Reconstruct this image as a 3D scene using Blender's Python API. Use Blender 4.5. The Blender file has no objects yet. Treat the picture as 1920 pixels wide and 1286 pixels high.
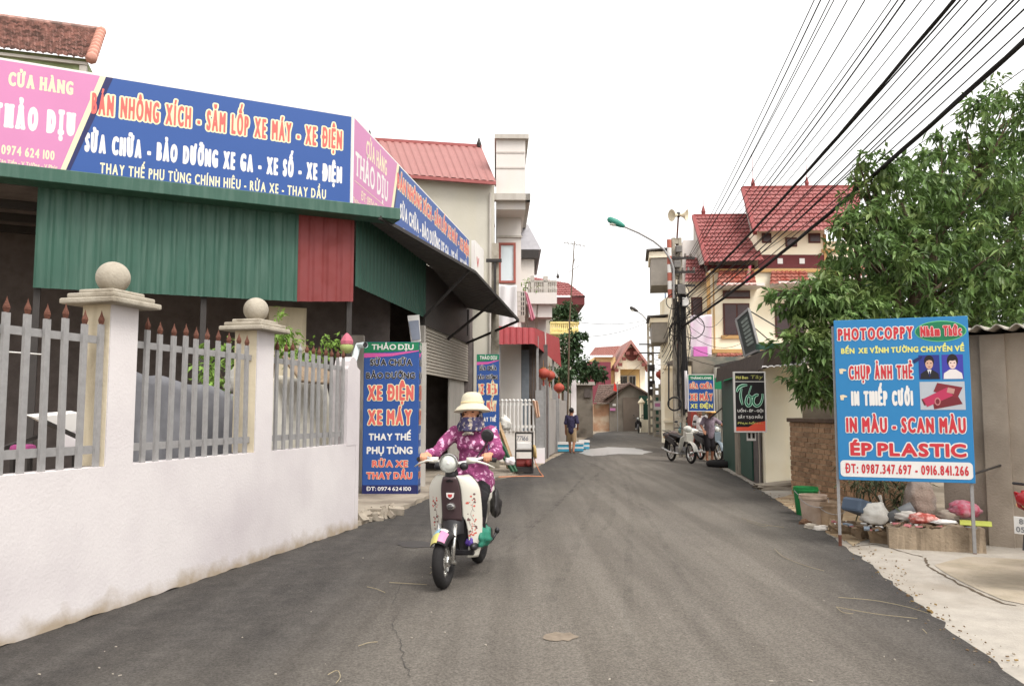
import bpy, bmesh, math, random
import numpy as np
from mathutils import Vector, Matrix
random.seed(7)
rnd = random.Random(11)
EXPOSURE = 1.5
SC = bpy.context.scene
COL = SC.collection
R = math.radians
# ------------------------------------------------------------------ camera
FPX, W0, H0 = 1500.0, 1920.0, 1286.0
PITCH = math.atan(127.0 / FPX)
CAMZ = 1.5
cam = bpy.data.objects.new('camera', bpy.data.cameras.new('camera'))
COL.objects.link(cam)
cam.data.sensor_fit = 'HORIZONTAL'
cam.data.sensor_width = 36
cam.data.lens = 36 * FPX / W0
cam.data.clip_start = 0.05
cam.data.clip_end = 3000
cam.location = (0, 0, CAMZ)
cam.rotation_euler = (R(90) + PITCH, 0, 0)
SC.camera = cam
# ------------------------------------------------------------------ light
SUN_EL, SUN_AZ = R(55), R(140)          # azimuth measured clockwise from +Y
wd = bpy.data.worlds.new('World'); SC.world = wd; wd.use_nodes = True
nt = wd.node_tree
bg = nt.nodes['Background']
sky = nt.nodes.new('ShaderNodeTexSky'); sky.sky_type = 'NISHITA'; sky.sun_disc = False
sky.sun_elevation = SUN_EL; sky.sun_rotation = SUN_AZ
sky.air_density = 1.0; sky.dust_density = 6.0; sky.ozone_density = 0.5
hs = nt.nodes.new('ShaderNodeHueSaturation'); hs.inputs['Saturation'].default_value = 0.08
nt.links.new(sky.outputs[0], hs.inputs['Color'])
cl = nt.nodes.new('ShaderNodeMix'); cl.data_type = 'RGBA'; cl.inputs['Factor'].default_value = .7   # even overcast over the sky
cl.inputs['B'].default_value = (3.75, 3.7, 3.62, 1)
nt.links.new(hs.outputs[0], cl.inputs['A']); nt.links.new(cl.outputs['Result'], bg.inputs['Color'])
bg.inputs['Strength'].default_value = 0.15
sl = bpy.data.lights.new('sun', 'SUN'); sl.energy = .85; sl.angle = R(24); sl.color = (1, .95, .88)
so = bpy.data.objects.new('sun', sl); COL.objects.link(so)
sd = Vector((math.sin(SUN_AZ) * math.cos(SUN_EL), math.cos(SUN_AZ) * math.cos(SUN_EL), math.sin(SUN_EL)))
so.rotation_euler = sd.to_track_quat('Z', 'Y').to_euler(); so.location = sd * 60
SC.view_settings.view_transform = 'Standard'; SC.view_settings.look = 'None'
SC.view_settings.gamma = 1; SC.view_settings.exposure = EXPOSURE
SC.cycles.max_bounces = 6; SC.cycles.diffuse_bounces = 3; SC.cycles.glossy_bounces = 3
SC.cycles.transparent_max_bounces = 8
# ------------------------------------------------------------------ pixel / plane helpers
_fw = Vector((0, math.cos(PITCH), math.sin(PITCH))); _up = Vector((0, -math.sin(PITCH), math.cos(PITCH)))
def ray(px, py):
    return _fw + _up * ((H0 / 2 - py) / FPX) + Vector((1, 0, 0)) * ((px - W0 / 2) / FPX)
def at(px, py, Y):                       # point of the view ray at depth Y
    d = ray(px, py); return Vector((0, 0, CAMZ)) + d * (Y / d.y)
def G(px, py, z=0.0):                    # point of the view ray on the ground
    d = ray(px, py); return Vector((0, 0, CAMZ)) + d * ((z - CAMZ) / d.z)
class Plane:                             # upright plane: s along, z up, off towards the viewer side
    def __init__(s, p, d):
        s.p = Vector((p[0], p[1], 0)); s.d = Vector((d[0], d[1], 0)).normalized(); s.n = Vector((s.d.y, -s.d.x, 0))
    def pix(s, px, py):
        r = ray(px, py); o = Vector((0, 0, CAMZ))
        t = (s.p - o).dot(s.n) / r.dot(s.n); q = o + r * t
        return (q - s.p).dot(s.d), q.z
    def pt(s, a, z, off=0.0):
        q = s.p + s.d * a + s.n * off; return Vector((q.x, q.y, z))
    def shift(s, off):
        q = s.p + s.n * off; return Plane((q.x, q.y), (s.d.x, s.d.y))
# ------------------------------------------------------------------ materials
def lin(c):
    return tuple(((v / 255) / 12.92 if v / 255 <= .04045 else ((v / 255 + .055) / 1.055) ** 2.4) for v in c)
_M = {}
def mat(name, rgb, rough=.8, var=.12, scale=6., bump=0., bscale=None, spec=.3, metal=0., second=None, s2=1.5, lo=.45, hi=.65,
        island=0., streak=None, trans=0., stretch=None):
    if name in _M: return _M[name]
    m = bpy.data.materials.new(name); m.use_nodes = True; t = m.node_tree; N = t.nodes; L = t.links
    if name.startswith('print'): rgb = tuple(v * .84 + 6 for v in rgb)
    b = N['Principled BSDF']; b.inputs['Roughness'].default_value = rough; b.inputs['Metallic'].default_value = metal
    b.inputs['Specular IOR Level'].default_value = spec
    c = lin(rgb)
    tc = N.new('ShaderNodeTexCoord'); mp = N.new('ShaderNodeMapping'); L.new(tc.outputs['Object'], mp.inputs[0])
    if stretch: mp.inputs['Scale'].default_value = stretch
    nz = N.new('ShaderNodeTexNoise'); nz.inputs['Scale'].default_value = scale; nz.inputs['Detail'].default_value = 6
    nz.inputs['Roughness'].default_value = .65
    L.new(mp.outputs[0], nz.inputs['Vector'])
    rp = N.new('ShaderNodeValToRGB'); e = rp.color_ramp.elements
    e[0].position = .3; e[1].position = .7
    e[0].color = tuple(max(0, v * (1 - var)) for v in c) + (1,); e[1].color = tuple(min(1, v * (1 + var)) for v in c) + (1,)
    L.new(nz.outputs['Fac'], rp.inputs[0]); out = rp.outputs[0]
    if second:                           # patches of a second real colour (stains, dust, rust)
        n2 = N.new('ShaderNodeTexNoise'); n2.inputs['Scale'].default_value = s2; n2.inputs['Detail'].default_value = 5
        if streak:
            mp2 = N.new('ShaderNodeMapping'); mp2.inputs['Scale'].default_value = streak
            L.new(tc.outputs['Object'], mp2.inputs[0]); L.new(mp2.outputs[0], n2.inputs['Vector'])
        else: L.new(mp.outputs[0], n2.inputs['Vector'])
        r2 = N.new('ShaderNodeValToRGB'); r2.color_ramp.elements[0].position = lo; r2.color_ramp.elements[1].position = hi
        L.new(n2.outputs['Fac'], r2.inputs[0])
        mx = N.new('ShaderNodeMix'); mx.data_type = 'RGBA'
        L.new(r2.outputs[0], mx.inputs['Factor']); L.new(out, mx.inputs['A']); mx.inputs['B'].default_value = lin(second) + (1,)
        out = mx.outputs['Result']
    if island:
        g = N.new('ShaderNodeNewGeometry'); h = N.new('ShaderNodeHueSaturation')
        mr = N.new('ShaderNodeMapRange'); mr.inputs['To Min'].default_value = 1 - island; mr.inputs['To Max'].default_value = 1 + island
        L.new(g.outputs['Random Per Island'], mr.inputs[0]); L.new(mr.outputs[0], h.inputs['Value']); L.new(out, h.inputs['Color'])
        out = h.outputs[0]
    L.new(out, b.inputs['Base Color'])
    if bump:
        nb = N.new('ShaderNodeTexNoise'); nb.inputs['Scale'].default_value = bscale or scale * 6; nb.inputs['Detail'].default_value = 6
        L.new(mp.outputs[0], nb.inputs['Vector'])
        bp = N.new('ShaderNodeBump'); bp.inputs['Strength'].default_value = bump; bp.inputs['Distance'].default_value = .02
        L.new(nb.outputs['Fac'], bp.inputs['Height']); L.new(bp.outputs[0], b.inputs['Normal'])
    if trans:
        tr = N.new('ShaderNodeBsdfTranslucent'); L.new(out, tr.inputs[0]); ms = N.new('ShaderNodeMixShader'); ms.inputs[0].default_value = trans
        L.new(b.outputs[0], ms.inputs[1]); L.new(tr.outputs[0], ms.inputs[2]); L.new(ms.outputs[0], N['Material Output'].inputs[0])
    _M[name] = m; return m
def flat(name, rgb, rough=.5, spec=.3, metal=0.):
    return mat(name, rgb, rough, .05, 3., 0, spec=spec, metal=metal)
# ------------------------------------------------------------------ objects
def tag(o, label=None, cat=None, group=None, kind=None):
    if label: o['label'] = label
    if cat: o['category'] = cat
    if group: o['group'] = group
    if kind: o['kind'] = kind
    return o
def thing(name, label, cat, loc=(0, 0, 0), rz=0., group=None):
    o = bpy.data.objects.new(name, None); COL.objects.link(o); o.empty_display_size = .2
    o.location = loc; o.rotation_euler = (0, 0, rz); tag(o, label, cat, group); return o
class MB:
    def __init__(s, M=None): s.v = []; s.f = []; s.m = []; s.M = M; s.mi = 0
    def add(s, vs, fs):
        b = len(s.v)
        for p in vs:
            p = Vector(p); s.v.append(s.M @ p if s.M else p)
        for f in fs: s.f.append(tuple(b + i for i in f)); s.m.append(s.mi)
        return s
    def hexa(s, p): return s.add(p, [(0, 3, 2, 1), (4, 5, 6, 7), (0, 1, 5, 4), (1, 2, 6, 5), (2, 3, 7, 6), (3, 0, 4, 7)])
    def box(s, a, b):
        (x0, y0, z0), (x1, y1, z1) = a, b
        return s.hexa([(x0, y0, z0), (x1, y0, z0), (x1, y1, z0), (x0, y1, z0), (x0, y0, z1), (x1, y0, z1), (x1, y1, z1), (x0, y1, z1)])
    def cbox(s, c, d, M=None):           # centred box, optional rotation
        d = Vector(d) / 2; M = M or Matrix.Identity(3); c = Vector(c)
        return s.hexa([c + M @ Vector((sx * d.x, sy * d.y, sz * d.z)) for sz in (-1, 1) for sx, sy in ((-1, -1), (1, -1), (1, 1), (-1, 1))])
    def pbox(s, pl, s0, s1, z0, z1, o0, o1):   # box on a Plane
        P = pl.pt
        return s.hexa([P(s0, z0, o1), P(s1, z0, o1), P(s1, z0, o0), P(s0, z0, o0), P(s0, z1, o1), P(s1, z1, o1), P(s1, z1, o0), P(s0, z1, o0)])
    def poly(s, pts): return s.add(pts, [tuple(range(len(pts)))])
    def prism(s, pts, vec):
        n = len(pts); vec = Vector(vec); q = [Vector(p) for p in pts]
        return s.add(q + [p + vec for p in q], [tuple(range(n))[::-1], tuple(range(n, 2 * n))] + [(i, (i + 1) % n, n + (i + 1) % n, n + i) for i in range(n)])
    def bar(s, a, b, w, h=None, up=(0, 0, 1)):
        a, b = Vector(a), Vector(b); h = h or w; d = (b - a).normalized(); u = Vector(up)
        if abs(d.dot(u)) > .95: u = Vector((1, 0, 0))
        x = d.cross(u).normalized() * (w / 2); y = x.cross(d).normalized() * (h / 2)
        return s.hexa([a - x - y, a + x - y, a + x + y, a - x + y, b - x - y, b + x - y, b + x + y, b - x + y])
    def tube(s, path, r, n=8, cap=True):
        P = [Vector(p) for p in path]; k = len(P); rr = r if isinstance(r, (list, tuple)) else [r] * k
        u = None; vs = []; fs = []
        for i, p in enumerate(P):
            d = (P[min(i + 1, k - 1)] - P[max(i - 1, 0)]).normalized()
            if u is None:
                a = Vector((0, 0, 1)) if abs(d.z) < .9 else Vector((1, 0, 0)); u = d.cross(a).normalized()
            else: u = (u - d * u.dot(d)).normalized()
            w = d.cross(u)
            for j in range(n):
                a = 2 * math.pi * j / n; vs.append(p + (u * math.cos(a) + w * math.sin(a)) * rr[i])
        for i in range(k - 1):
            for j in range(n): fs.append((i * n + j, i * n + (j + 1) % n, (i + 1) * n + (j + 1) % n, (i + 1) * n + j))
        if cap: fs += [tuple(range(n))[::-1], tuple(range((k - 1) * n, k * n))]
        return s.add(vs, fs)
    def lathe(s, prof, c=(0, 0, 0), n=20, axis=None, sx=1., sy=1.):
        c = Vector(c); Q = Vector(axis).to_track_quat('Z', 'Y').to_matrix() if axis else Matrix.Identity(3)
        vs = []; fs = []; k = len(prof)
        for r, z in prof:
            for j in range(n):
                a = 2 * math.pi * j / n; vs.append(c + Q @ Vector((r * sx * math.cos(a), r * sy * math.sin(a), z)))
        for i in range(k - 1):
            for j in range(n): fs.append((i * n + j, i * n + (j + 1) % n, (i + 1) * n + (j + 1) % n, (i + 1) * n + j))
        if prof[0][0] > 1e-4: fs.append(tuple(range(n))[::-1])
        if prof[-1][0] > 1e-4: fs.append(tuple(range((k - 1) * n, k * n)))
        return s.add(vs, fs)
    def ball(s, c, r, n=16, k=10):
        r = (r, r, r) if not isinstance(r, (tuple, list)) else r; c = Vector(c); vs = []; fs = []
        for i in range(k + 1):
            t = math.pi * i / k
            for j in range(n):
                a = 2 * math.pi * j / n
                vs.append(c + Vector((r[0] * math.sin(t) * math.cos(a), r[1] * math.sin(t) * math.sin(a), -r[2] * math.cos(t))))
        for i in range(k):
            for j in range(n): fs.append((i * n + j, i * n + (j + 1) % n, (i + 1) * n + (j + 1) % n, (i + 1) * n + j))
        return s.add(vs, fs)
    def torus(s, c, RR, r, axis=(1, 0, 0), n=28, k=8, flat_=1.):
        Q = Vector(axis).to_track_quat('Z', 'Y').to_matrix(); c = Vector(c); vs = []; fs = []
        for i in range(n):
            a = 2 * math.pi * i / n
            for j in range(k):
                b = 2 * math.pi * j / k; q = RR + r * math.cos(b)
                vs.append(c + Q @ Vector((q * math.cos(a), q * math.sin(a), r * flat_ * math.sin(b))))
        for i in range(n):
            for j in range(k): fs.append((i * k + j, ((i + 1) % n) * k + j, ((i + 1) % n) * k + (j + 1) % k, i * k + (j + 1) % k))
        return s.add(vs, fs)
    def grid(s, fn, nu, nv):
        vs = [fn(i / nu, j / nv) for j in range(nv + 1) for i in range(nu + 1)]
        return s.add(vs, [(j * (nu + 1) + i, j * (nu + 1) + i + 1, (j + 1) * (nu + 1) + i + 1, (j + 1) * (nu + 1) + i) for j in range(nv) for i in range(nu)])
    def tiles(s, c0, c1, c2, c3, nu, nv, amp=.03, step=.04, sub=6):   # tiled slope: eave c0-c1, ridge c3-c2
        c0, c1, c2, c3 = map(Vector, (c0, c1, c2, c3)); nrm = (c1 - c0).cross(c3 - c0).normalized()
        if nrm.z < 0: nrm = -nrm
        vs = []; fs = []; U = nu * sub; rows = []
        for j in range(nv):
            for e in (0, 1):
                v = (j + e) / nv; row = []
                for i in range(U + 1):
                    u = i / U; p = c0.lerp(c1, u).lerp(c3.lerp(c2, u), v)
                    row.append(p + nrm * (amp * abs(math.sin(math.pi * u * nu)) + (step if e == 0 else 0) + .012 * math.sin(i * 3.7 + j * 5.1)))
                rows.append(row)
        for row in rows: vs += row
        for k in range(len(rows) - 1):
            for i in range(U): a = k * (U + 1) + i; fs.append((a, a + 1, a + U + 2, a + U + 1))
        return s.add(vs, fs)
    def corr(s, c0, c1, c2, c3, period=.12, amp=.015):               # corrugated sheet: ribs run c0->c3
        c0, c1, c2, c3 = map(Vector, (c0, c1, c2, c3)); nrm = (c1 - c0).cross(c3 - c0).normalized()
        n = max(2, int((c1 - c0).length / period)) * 6
        prof = [0, .9, 1, 1, .9, 0]
        vs = []
        for a, b in ((c0, c1), (c3, c2)):
            for i in range(n + 1): vs.append(a.lerp(b, i / n) + nrm * (amp * prof[i % 6]))
        return s.add(vs, [(i, i + 1, n + 2 + i, n + 1 + i) for i in range(n)])
    def build(s, name, mats, parent=None, smooth=False, local=False, label=None, cat=None, group=None, kind=None, bevel=0., auto=None):
        me = bpy.data.meshes.new(name); me.from_pydata([tuple(v) for v in s.v], [], s.f)
        mats = mats if isinstance(mats, (list, tuple)) else [mats]
        for m in mats: me.materials.append(m)
        me.polygons.foreach_set('material_index', s.m)
        if smooth: me.polygons.foreach_set('use_smooth', [True] * len(me.polygons))
        me.update()
        o = bpy.data.objects.new(name, me); COL.objects.link(o)
        if smooth and auto: me.set_sharp_from_angle(angle=R(auto))
        if parent:
            o.parent = parent
            if not local:
                root = parent
                while root.parent: root = root.parent
                L = Matrix.LocRotScale(root.location, root.rotation_euler.to_quaternion(), None)
                if parent is root: o.matrix_parent_inverse = L.inverted()
        elif cat and not local and s.v:      # a thing that is one mesh: origin at its base
            mn = [min(v[i] for v in s.v) for i in range(3)]; mx = [max(v[i] for v in s.v) for i in range(3)]
            c = Vector(((mn[0] + mx[0]) / 2, (mn[1] + mx[1]) / 2, mn[2])); me.transform(Matrix.Translation(-c)); o.location = c
        if bevel:
            b = o.modifiers.new('bevel', 'BEVEL'); b.width = bevel; b.segments = 2; b.limit_method = 'ANGLE'
        tag(o, label, cat, group, kind); return o
def dup(root, loc, rz=None, label=None):
    r = root.copy(); COL.objects.link(r); r.location = loc
    if rz is not None: r.rotation_euler = (0, 0, rz)
    if label: r['label'] = label
    def kids(src, dst):
        for ch in src.children:
            c = ch.copy(); COL.objects.link(c); c.parent = dst; kids(ch, c)
    kids(root, r); return r
# ------------------------------------------------------------------ lettering (outlines grown to any weight on a distance field)
_GL = {}
def glyph(ch):
    if ch in _GL: return _GL[ch]
    cu = bpy.data.curves.new('g', 'FONT'); cu.body = ch; cu.dimensions = '2D'; cu.fill_mode = 'NONE'; cu.resolution_u = 3
    ob = bpy.data.objects.new('g', cu); COL.objects.link(ob)
    dg = bpy.context.evaluated_depsgraph_get(); dg.update()
    me = bpy.data.meshes.new_from_object(ob.evaluated_get(dg))
    nxt = {}
    for e in me.edges: nxt.setdefault(e.vertices[0], []).append(e.vertices[1])
    loops = []; seen = set()
    for st in range(len(me.vertices)):
        if st in seen: continue
        lp = [st]; seen.add(st); c = st
        while nxt.get(c) and nxt[c][0] not in seen: c = nxt[c][0]; seen.add(c); lp.append(c)
        if len(lp) > 2: loops.append(np.array([me.vertices[i].co[:2] for i in lp]))
    bpy.data.objects.remove(ob); bpy.data.curves.remove(cu); bpy.data.meshes.remove(me)
    _GL[ch] = loops; return loops
def _cap():
    a = np.concatenate(glyph('H')); return a[:, 1].min(), a[:, 1].max()
def text_field(s, width, caph, bold, pad, res, track=.1, serif=0., slant=0., om_=False):
    y0, y1 = _cap(); k = 1.0 / (y1 - y0); runs = []; tot = 0.; n = 0; nsp = 0; sp = []
    for ch in s:
        if ch == ' ': tot += .1; nsp += 1; sp.append(n); continue
        g = glyph(ch)
        if not g: continue
        al = np.concatenate(g); xm, xM = al[:, 0].min() * k, al[:, 0].max() * k; w = xM - xm
        ls = [np.stack([l[:, 0] * k - xm, (l[:, 1] - y0) * k], 1) for l in g]; bx = []
        if serif and ch.upper() in 'THPIKNMRXFAẢẠDỊIUYHÀỪỬÚÁ':
            for yy in (.04, .96):
                xs = []
                for q in ls:
                    a, b = q, np.roll(q, -1, 0)
                    c = (a[:, 1] > yy) != (b[:, 1] > yy); a, b = a[c], b[c]
                    xs += list(a[:, 0] + (yy - a[:, 1]) / (b[:, 1] - a[:, 1]) * (b[:, 0] - a[:, 0]))
                xs.sort()
                for a, b in zip(xs[::2], xs[1::2]):
                    if b - a < .3: bx.append((a - serif, b + serif, 0. if yy < .5 else .94, .06 if yy < .5 else 1.))
        ls += [np.array([(a, c), (a, d), (b, d), (b, c)]) for a, b, c, d in bx]
        runs.append((tot, n, ls)); tot += w; n += 1
    spw = .2 * caph; r0 = (width - nsp * spw) / ((tot + .2 * n) * caph); bold = min(bold, (.09 if om_ else .15) * max(.25, r0) * caph); width -= nsp * spw
    gap = 2 * bold + min(track, (.22 if om_ else .28) * r0) * caph
    while (width - 2 * bold - (n - 1) * gap) < .24 * tot * caph and gap > 2 * bold + .03 * caph: gap *= .95
    sx = (width - 2 * bold - (n - 1) * gap) / tot; sy = (caph - 2 * bold); loops = []
    for x, m_, ls in runs:
        for l in ls: loops.append(np.stack([(l[:, 0] + x) * sx + bold + m_ * gap + spw * sum(1 for q_ in sp if q_ <= m_) + l[:, 1] * slant * caph, l[:, 1] * sy + bold], 1))
    al = np.concatenate(loops); h = caph / res
    gx = np.arange(al[:, 0].min() - pad - 2 * h, al[:, 0].max() + pad + 2 * h, h); gy = np.arange(al[:, 1].min() - pad - 2 * h, al[:, 1].max() + pad + 2 * h, h)
    D = np.full((len(gy), len(gx)), 1e3); Wn = np.zeros_like(D)
    for l in loops:
        a = l; b = np.roll(l, -1, 0); m = pad + 2.5 * h
        i0, i1 = np.searchsorted(gx, l[:, 0].min() - m), np.searchsorted(gx, l[:, 0].max() + m)
        j0, j1 = np.searchsorted(gy, l[:, 1].min() - m), np.searchsorted(gy, l[:, 1].max() + m)
        X, Y = np.meshgrid(gx[i0:i1], gy[j0:j1]); X = X[..., None]; Y = Y[..., None]
        d = b - a; L2 = (d ** 2).sum(1) + 1e-12
        t = np.clip(((X - a[:, 0]) * d[:, 0] + (Y - a[:, 1]) * d[:, 1]) / L2, 0, 1)
        dist = np.sqrt((X - a[:, 0] - t * d[:, 0]) ** 2 + (Y - a[:, 1] - t * d[:, 1]) ** 2).min(-1)
        D[j0:j1, i0:i1] = np.minimum(D[j0:j1, i0:i1], dist)
        up = (a[:, 1] <= Y) & (b[:, 1] > Y); dn = (a[:, 1] > Y) & (b[:, 1] <= Y)
        xi = a[:, 0] + (Y - a[:, 1]) / np.where(d[:, 1] == 0, 1e-9, d[:, 1]) * d[:, 0]
        Wn[j0:j1, i0:i1] += ((up & (xi > X)).astype(int) - (dn & (xi > X)).astype(int)).sum(-1)
    return gx, gy, np.where(Wn != 0, -D, D), bold
def iso_faces(gx, gy, F):                 # filled contour F<0
    I = F < 0; h = gx[1] - gx[0]; vs = []; fs = []
    ny, nx = F.shape
    full = I[:-1, :-1] & I[:-1, 1:] & I[1:, :-1] & I[1:, 1:]
    any_ = (I[:-1, :-1] | I[:-1, 1:] | I[1:, :-1] | I[1:, 1:]) & ~full
    for j in range(ny - 1):
        r = np.flatnonzero(np.diff(np.concatenate(([0], full[j].astype(int), [0]))))
        for a, b in zip(r[::2], r[1::2]):
            n = len(vs); vs += [(gx[a], gy[j]), (gx[b], gy[j]), (gx[b], gy[j + 1]), (gx[a], gy[j + 1])]; fs.append((n, n + 1, n + 2, n + 3))
        for i in np.flatnonzero(any_[j]):
            c = [(gx[i], gy[j], F[j, i]), (gx[i + 1], gy[j], F[j, i + 1]), (gx[i + 1], gy[j + 1], F[j + 1, i + 1]), (gx[i], gy[j + 1], F[j + 1, i])]
            p = []
            for q in range(4):
                a, b = c[q], c[(q + 1) % 4]
                if a[2] < 0: p.append((a[0], a[1]))
                if (a[2] < 0) != (b[2] < 0):
                    t = a[2] / (a[2] - b[2]); p.append((a[0] + (b[0] - a[0]) * t, a[1] + (b[1] - a[1]) * t))
            if len(p) > 2: n = len(vs); vs += p; fs.append(tuple(range(n, n + len(p))))
    return vs, fs
def lettering(s, pl, s0, s1, z0, caph, m, parent, bold=.1, om=None, ow=0., off=.0, res=22, track=.12, serif=0., slant=0., name='lettering'):
    """one line of writing on plane pl, filling s0..s1; bold and ow in cap heights"""
    w = s1 - s0; bold *= .5; b = bold * caph; o = ow * caph
    gx, gy, F, b = text_field(s, w, caph, b, b + o, res, track * .75 if track != .12 else .075, serif, slant, bool(om))
    mb = MB(); k = 0
    if om:
        vs, fs = iso_faces(gx, gy, F - b - o); mb.add([pl.pt(s0 + x, z0 + y, off + .003) for x, y in vs], fs); k = 1
    mb.mi = k
    vs, fs = iso_faces(gx, gy, F - b); mb.add([pl.pt(s0 + x, z0 + y, off + (.006 if om else .003)) for x, y in vs], fs)
    return mb.build(name, [om, m] if om else m, parent)
def letter_px(s, pl, p0, p1, ytop, m, parent, **k):   # baseline pixels p0,p1 and the cap-top pixel above p0
    off = k.get('off', 0); q = pl.shift(off)
    a, b = q.pix(*p0), q.pix(*p1); t = q.pix(p0[0], ytop)
    return lettering(s, pl, a[0], b[0], (a[1] + b[1]) / 2, t[1] - a[1], m, parent, **k)
# ------------------------------------------------------------------ bodies grown from round cones (one continuous surface)
def cone_chain(mb, a, b, ra, rb, n=14):
    a, b = Vector(a), Vector(b); d = b - a; L = d.length
    if L < 1e-5: mb.ball(a, ra, n, 8); return
    prof = [(0.0, -ra)] + [(ra * math.cos(t), ra * math.sin(t)) for t in [R(x) for x in (-60, -30, 0)]]
    prof += [(rb * math.cos(t), L + rb * math.sin(t)) for t in [R(x) for x in (0, 30, 60)]] + [(0.0, L + rb)]
    mb.lathe(prof, a, n, axis=d / L)
def blob(name, cones, balls, m, parent, voxel=.008, smooth=6, local=True, label=None, fold=0.):
    mb = MB()
    for a, b, ra, rb in cones: cone_chain(mb, a, b, ra, rb)
    for c, r in balls: mb.ball(c, r, 16, 12)
    o = mb.build(name + '_tmp', m)
    rm = o.modifiers.new('r', 'REMESH'); rm.mode = 'VOXEL'; rm.voxel_size = voxel
    sm = o.modifiers.new('s', 'SMOOTH'); sm.iterations = smooth; sm.factor = .5
    if fold:                             # cloth folds
        tx = bpy.data.textures.get('folds') or bpy.data.textures.new('folds', 'CLOUDS'); tx.noise_scale = .07; tx.noise_depth = 2
        dm = o.modifiers.new('f', 'DISPLACE'); dm.texture = tx; dm.texture_coords = 'LOCAL'; dm.strength = fold * 2; dm.mid_level = .5
    dg = bpy.context.evaluated_depsgraph_get(); dg.update()
    me = bpy.data.meshes.new_from_object(o.evaluated_get(dg)); old = o.data
    bpy.data.objects.remove(o); bpy.data.meshes.remove(old)
    me.name = name; me.polygons.foreach_set('use_smooth', [True] * len(me.polygons))
    q = bpy.data.objects.new(name, me); COL.objects.link(q)
    if parent: q.parent = parent
    if label: q['label'] = label
    return q
# ------------------------------------------------------------------ leaves
def leaf(mb, p, d, up, L, w):
    d = d.normalized(); s_ = d.cross(up)
    if s_.length < .01: s_ = Vector((1, 0, 0))
    s_ = s_.normalized(); n = s_.cross(d)
    mid = p + d * (L * .45) - n * (w * .12); tip = p + d * L - Vector((0, 0, 1)) * (L * .18)
    mb.add([p, mid + s_ * w / 2 + n * w * .2, tip, mid - s_ * w / 2 + n * w * .2, mid], [(0, 4, 1), (4, 2, 1), (0, 3, 4), (4, 3, 2)])
def rvec(g): return Vector((g.gauss(0, 1), g.gauss(0, 1), g.gauss(0, 1)))
def sprays(mb, centres, per, L, w, g, spread=.25, droop=.5):
    for c in centres:
        ax = rvec(g); ax.z = abs(ax.z) * .6 - .2; ax.normalize()
        for i in range(per):
            t = i / per; d = ax * .6 + rvec(g).normalized() * .75; d.z -= droop * (.4 + .6 * g.random())
            leaf(mb, c + ax * spread * t + rvec(g) * .03, d, Vector((0, 0, 1)) + rvec(g) * .3, L * g.uniform(.65, 1.15), w * g.uniform(.75, 1.2))
# ================================================================== materials
m_ground = mat('dusty soil', (150, 138, 122), .95, .2, 3, .5, 30, second=(120, 108, 92), s2=.8)
m_conc = mat('pale concrete paving', (158, 151, 141), .9, .14, 5, .35, 60, second=(126, 116, 102), s2=.7, lo=.5, hi=.75)
m_conc2 = mat('worn concrete apron', (150, 140, 126), .9, .15, 5, .4, 60, second=(105, 95, 84), s2=1.2, lo=.45, hi=.7)
m_white = mat('whitewash', (226, 221, 221), .85, .03, 2.5, .12, 40, second=(222, 208, 214), s2=.9, lo=.45, hi=.7)
m_grime = mat('grime on whitewash', (165, 152, 132), .95, .2, 9)
m_stone = mat('weathered cement', (158, 150, 136), .9, .14, 9, .3, 60, second=(112, 102, 86), s2=5, lo=.5, hi=.75)
m_beige = mat('stained beige plaster', (196, 184, 160), .9, .08, 4, .2, 40, second=(150, 138, 116), s2=1.6, lo=.5, hi=.8, streak=(4, 4, .6))
m_galv = mat('galvanised steel', (146, 144, 143), .55, .12, 14, .1, 60, spec=.4, metal=.25)
m_rust = mat('rusty tips', (92, 58, 46), .85, .25, 30, .3, 80)
m_green = mat('green sheet metal', (42, 78, 65), .55, .1, 2, .05, 20, spec=.4, second=(60, 90, 78), s2=2.5, streak=(6, 6, .5))
m_greend = mat('dark green sheet metal', (40, 74, 62), .6, .08, 3)
m_red = mat('red sheet metal', (118, 54, 54), .6, .12, 4, .05, 20, second=(110, 44, 42), s2=4)
m_dark = mat('shaded interior tone', (96, 88, 85), .95, .25, 4)  # dark colour stands in for the shade inside rooms and openings
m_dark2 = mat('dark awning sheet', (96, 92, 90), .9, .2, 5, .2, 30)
m_steel = mat('dark painted steel', (52, 48, 46), .6, .15, 10)
m_tile_old = mat('old clay tile', (168, 132, 122), .9, .3, 14, .3, 40, second=(112, 92, 86), s2=5, lo=.4, hi=.62)
m_tile_red = mat('red glazed tile', (140, 86, 84), .75, .1, 2.2, .1, 20, second=(134, 74, 72), s2=1.2)
m_tile_or = mat('orange clay tile', (146, 92, 80), .8, .14, 5, .1, 20, second=(140, 70, 56), s2=2)
m_vc = mat('terracotta', (190, 138, 122), .85, .15, 10)
m_cream = mat('cream painted wall', (246, 236, 212), .85, .03, 2, .08, 30, second=(226, 208, 172), s2=.8, lo=.5, hi=.8)
m_yel = mat('ochre paint', (186, 148, 98), .8, .06, 3)
m_maroon = mat('maroon paint', (98, 44, 46), .7, .1, 4)
m_brown = mat('brown stained wood', (84, 48, 42), .6, .15, 8)
m_glass = flat('window glass', (46, 46, 48), .12, .5)
m_greyp = mat('grey render', (178, 172, 164), .9, .06, 3, .15, 30, second=(150, 142, 132), s2=1.2, lo=.5, hi=.8, streak=(3, 3, .5))
m_beigeh = mat('cement render', (184, 179, 167), .9, .05, 2, .12, 30, second=(184, 178, 162), s2=.7, lo=.45, hi=.75, streak=(2, 2, .5))
m_whiteh = mat('pale painted render', (206, 200, 195), .85, .03, 2, .08, 30, second=(208, 200, 192), s2=1., lo=.5, hi=.8, streak=(3, 3, .4))
m_asph = None
m_sw = flat('white paint', (212, 209, 205), .5)
m_blue = mat('printed blue', (44, 84, 158), .45, .03, 1.2)
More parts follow.
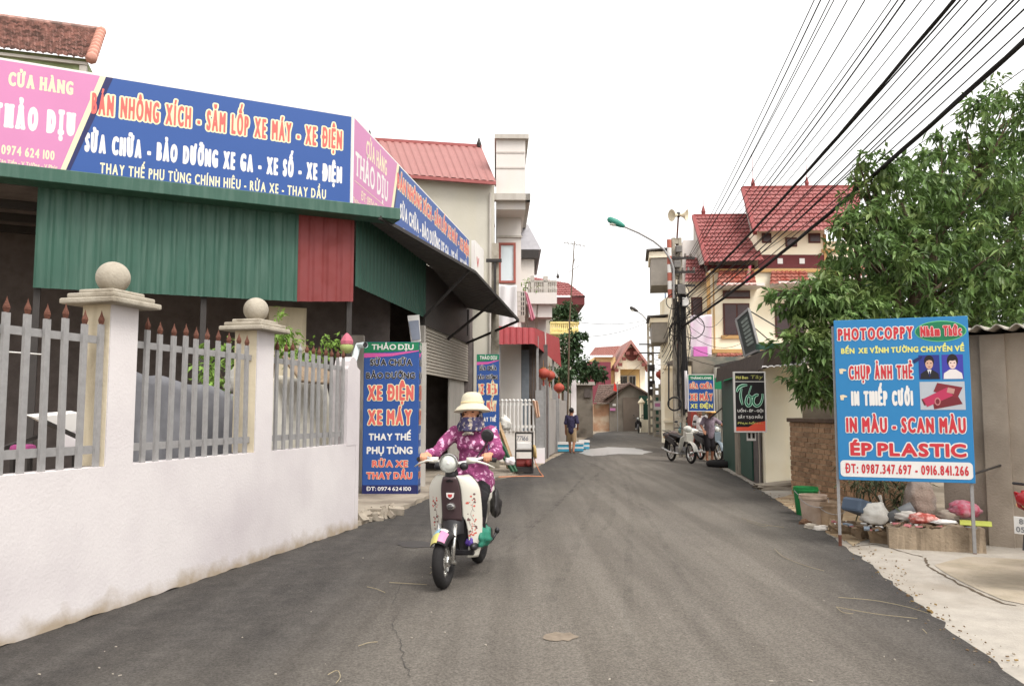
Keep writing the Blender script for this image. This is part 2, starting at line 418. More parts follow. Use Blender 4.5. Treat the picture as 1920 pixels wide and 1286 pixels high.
m_blue2 = mat('printed bright blue', (44, 134, 196), .4, .02, 1)
m_navy = flat('printed navy', (34, 38, 92), .45)
m_pink = mat('printed pink', (214, 136, 184), .45, .03, 1.5)
m_pinkd = flat('printed deep pink', (222, 92, 168), .45)
m_cy = flat('printed cream', (250, 240, 196), .45)
m_ltred = flat('printed light red', (236, 108, 100), .45)
m_pred = flat('printed red', (214, 52, 62), .45)
m_pyel = flat('printed yellow', (240, 236, 130), .45)
m_pgreen = flat('printed green', (26, 128, 84), .45)
m_pblack = flat('printed black', (36, 33, 36), .45)
m_blk = mat('black rubber', (34, 32, 32), .85, .15, 20, .2, 60)
m_blkp = flat('black plastic', (36, 34, 36), .4, .4)
m_chrome = mat('chrome', (200, 198, 194), .2, .05, 4, metal=.9)
m_leaf = mat('broad leaves', (98, 124, 70), .5, .2, 2.2, island=.5, second=(138, 152, 90), s2=1.6, lo=.5, hi=.75, trans=.3, spec=.35)
m_leafd = mat('dark leaves', (66, 88, 58), .6, .15, 1.2, island=.4, trans=.25)
m_leafy = mat('young leaves', (116, 146, 66), .55, .12, 1.2, island=.35, trans=.3)
m_bark = mat('bark', (96, 82, 68), .95, .2, 12, .6, 30)
# ================================================================== ground and road
def sheet(name, pts, z, m, label=None, thick=.0, rag=0., kind='structure', step=.35):
    P = [Vector((p[0], p[1], 0)) for p in pts]; out = []
    for i, p in enumerate(P):
        q = P[(i + 1) % len(P)]; n = max(1, int((q - p).length / step)) if rag else 1; d = q - p
        nn = Vector((d.y, -d.x, 0)).normalized() if d.length else Vector()
        for k in range(n): out.append(p + d * (k / n) + (nn * rnd.uniform(-rag, rag) if k else Vector()))
    mb = MB(); pts_ = [(p.x, p.y, z) for p in out]
    if thick: mb.prism([(p.x, p.y, z - thick) for p in out], (0, 0, thick))
    else: mb.poly(pts_)
    o = mb.build(name, m); tag(o, label, None, None, kind)
    bm = bmesh.new(); bm.from_mesh(o.data); bmesh.ops.triangulate(bm, faces=bm.faces[:]); bmesh.ops.recalc_face_normals(bm, faces=bm.faces[:]); bm.to_mesh(o.data); bm.free()
    return o
MB().add([(-500, -300, 0), (500, -300, 0), (500, 900, 0), (-500, 900, 0)], [(0, 1, 2, 3)]).build('ground', m_ground, kind='structure')
def asphalt():
    m = bpy.data.materials.new('asphalt'); m.use_nodes = True; t = m.node_tree; N = t.nodes; L = t.links; b = N['Principled BSDF']
    b.inputs['Roughness'].default_value = .8; b.inputs['Specular IOR Level'].default_value = .25
    tc = N.new('ShaderNodeTexCoord')
    def noise(scale, stretch=(1, 1, 1), rot=0., detail=6, rough=.6):
        mp = N.new('ShaderNodeMapping'); mp.inputs['Scale'].default_value = stretch; mp.inputs['Rotation'].default_value = (0, 0, rot)
        mp.vector_type = 'POINT'
        L.new(tc.outputs['Object'], mp.inputs[0]); n = N.new('ShaderNodeTexNoise'); n.inputs['Scale'].default_value = scale
        n.inputs['Detail'].default_value = detail; n.inputs['Roughness'].default_value = rough; L.new(mp.outputs[0], n.inputs['Vector']); return n.outputs['Fac']
    def ramp(f, a, b_, ca, cb):
        r = N.new('ShaderNodeValToRGB'); e = r.color_ramp.elements; e[0].position = a; e[1].position = b_; e[0].color = lin(ca) + (1,); e[1].color = lin(cb) + (1,)
        L.new(f, r.inputs[0]); return r.outputs[0]
    def mix(a, b_, f=None, blend='MIX', fac=1.):
        x = N.new('ShaderNodeMix'); x.data_type = 'RGBA'; x.blend_type = blend
        if f is not None: L.new(f, x.inputs['Factor'])
        else: x.inputs['Factor'].default_value = fac
        L.new(a, x.inputs['A']); L.new(b_, x.inputs['B']); return x.outputs['Result']
    base = ramp(noise(4.5, detail=8, rough=.7), .3, .7, (66, 63, 61), (91, 87, 83))
    # dust gathered on the trafficked middle and right of the carriageway
    dust = ramp(noise(.55, (1.0, .45, 1), R(10), 4), .3, .75, (117, 110, 102), (138, 131, 121))
    sep = N.new('ShaderNodeSeparateXYZ'); L.new(tc.outputs['Object'], sep.inputs[0])
    ma = N.new('ShaderNodeMath'); ma.operation = 'MULTIPLY_ADD'; ma.inputs[1].default_value = -.17; L.new(sep.outputs['Y'], ma.inputs[0]); L.new(sep.outputs['X'], ma.inputs[2])
    mr = N.new('ShaderNodeMapRange'); mr.interpolation_type = 'SMOOTHSTEP'; mr.inputs['From Min'].default_value = -3.3; mr.inputs['From Max'].default_value = -.4
    L.new(ma.outputs[0], mr.inputs[0])
    mr2 = N.new('ShaderNodeMapRange'); mr2.interpolation_type = 'SMOOTHSTEP'; mr2.inputs['From Min'].default_value = 2.3; mr2.inputs['From Max'].default_value = .9
    L.new(ma.outputs[0], mr2.inputs[0])
    mm = N.new('ShaderNodeMath'); mm.operation = 'MULTIPLY'; L.new(mr.outputs[0], mm.inputs[0]); L.new(mr2.outputs[0], mm.inputs[1])
    ad = N.new('ShaderNodeMath'); ad.operation = 'MULTIPLY_ADD'; L.new(noise(.9, (1, .5, 1), R(10), 5), ad.inputs[0]); ad.inputs[1].default_value = .9; 
    sub = N.new('ShaderNodeMath'); sub.operation = 'ADD'; L.new(mm.outputs[0], sub.inputs[0]); sub.inputs[1].default_value = -.45; L.new(sub.outputs[0], ad.inputs[2])
    cl = N.new('ShaderNodeClamp'); L.new(ad.outputs[0], cl.inputs[0])
    col = mix(base, dust, cl.outputs[0])
    # long streaks left by wheels
    st = ramp(noise(3.2, (1, .045, 1), R(9.5), 3), .42, .58, (216, 214, 212), (255, 255, 255))
    col = mix(col, st, blend='MULTIPLY', fac=.6)
    # aggregate
    ag = ramp(noise(70, detail=4), .35, .68, (158, 156, 154), (255, 255, 255)); col = mix(col, ag, blend='MULTIPLY', fac=.8)
    pale = noise(160, detail=1); pr = ramp(pale, .72, .76, (0, 0, 0), (255, 255, 255))
    lt = N.new('ShaderNodeRGB'); lt.outputs[0].default_value = lin((150, 142, 132)) + (1,)
    pf = N.new('ShaderNodeMath'); pf.operation = 'MULTIPLY'; pf.inputs[1].default_value = .5; L.new(pr, pf.inputs[0])
    col = mix(col, lt.outputs[0], pf.outputs[0])
    L.new(col, b.inputs['Base Color'])
    bp = N.new('ShaderNodeBump'); bp.inputs['Strength'].default_value = .9; bp.inputs['Distance'].default_value = .012
    L.new(noise(90, detail=4), bp.inputs['Height']); L.new(bp.outputs[0], b.inputs['Normal']); return m
m_asph = asphalt()
rightedge = [G(x, y) for x, y in ((1925, 1292), (1880, 1262), (1740, 1150), (1640, 1068), (1560, 1008), (1500, 968), (1440, 930), (1390, 898), (1330, 868), (1285, 843), (1250, 826), (1226, 815))]
leftedge = [G(x, y) for x, y in ((0, 1215), (668, 990), (735, 968), (800, 938), (900, 908), (965, 894), (1012, 874), (1040, 858), (1066, 846), (1092, 826), (1118, 812))]
road_pts = [(3.0, -12), (2.9, 2)] + [(p.x, p.y) for p in rightedge] + [(12, 56), (30, 60), (30, 64), (8, 60.5)] + [(p.x, p.y) for p in leftedge[::-1]] + [(-6.0, -12)]
sheet('road', road_pts, .02, m_asph, thick=.03, rag=.03, step=.14)
# pale pavement on the right, up to the walls
rp = [(2.9, -12), (2.9, 2)] + [(p.x - .15, p.y) for p in rightedge[:9]] + [(6.6, 23), (5.6, 15.6), (5.3, 12.5), (5.6, 9.2), (5.5, 8), (9, 7.5), (9, -12)]
sheet('pavement', rp, .012, m_conc, rag=.0)
ap = [G(672, 986), G(735, 966), G(800, 936), G(880, 912), G(960, 892), G(985, 880), Vector((-.9, 21.5, 0)), Vector((-2.5, 18, 0)), Vector((-3.5, 12.0, 0)), Vector((-2.6, 10.3, 0))]
sheet('concrete_apron', [(p.x, p.y) for p in ap], .06, m_conc2, thick=.08, rag=.06, step=.25)
# yard behind the white wall and floor of the shop stay on the soil; gutter rubble where the apron breaks off
mb = MB()
for k in range(26):
    t = rnd.random(); p = G(676 + 60 * t, 984 - 14 * t); mb.cbox((p.x + rnd.uniform(-.12, .1), p.y + rnd.uniform(-.05, .35), .05 + rnd.random() * .05), (rnd.uniform(.05, .22), rnd.uniform(.05, .18), rnd.uniform(.04, .1)), Matrix.Rotation(rnd.random() * 3, 3, (rnd.random(), rnd.random(), 1)))
mb.build('rubble', m_conc2, kind='stuff', label='broken concrete rubble at the foot of the white wall')
mb = MB(); gm = [m_conc2, mat('brown grit', (112, 92, 70), .95, .2, 20), mat('dead leaf', (136, 112, 70), .9, .2, 20)]
for k in range(420):
    t = rnd.random() ** .8 * 7.99; i = int(t); p = rightedge[9 - i].lerp(rightedge[8 - i], t - i) if i < 9 else rightedge[0]
    o = rnd.gauss(.03, .07) + (.25 * rnd.random() if 3 < t < 6.2 else 0); s_ = rnd.uniform(.003, .011) * (2 if rnd.random() < .04 else 1); mb.mi = rnd.choice((0, 1, 1, 2)); mb.cbox((p.x + o, p.y + rnd.uniform(-.1, .1), .022 + s_ * .3), (s_ * rnd.uniform(.8, 2.2), s_, s_ * .7), Matrix.Rotation(rnd.random() * 3, 3, 'Z') @ Matrix.Rotation(rnd.random(), 3, 'X'))
mb.build('edge_grit', gm, kind='stuff', label='grit and dead leaves gathered along the right asphalt edge')
# crack and damp joint lines in the pale pavement
mb = MB()
def crack(pts, w, z):
    q = [G(*p) for p in pts]; o = []
    for a, b in zip(q, q[1:]):
        n = max(2, int((b - a).length / .06))
        for k in range(n): o.append(a.lerp(b, k / n) + Vector((rnd.uniform(-.012, .012), rnd.uniform(-.02, .02), 0)))
    for a, b in zip(o, o[1:]):
        d = (b - a).normalized(); n = Vector((-d.y, d.x, 0)) * w * rnd.uniform(.5, 1.4)
        mb.add([(*(a - n)[:2], z), (*(a + n)[:2], z), (*(b + n)[:2], z), (*(b - n)[:2], z)], [(0, 1, 2, 3)])
crack([(1735, 1048), (1742, 1065), (1800, 1098), (1880, 1135), (1930, 1142)], .012, .016)
crack([(1590, 1028), (1640, 1022), (1735, 1048)], .008, .016)
mb.build('pavement_cracks', flat('crack dirt', (88, 76, 62), .95), kind='structure')
sheet('soil_patch', [(p.x, p.y) for p in (G(1452, 936), G(1500, 966), G(1560, 1006), G(1600, 1026), G(1640, 1010), G(1640, 960), G(1500, 925))], .017, mat('trodden soil', (150, 128, 100), .95, .25, 5, .6, 30, second=(176, 158, 130), s2=3), rag=.05)
sheet('damp_patch', [(p.x, p.y) for p in (G(1752, 1062), G(1815, 1046), G(1990, 1056), G(1990, 1150), G(1880, 1128), G(1800, 1092))], .0165, mat('weathered old concrete', (150, 139, 121), .9, .15, 5, .3, 40, second=(164, 152, 136), s2=2), rag=.03)
# puddle far down the road, its paleness put into the base colour
m_pale = mat('pale film', (148, 144, 138), .28, .1, 2, spec=.6)
sheet('puddle', [(p.x, p.y) for p in [G(x, y) for x, y in ((1085, 850), (1098, 843), (1140, 839), (1190, 841), (1225, 848), (1205, 853), (1160, 852), (1110, 856))]], .0245, m_pale, rag=.12, step=.5)
sheet('dark_patch', [(p.x, p.y) for p in [G(x, y) for x, y in ((742, 1024), (752, 1020), (772, 1018), (792, 1018), (815, 1021), (830, 1025), (818, 1030), (796, 1029), (776, 1031), (756, 1029))]], .0245, mat('dark road patch', (62, 59, 57), .6, .2, 8), rag=.03, step=.08)  # patch darker and slightly smoother than the asphalt around it
sheet('sand_stain', [(p.x, p.y) for p in [G(1050 + 36 * math.cos(R(a)) * (1 + .15 * math.sin(a * 3.1)), 1200 + 8 * math.sin(R(a)) * (1 + .2 * math.sin(a * 1.7))) for a in range(0, 360, 20)]], .0245, mat('spilt sand', (122, 110, 96), .95, .25, 20), rag=.01, step=.06)
def tyre_mark():
    m = bpy.data.materials.new('tyre mark'); m.use_nodes = True; t = m.node_tree; N = t.nodes; L = t.links; b = N['Principled BSDF']
    b.inputs['Base Color'].default_value = lin((58, 55, 53)) + (1,); b.inputs['Roughness'].default_value = .85
    n = N.new('ShaderNodeTexNoise'); n.inputs['Scale'].default_value = 3; n.inputs['Detail'].default_value = 8; tc = N.new('ShaderNodeTexCoord'); L.new(tc.outputs['Object'], n.inputs['Vector'])
    r = N.new('ShaderNodeMapRange'); r.inputs['From Min'].default_value = .4; r.inputs['From Max'].default_value = .75; r.inputs['To Max'].default_value = .16; L.new(n.outputs['Fac'], r.inputs[0])
    tr = N.new('ShaderNodeBsdfTransparent'); x = N.new('ShaderNodeMixShader'); L.new(r.outputs[0], x.inputs[0]); L.new(tr.outputs[0], x.inputs[1]); L.new(b.outputs[0], x.inputs[2]); L.new(x.outputs[0], N['Material Output'].inputs[0]); return m
mb = MB()
def curve_px(ctrl, n=40):
    P = [G(*c, z=.024) for c in ctrl]; out = []
    for k in range(n + 1):
        t = k / n * (len(P) - 1); i = min(int(t), len(P) - 2); f = t - i
        p0, p1, p2, p3 = P[max(i - 1, 0)], P[i], P[i + 1], P[min(i + 2, len(P) - 1)]
        out.append(.5 * ((2 * p1) + (p2 - p0) * f + (2 * p0 - 5 * p1 + 4 * p2 - p3) * f * f + (3 * p1 - p0 - 3 * p2 + p3) * f ** 3))
    return out
zz = .0235
for ctrl, w in ((((1340, 1270), (1290, 1110), (1240, 1010), (1195, 930), (1170, 860)), .035), (((1180, 1230), (1178, 1050), (1180, 930), (1150, 855)), .04), (((1030, 1130), (1090, 1000), (1120, 910), (1115, 850)), .045),
                ((( 960, 1010), (1060, 930), (1130, 880), (1140, 845)), .045), (((880, 1100), (1010, 980), (1090, 900), (1130, 850)), .03), (((1120, 1010), (1150, 950), (1130, 880), (1060, 850)), .04), (((930, 1030), (1000, 985), (1070, 920), (1110, 870)), .03)):
    o = curve_px(ctrl); zz += .0004
    for a, b in zip(o, o[1:]):
        d = (b - a); d.z = 0; d.normalize(); n = Vector((-d.y, d.x, 0)) * w
        mb.add([(*(a - n)[:2], zz), (*(a + n)[:2], zz), (*(b + n)[:2], zz), (*(b - n)[:2], zz)], [(0, 1, 2, 3)])
mb.build('tyre_marks', tyre_mark(), kind='structure')
mb = MB(); zc = .0262
for pts in (((737, 1140), (742, 1120), (752, 1100), (760, 1085)), ((745, 1155), (737, 1180), (752, 1210), (758, 1250), (775, 1286))): crack(pts, .0022, zc)
mb.build('road_cracks', flat('crack shadow', (66, 63, 60), .95), kind='structure')
# straw and crumbs scattered on the asphalt
mb = MB(); ms = [mat('dry straw', (150, 138, 112), .9, .15, 30), mat('pale crumbs', (158, 150, 138), .9, .1, 30)]
for ctrl in (((688, 1102), (705, 1106), (722, 1113)), ((730, 1094), (765, 1096), (800, 1098)), ((615, 1268), (632, 1260), (638, 1272), (630, 1284)), ((1572, 1122), (1640, 1128), (1700, 1140), (1740, 1152)), ((1568, 1140), (1640, 1153), (1720, 1162)), ((1568, 1140), (1580, 1150), (1600, 1153)),
             ((1452, 1030), (1470, 1046), (1510, 1062), (1545, 1072)), ((672, 1214), (690, 1208), (708, 1206)), ((1390, 972), (1430, 984), (1470, 990)), ((1400, 978), (1430, 988), (1440, 986)), ((806, 1078), (812, 1070), (806, 1064)), ((1730, 1182), (1738, 1190)), ((900, 912), (915, 914))):
    pts = [p + Vector((0, 0, .012)) for p in curve_px(ctrl, 10)]; mb.tube(pts, .0024, 5)
mb.mi = 1
for k in range(60):
    px, py = rnd.uniform(60, 1850), 1010 + 276 * rnd.random() ** .8; p = G(px, py)
    if p.x > 1.9 + .19 * p.y or p.x < -4.2 + .242 * p.y: continue
    s_ = rnd.uniform(.003, .009); mb.cbox((p.x, p.y, .022 + s_ * .3), (s_ * rnd.uniform(1, 3), s_, s_ * .6), Matrix.Rotation(rnd.random() * 3, 3, 'Z'))
mb.build('straw_litter', ms, kind='stuff', label='dry straw and crumbs scattered over the asphalt')
# ================================================================== white boundary wall with railings
WL = Plane((-3.2425, 5.06), (.242, 1))      # +n faces the road
def ws(px): u = (px - 960) / FPX; d = 4.4645 / (.242 - u); return (d - 5.06) * 1.0289
fence = thing('boundary_wall', 'long white plastered boundary wall with stone ball pillars and spiked grey railings', 'wall', WL.pt(2.6, 0))
T = .16; ztop = 1.088
mb = MB(); n = 120; s0, s1 = -4.2, ws(669); vs = []
for i in range(n + 1):                         # ragged foot where the asphalt was laid against the plaster
    s_ = s0 + (s1 - s0) * i / n; z = .02 + .007 * math.sin(i * .9) * math.sin(i * .31) + rnd.uniform(-.005, .008)
    vs += [WL.pt(s_, -.05, -T), WL.pt(s_, ztop, -T), WL.pt(s_, ztop, 0), WL.pt(s_, z, 0), WL.pt(s_, z - .004, -.03), WL.pt(s_, -.05, -.03)]
fs = [(i * 6 + j, i * 6 + (j + 1) % 6, (i + 1) * 6 + (j + 1) % 6, (i + 1) * 6 + j) for i in range(n) for j in range(6)] + [tuple(range(6))[::-1], tuple(range(n * 6, n * 6 + 6))]
mb.add(vs, fs); 
def wall_mat():
    m = mat('whitewashed plaster', (200, 194, 193), .88, .03, 2.2, .15, 45, second=(180, 172, 174), s2=.8, lo=.45, hi=.75); t = m.node_tree; N = t.nodes; L = t.links; b = N['Principled BSDF']
    src = b.inputs['Base Color'].links[0].from_socket; tc = N.new('ShaderNodeTexCoord'); sp = N.new('ShaderNodeSeparateXYZ'); g = N.new('ShaderNodeNewGeometry'); L.new(g.outputs['Position'], sp.inputs[0])
    nz = N.new('ShaderNodeTexNoise'); nz.inputs['Scale'].default_value = 5; nz.inputs['Detail'].default_value = 8; L.new(tc.outputs['Object'], nz.inputs['Vector'])
    a = N.new('ShaderNodeMath'); a.operation = 'MULTIPLY_ADD'; L.new(nz.outputs['Fac'], a.inputs[0]); a.inputs[1].default_value = -.34; L.new(sp.outputs['Z'], a.inputs[2])
    r = N.new('ShaderNodeMapRange'); r.inputs['From Min'].default_value = .0; r.inputs['From Max'].default_value = -.16; r.inputs['To Max'].default_value = .9; L.new(a.outputs[0], r.inputs[0])   # splashed mud along the foot
    x = N.new('ShaderNodeMix'); x.data_type = 'RGBA'; L.new(r.outputs[0], x.inputs['Factor']); L.new(src, x.inputs['A']); x.inputs['B'].default_value = lin((150, 134, 112)) + (1,); L.new(x.outputs['Result'], b.inputs['Base Color']); return m
m_wallw = wall_mat()
mb.build('plastered_wall', m_wallw, fence)
def wpillar(sa, sb):
    c = (sa + sb) / 2; h = (sb - sa) / 2
    mb = MB(); mb.pbox(WL, sa, sb, ztop - .001, 2.3, -.25, 0); mb.mi = 1; mb.pbox(WL, sa - .004, sb - .02, ztop + .002, 2.3, -.254, -.012)
    p = mb.build('pillar', [m_wallw, m_beige], fence)
    mb = MB(); o = -.125
    for e, za, zb in ((.12, 2.3, 2.345), (.085, 2.345, 2.385), (.03, 2.385, 2.42)): mb.pbox(WL, sa - e, sb + e, za, zb, -.25 - e, e)
    mb.build('pillar_cap', m_stone, p, bevel=.012)
    MB().ball(WL.pt(c, 2.53, o), .125, 28, 18).build('stone_ball', m_stone, p, smooth=True)
wpillar(ws(205), ws(256)); wpillar(ws(482), ws(513)); wpillar(ws(205) - 1.97, ws(205) - 1.7)
mb = MB(); pr = [(WL.pt(s, z, .004)) for s, z in [(ws(652), ztop - .02)] + [(ws(652), 2.02)] + [(ws(662) + .12 * math.cos(a), 2.06 + .12 * math.sin(a)) for a in [R(x) for x in (180, 150, 120, 90, 60, 30, 0)]] + [(ws(675), 2.02), (ws(675), .02)] + [(ws(669), .02), (ws(669), ztop - .02)]]
mb.prism(pr, WL.n * -.2); mb.build('end_post', m_wallw, fence)
def rail_section(sa, sb, first, step, rustp):
    mb = MB(); mb.pbox(WL, sa, sb, 2.0, 2.055, -.085, -.06); mb.pbox(WL, sa, sb, 1.185, 1.245, -.085, -.06)
    rl = mb.build('railing', m_galv, fence); s_ = first
    while s_ < sb - .02:
        mb = MB(); w = .024; o = -.047 + rnd.uniform(-.004, .004); tl = rnd.uniform(-.012, .012); zt = 2.14 + rnd.uniform(-.015, .015); zb = ztop - .012 + rnd.uniform(0, .01)
        P = WL.pt
        mb.hexa([P(s_ - w, zb, o + .012), P(s_ + w, zb, o + .012), P(s_ + w, zb, o - .012), P(s_ - w, zb, o - .012), P(s_ + tl - w, zt, o + .012), P(s_ + tl + w, zt, o + .012), P(s_ + tl + w, zt, o - .012), P(s_ + tl - w, zt, o - .012)])
        mb.mi = 1; c = P(s_ + tl, zt, o)
        mb.lathe([(.016, 0), (.025, .03), (.022, .045), (.009, .075), (0, .11)], c, 6)
        mb.build('bar', [m_galv, m_rust if rnd.random() < rustp else m_galv], rl); s_ += step
rail_section(-4.2, ws(205), ws(18) - 14 * .168, .168, 1.)
rail_section(ws(256), ws(482), ws(283) - .165, .163, .75)
rail_section(ws(513), ws(652), ws(527), .158, .9)
# ================================================================== repair shop: roof, banners, street wall
FS = Plane((-2.5, 12.5), (2.05, 1)); SS = Plane((-2.5, 12.5), (.145, 1))
zt = (FS.pix(665, 223)[1] + FS.pix(0, 118)[1]) / 2; zb = (FS.pix(655, 392)[1] + FS.pix(10, 312)[1]) / 2
print('banner z', zb, zt, FS.pix(665, 223), FS.pix(0, 118), FS.pix(655, 392), FS.pix(0, 312), SS.pix(800, 595), SS.pix(880, 455))
shop = thing('repair_shop', 'open fronted motorbike repair shop of dark green and red corrugated sheets', 'shop', FS.pt(-3, 0, -2))
C_, Lf, Ee = FS.pt(0, 0), FS.pt(-8, 0), SS.pt(9.2, 0); Bk = Lf + Ee - C_
zr = zb - .1
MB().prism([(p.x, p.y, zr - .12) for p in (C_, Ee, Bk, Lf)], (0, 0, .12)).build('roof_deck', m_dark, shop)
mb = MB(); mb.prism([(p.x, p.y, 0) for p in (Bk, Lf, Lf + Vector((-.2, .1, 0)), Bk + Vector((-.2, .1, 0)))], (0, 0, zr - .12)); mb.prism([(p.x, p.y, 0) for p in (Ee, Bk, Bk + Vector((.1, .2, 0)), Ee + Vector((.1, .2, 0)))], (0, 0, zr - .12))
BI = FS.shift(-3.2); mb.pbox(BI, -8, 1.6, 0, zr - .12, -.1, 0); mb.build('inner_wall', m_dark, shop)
mb = MB(); mb.pbox(FS, -8, .62, zb - .22, zb - .035, .05, .42); mb.mi = 1
mb.build('eave_beam', [m_green], shop, bevel=.01)
def sheetp(name, pl, x0, y0, x1, y1, m, parent, off, period=.19, amp=.02, ztopz=None):
    a = pl.pix(x0, y0); b = pl.pix(x1, y1); za = min(a[1], b[1]); P = pl.pt; top = ztopz or zb - .1
    mb = MB(); mb.corr(P(a[0], a[1], off), P(b[0], b[1], off), P(b[0], top, off), P(a[0], top, off), period, amp); return mb.build(name, m, parent)
sheetp('green_panel', FS, 62, 540, 556, 566, m_green, shop, .03)
sheetp('red_panel', FS, 556, 566, 661, 566, m_red, shop, .035)
mb = MB(); P = SS.pt; sz = 3.46
mb.corr(P(.02, sz, .02), P(4.5, sz, .02), P(4.5, zr + .08, .02), P(.02, zr + .08, .02), .19, .014); mb.build('side_panel', m_greend, shop)
# posts, beams and joists seen under the sheets
mb = MB()
for s_ in (-6.4, -4.3, -2.2, -.05): mb.pbox(FS, s_ - .04, s_ + .04, 0, zr - .12, -.12, -.04)
for o in (-.9, -1.8, -2.7): mb.pbox(FS, -8, .1, zr - .24, zr - .125, -.05 + o, .05 + o)
mb.build('post', m_steel, shop)
# street wall with the roller shutter
sA, sB = SS.pix(796, 700)[0], SS.pix(883, 717)[0]
st, sb_ = SS.pix(796, 600)[1], SS.pix(796, 700)[1]; sd_ = SS.pix(850, 800)[0]
mb = MB(); mb.pbox(SS, sB, 9.2, 0, 3.3, -.2, 0); mb.pbox(SS, sA - .14, sA, 0, 3.3, -.2, .02); mb.mi = 1; mb.pbox(SS, sA - .14, 9.2, 3.301, zr, -.2, .03); mb.pbox(SS, sA, sB, st, 3.3, -.2, -.01); mb.pbox(SS, sB, sB + .12, 0, 3.5, .001, .05)
mb.build('street_wall', [m_greyp, m_steel], shop)
mb = MB(); mb.pbox(SS, sd_, sB, .06, sb_, -.14, -.1); mb.build('door_leaf', m_greyp, shop)
mb = MB(); N_ = 16; vs = []
for i in range(N_):
    za = sb_ + (st - sb_) * i / N_; zc = sb_ + (st - sb_) * (i + 1) / N_
    mb.hexa([SS.pt(sA, za, .0), SS.pt(sB, za, .0), SS.pt(sB, za, -.06), SS.pt(sA, za, -.06), SS.pt(sA, zc, -.025), SS.pt(sB, zc, -.025), SS.pt(sB, zc, -.06), SS.pt(sA, zc, -.06)])
mb.build('roller_shutter', mat('dusty shutter slats', (158, 150, 138), .6, .08, 5), shop)
# dark workshop behind the doorway
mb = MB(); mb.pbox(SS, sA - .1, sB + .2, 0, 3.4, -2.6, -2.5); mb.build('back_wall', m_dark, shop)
# low rendered walls behind the standing sign
WQ = Plane(SS.pt(2.9, 0), (1, .1)); mb = MB()
a, b = WQ.pix(640, 628), WQ.pix(682, 628); mb.pbox(WQ, a[0], b[0], 0, a[1], -.3, .0)
b2 = WQ.pix(790, 642); mb.pbox(WQ, b[0], b2[0] + .1, 0, b2[1] - .0, -.25, -.1); mb.build('low_wall', m_greyp, shop)
a, b = FS.shift(-.6).pix(503, 640), FS.shift(-.6).pix(575, 578)
FP = FS.shift(-.6); mb = MB(); mb.pbox(FP, a[0], b[0], 0, b[1], -.3, 0); mb.build('pillar', m_beige, shop)
# awning over the street side
A_, B_, Cc = at(712, 404, 12.25), at(890, 507, 17.0), at(972, 598, 19.6)
aw = MB(); up = Vector((0, 0, .012)); i0, i1, i2 = SS.pt(-.2, zr + .05, .0), SS.pt(4.8, zr + .05, .0), SS.pt(8.9, 4.25, .03)
for q in ((i0, A_, B_, i1), (i1, B_, Cc, i2)):
    aw.corr(q[0], q[3], q[2], q[1], .16, .02)
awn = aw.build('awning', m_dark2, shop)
mb = MB(); mb.bar(A_ - up * 3, B_ - up * 3, .05, .06); mb.bar(B_ - up * 3, Cc - up * 3, .05, .06); mb.bar(SS.pt(4.3, 3.45, .02), A_.lerp(B_, .93) - up * 4, .05); mb.bar(SS.pt(6.6, 3.2, .02), B_.lerp(Cc, .5) - up * 4, .05); mb.bar(SS.pt(8.9, 3.3, .02), Cc - up * 4, .05)
mb.bar(SS.pt(8.9, 3.5, .02), SS.pt(8.9, 4.2, .05), .05)
mb.build('awning_bracket', m_steel, awn)
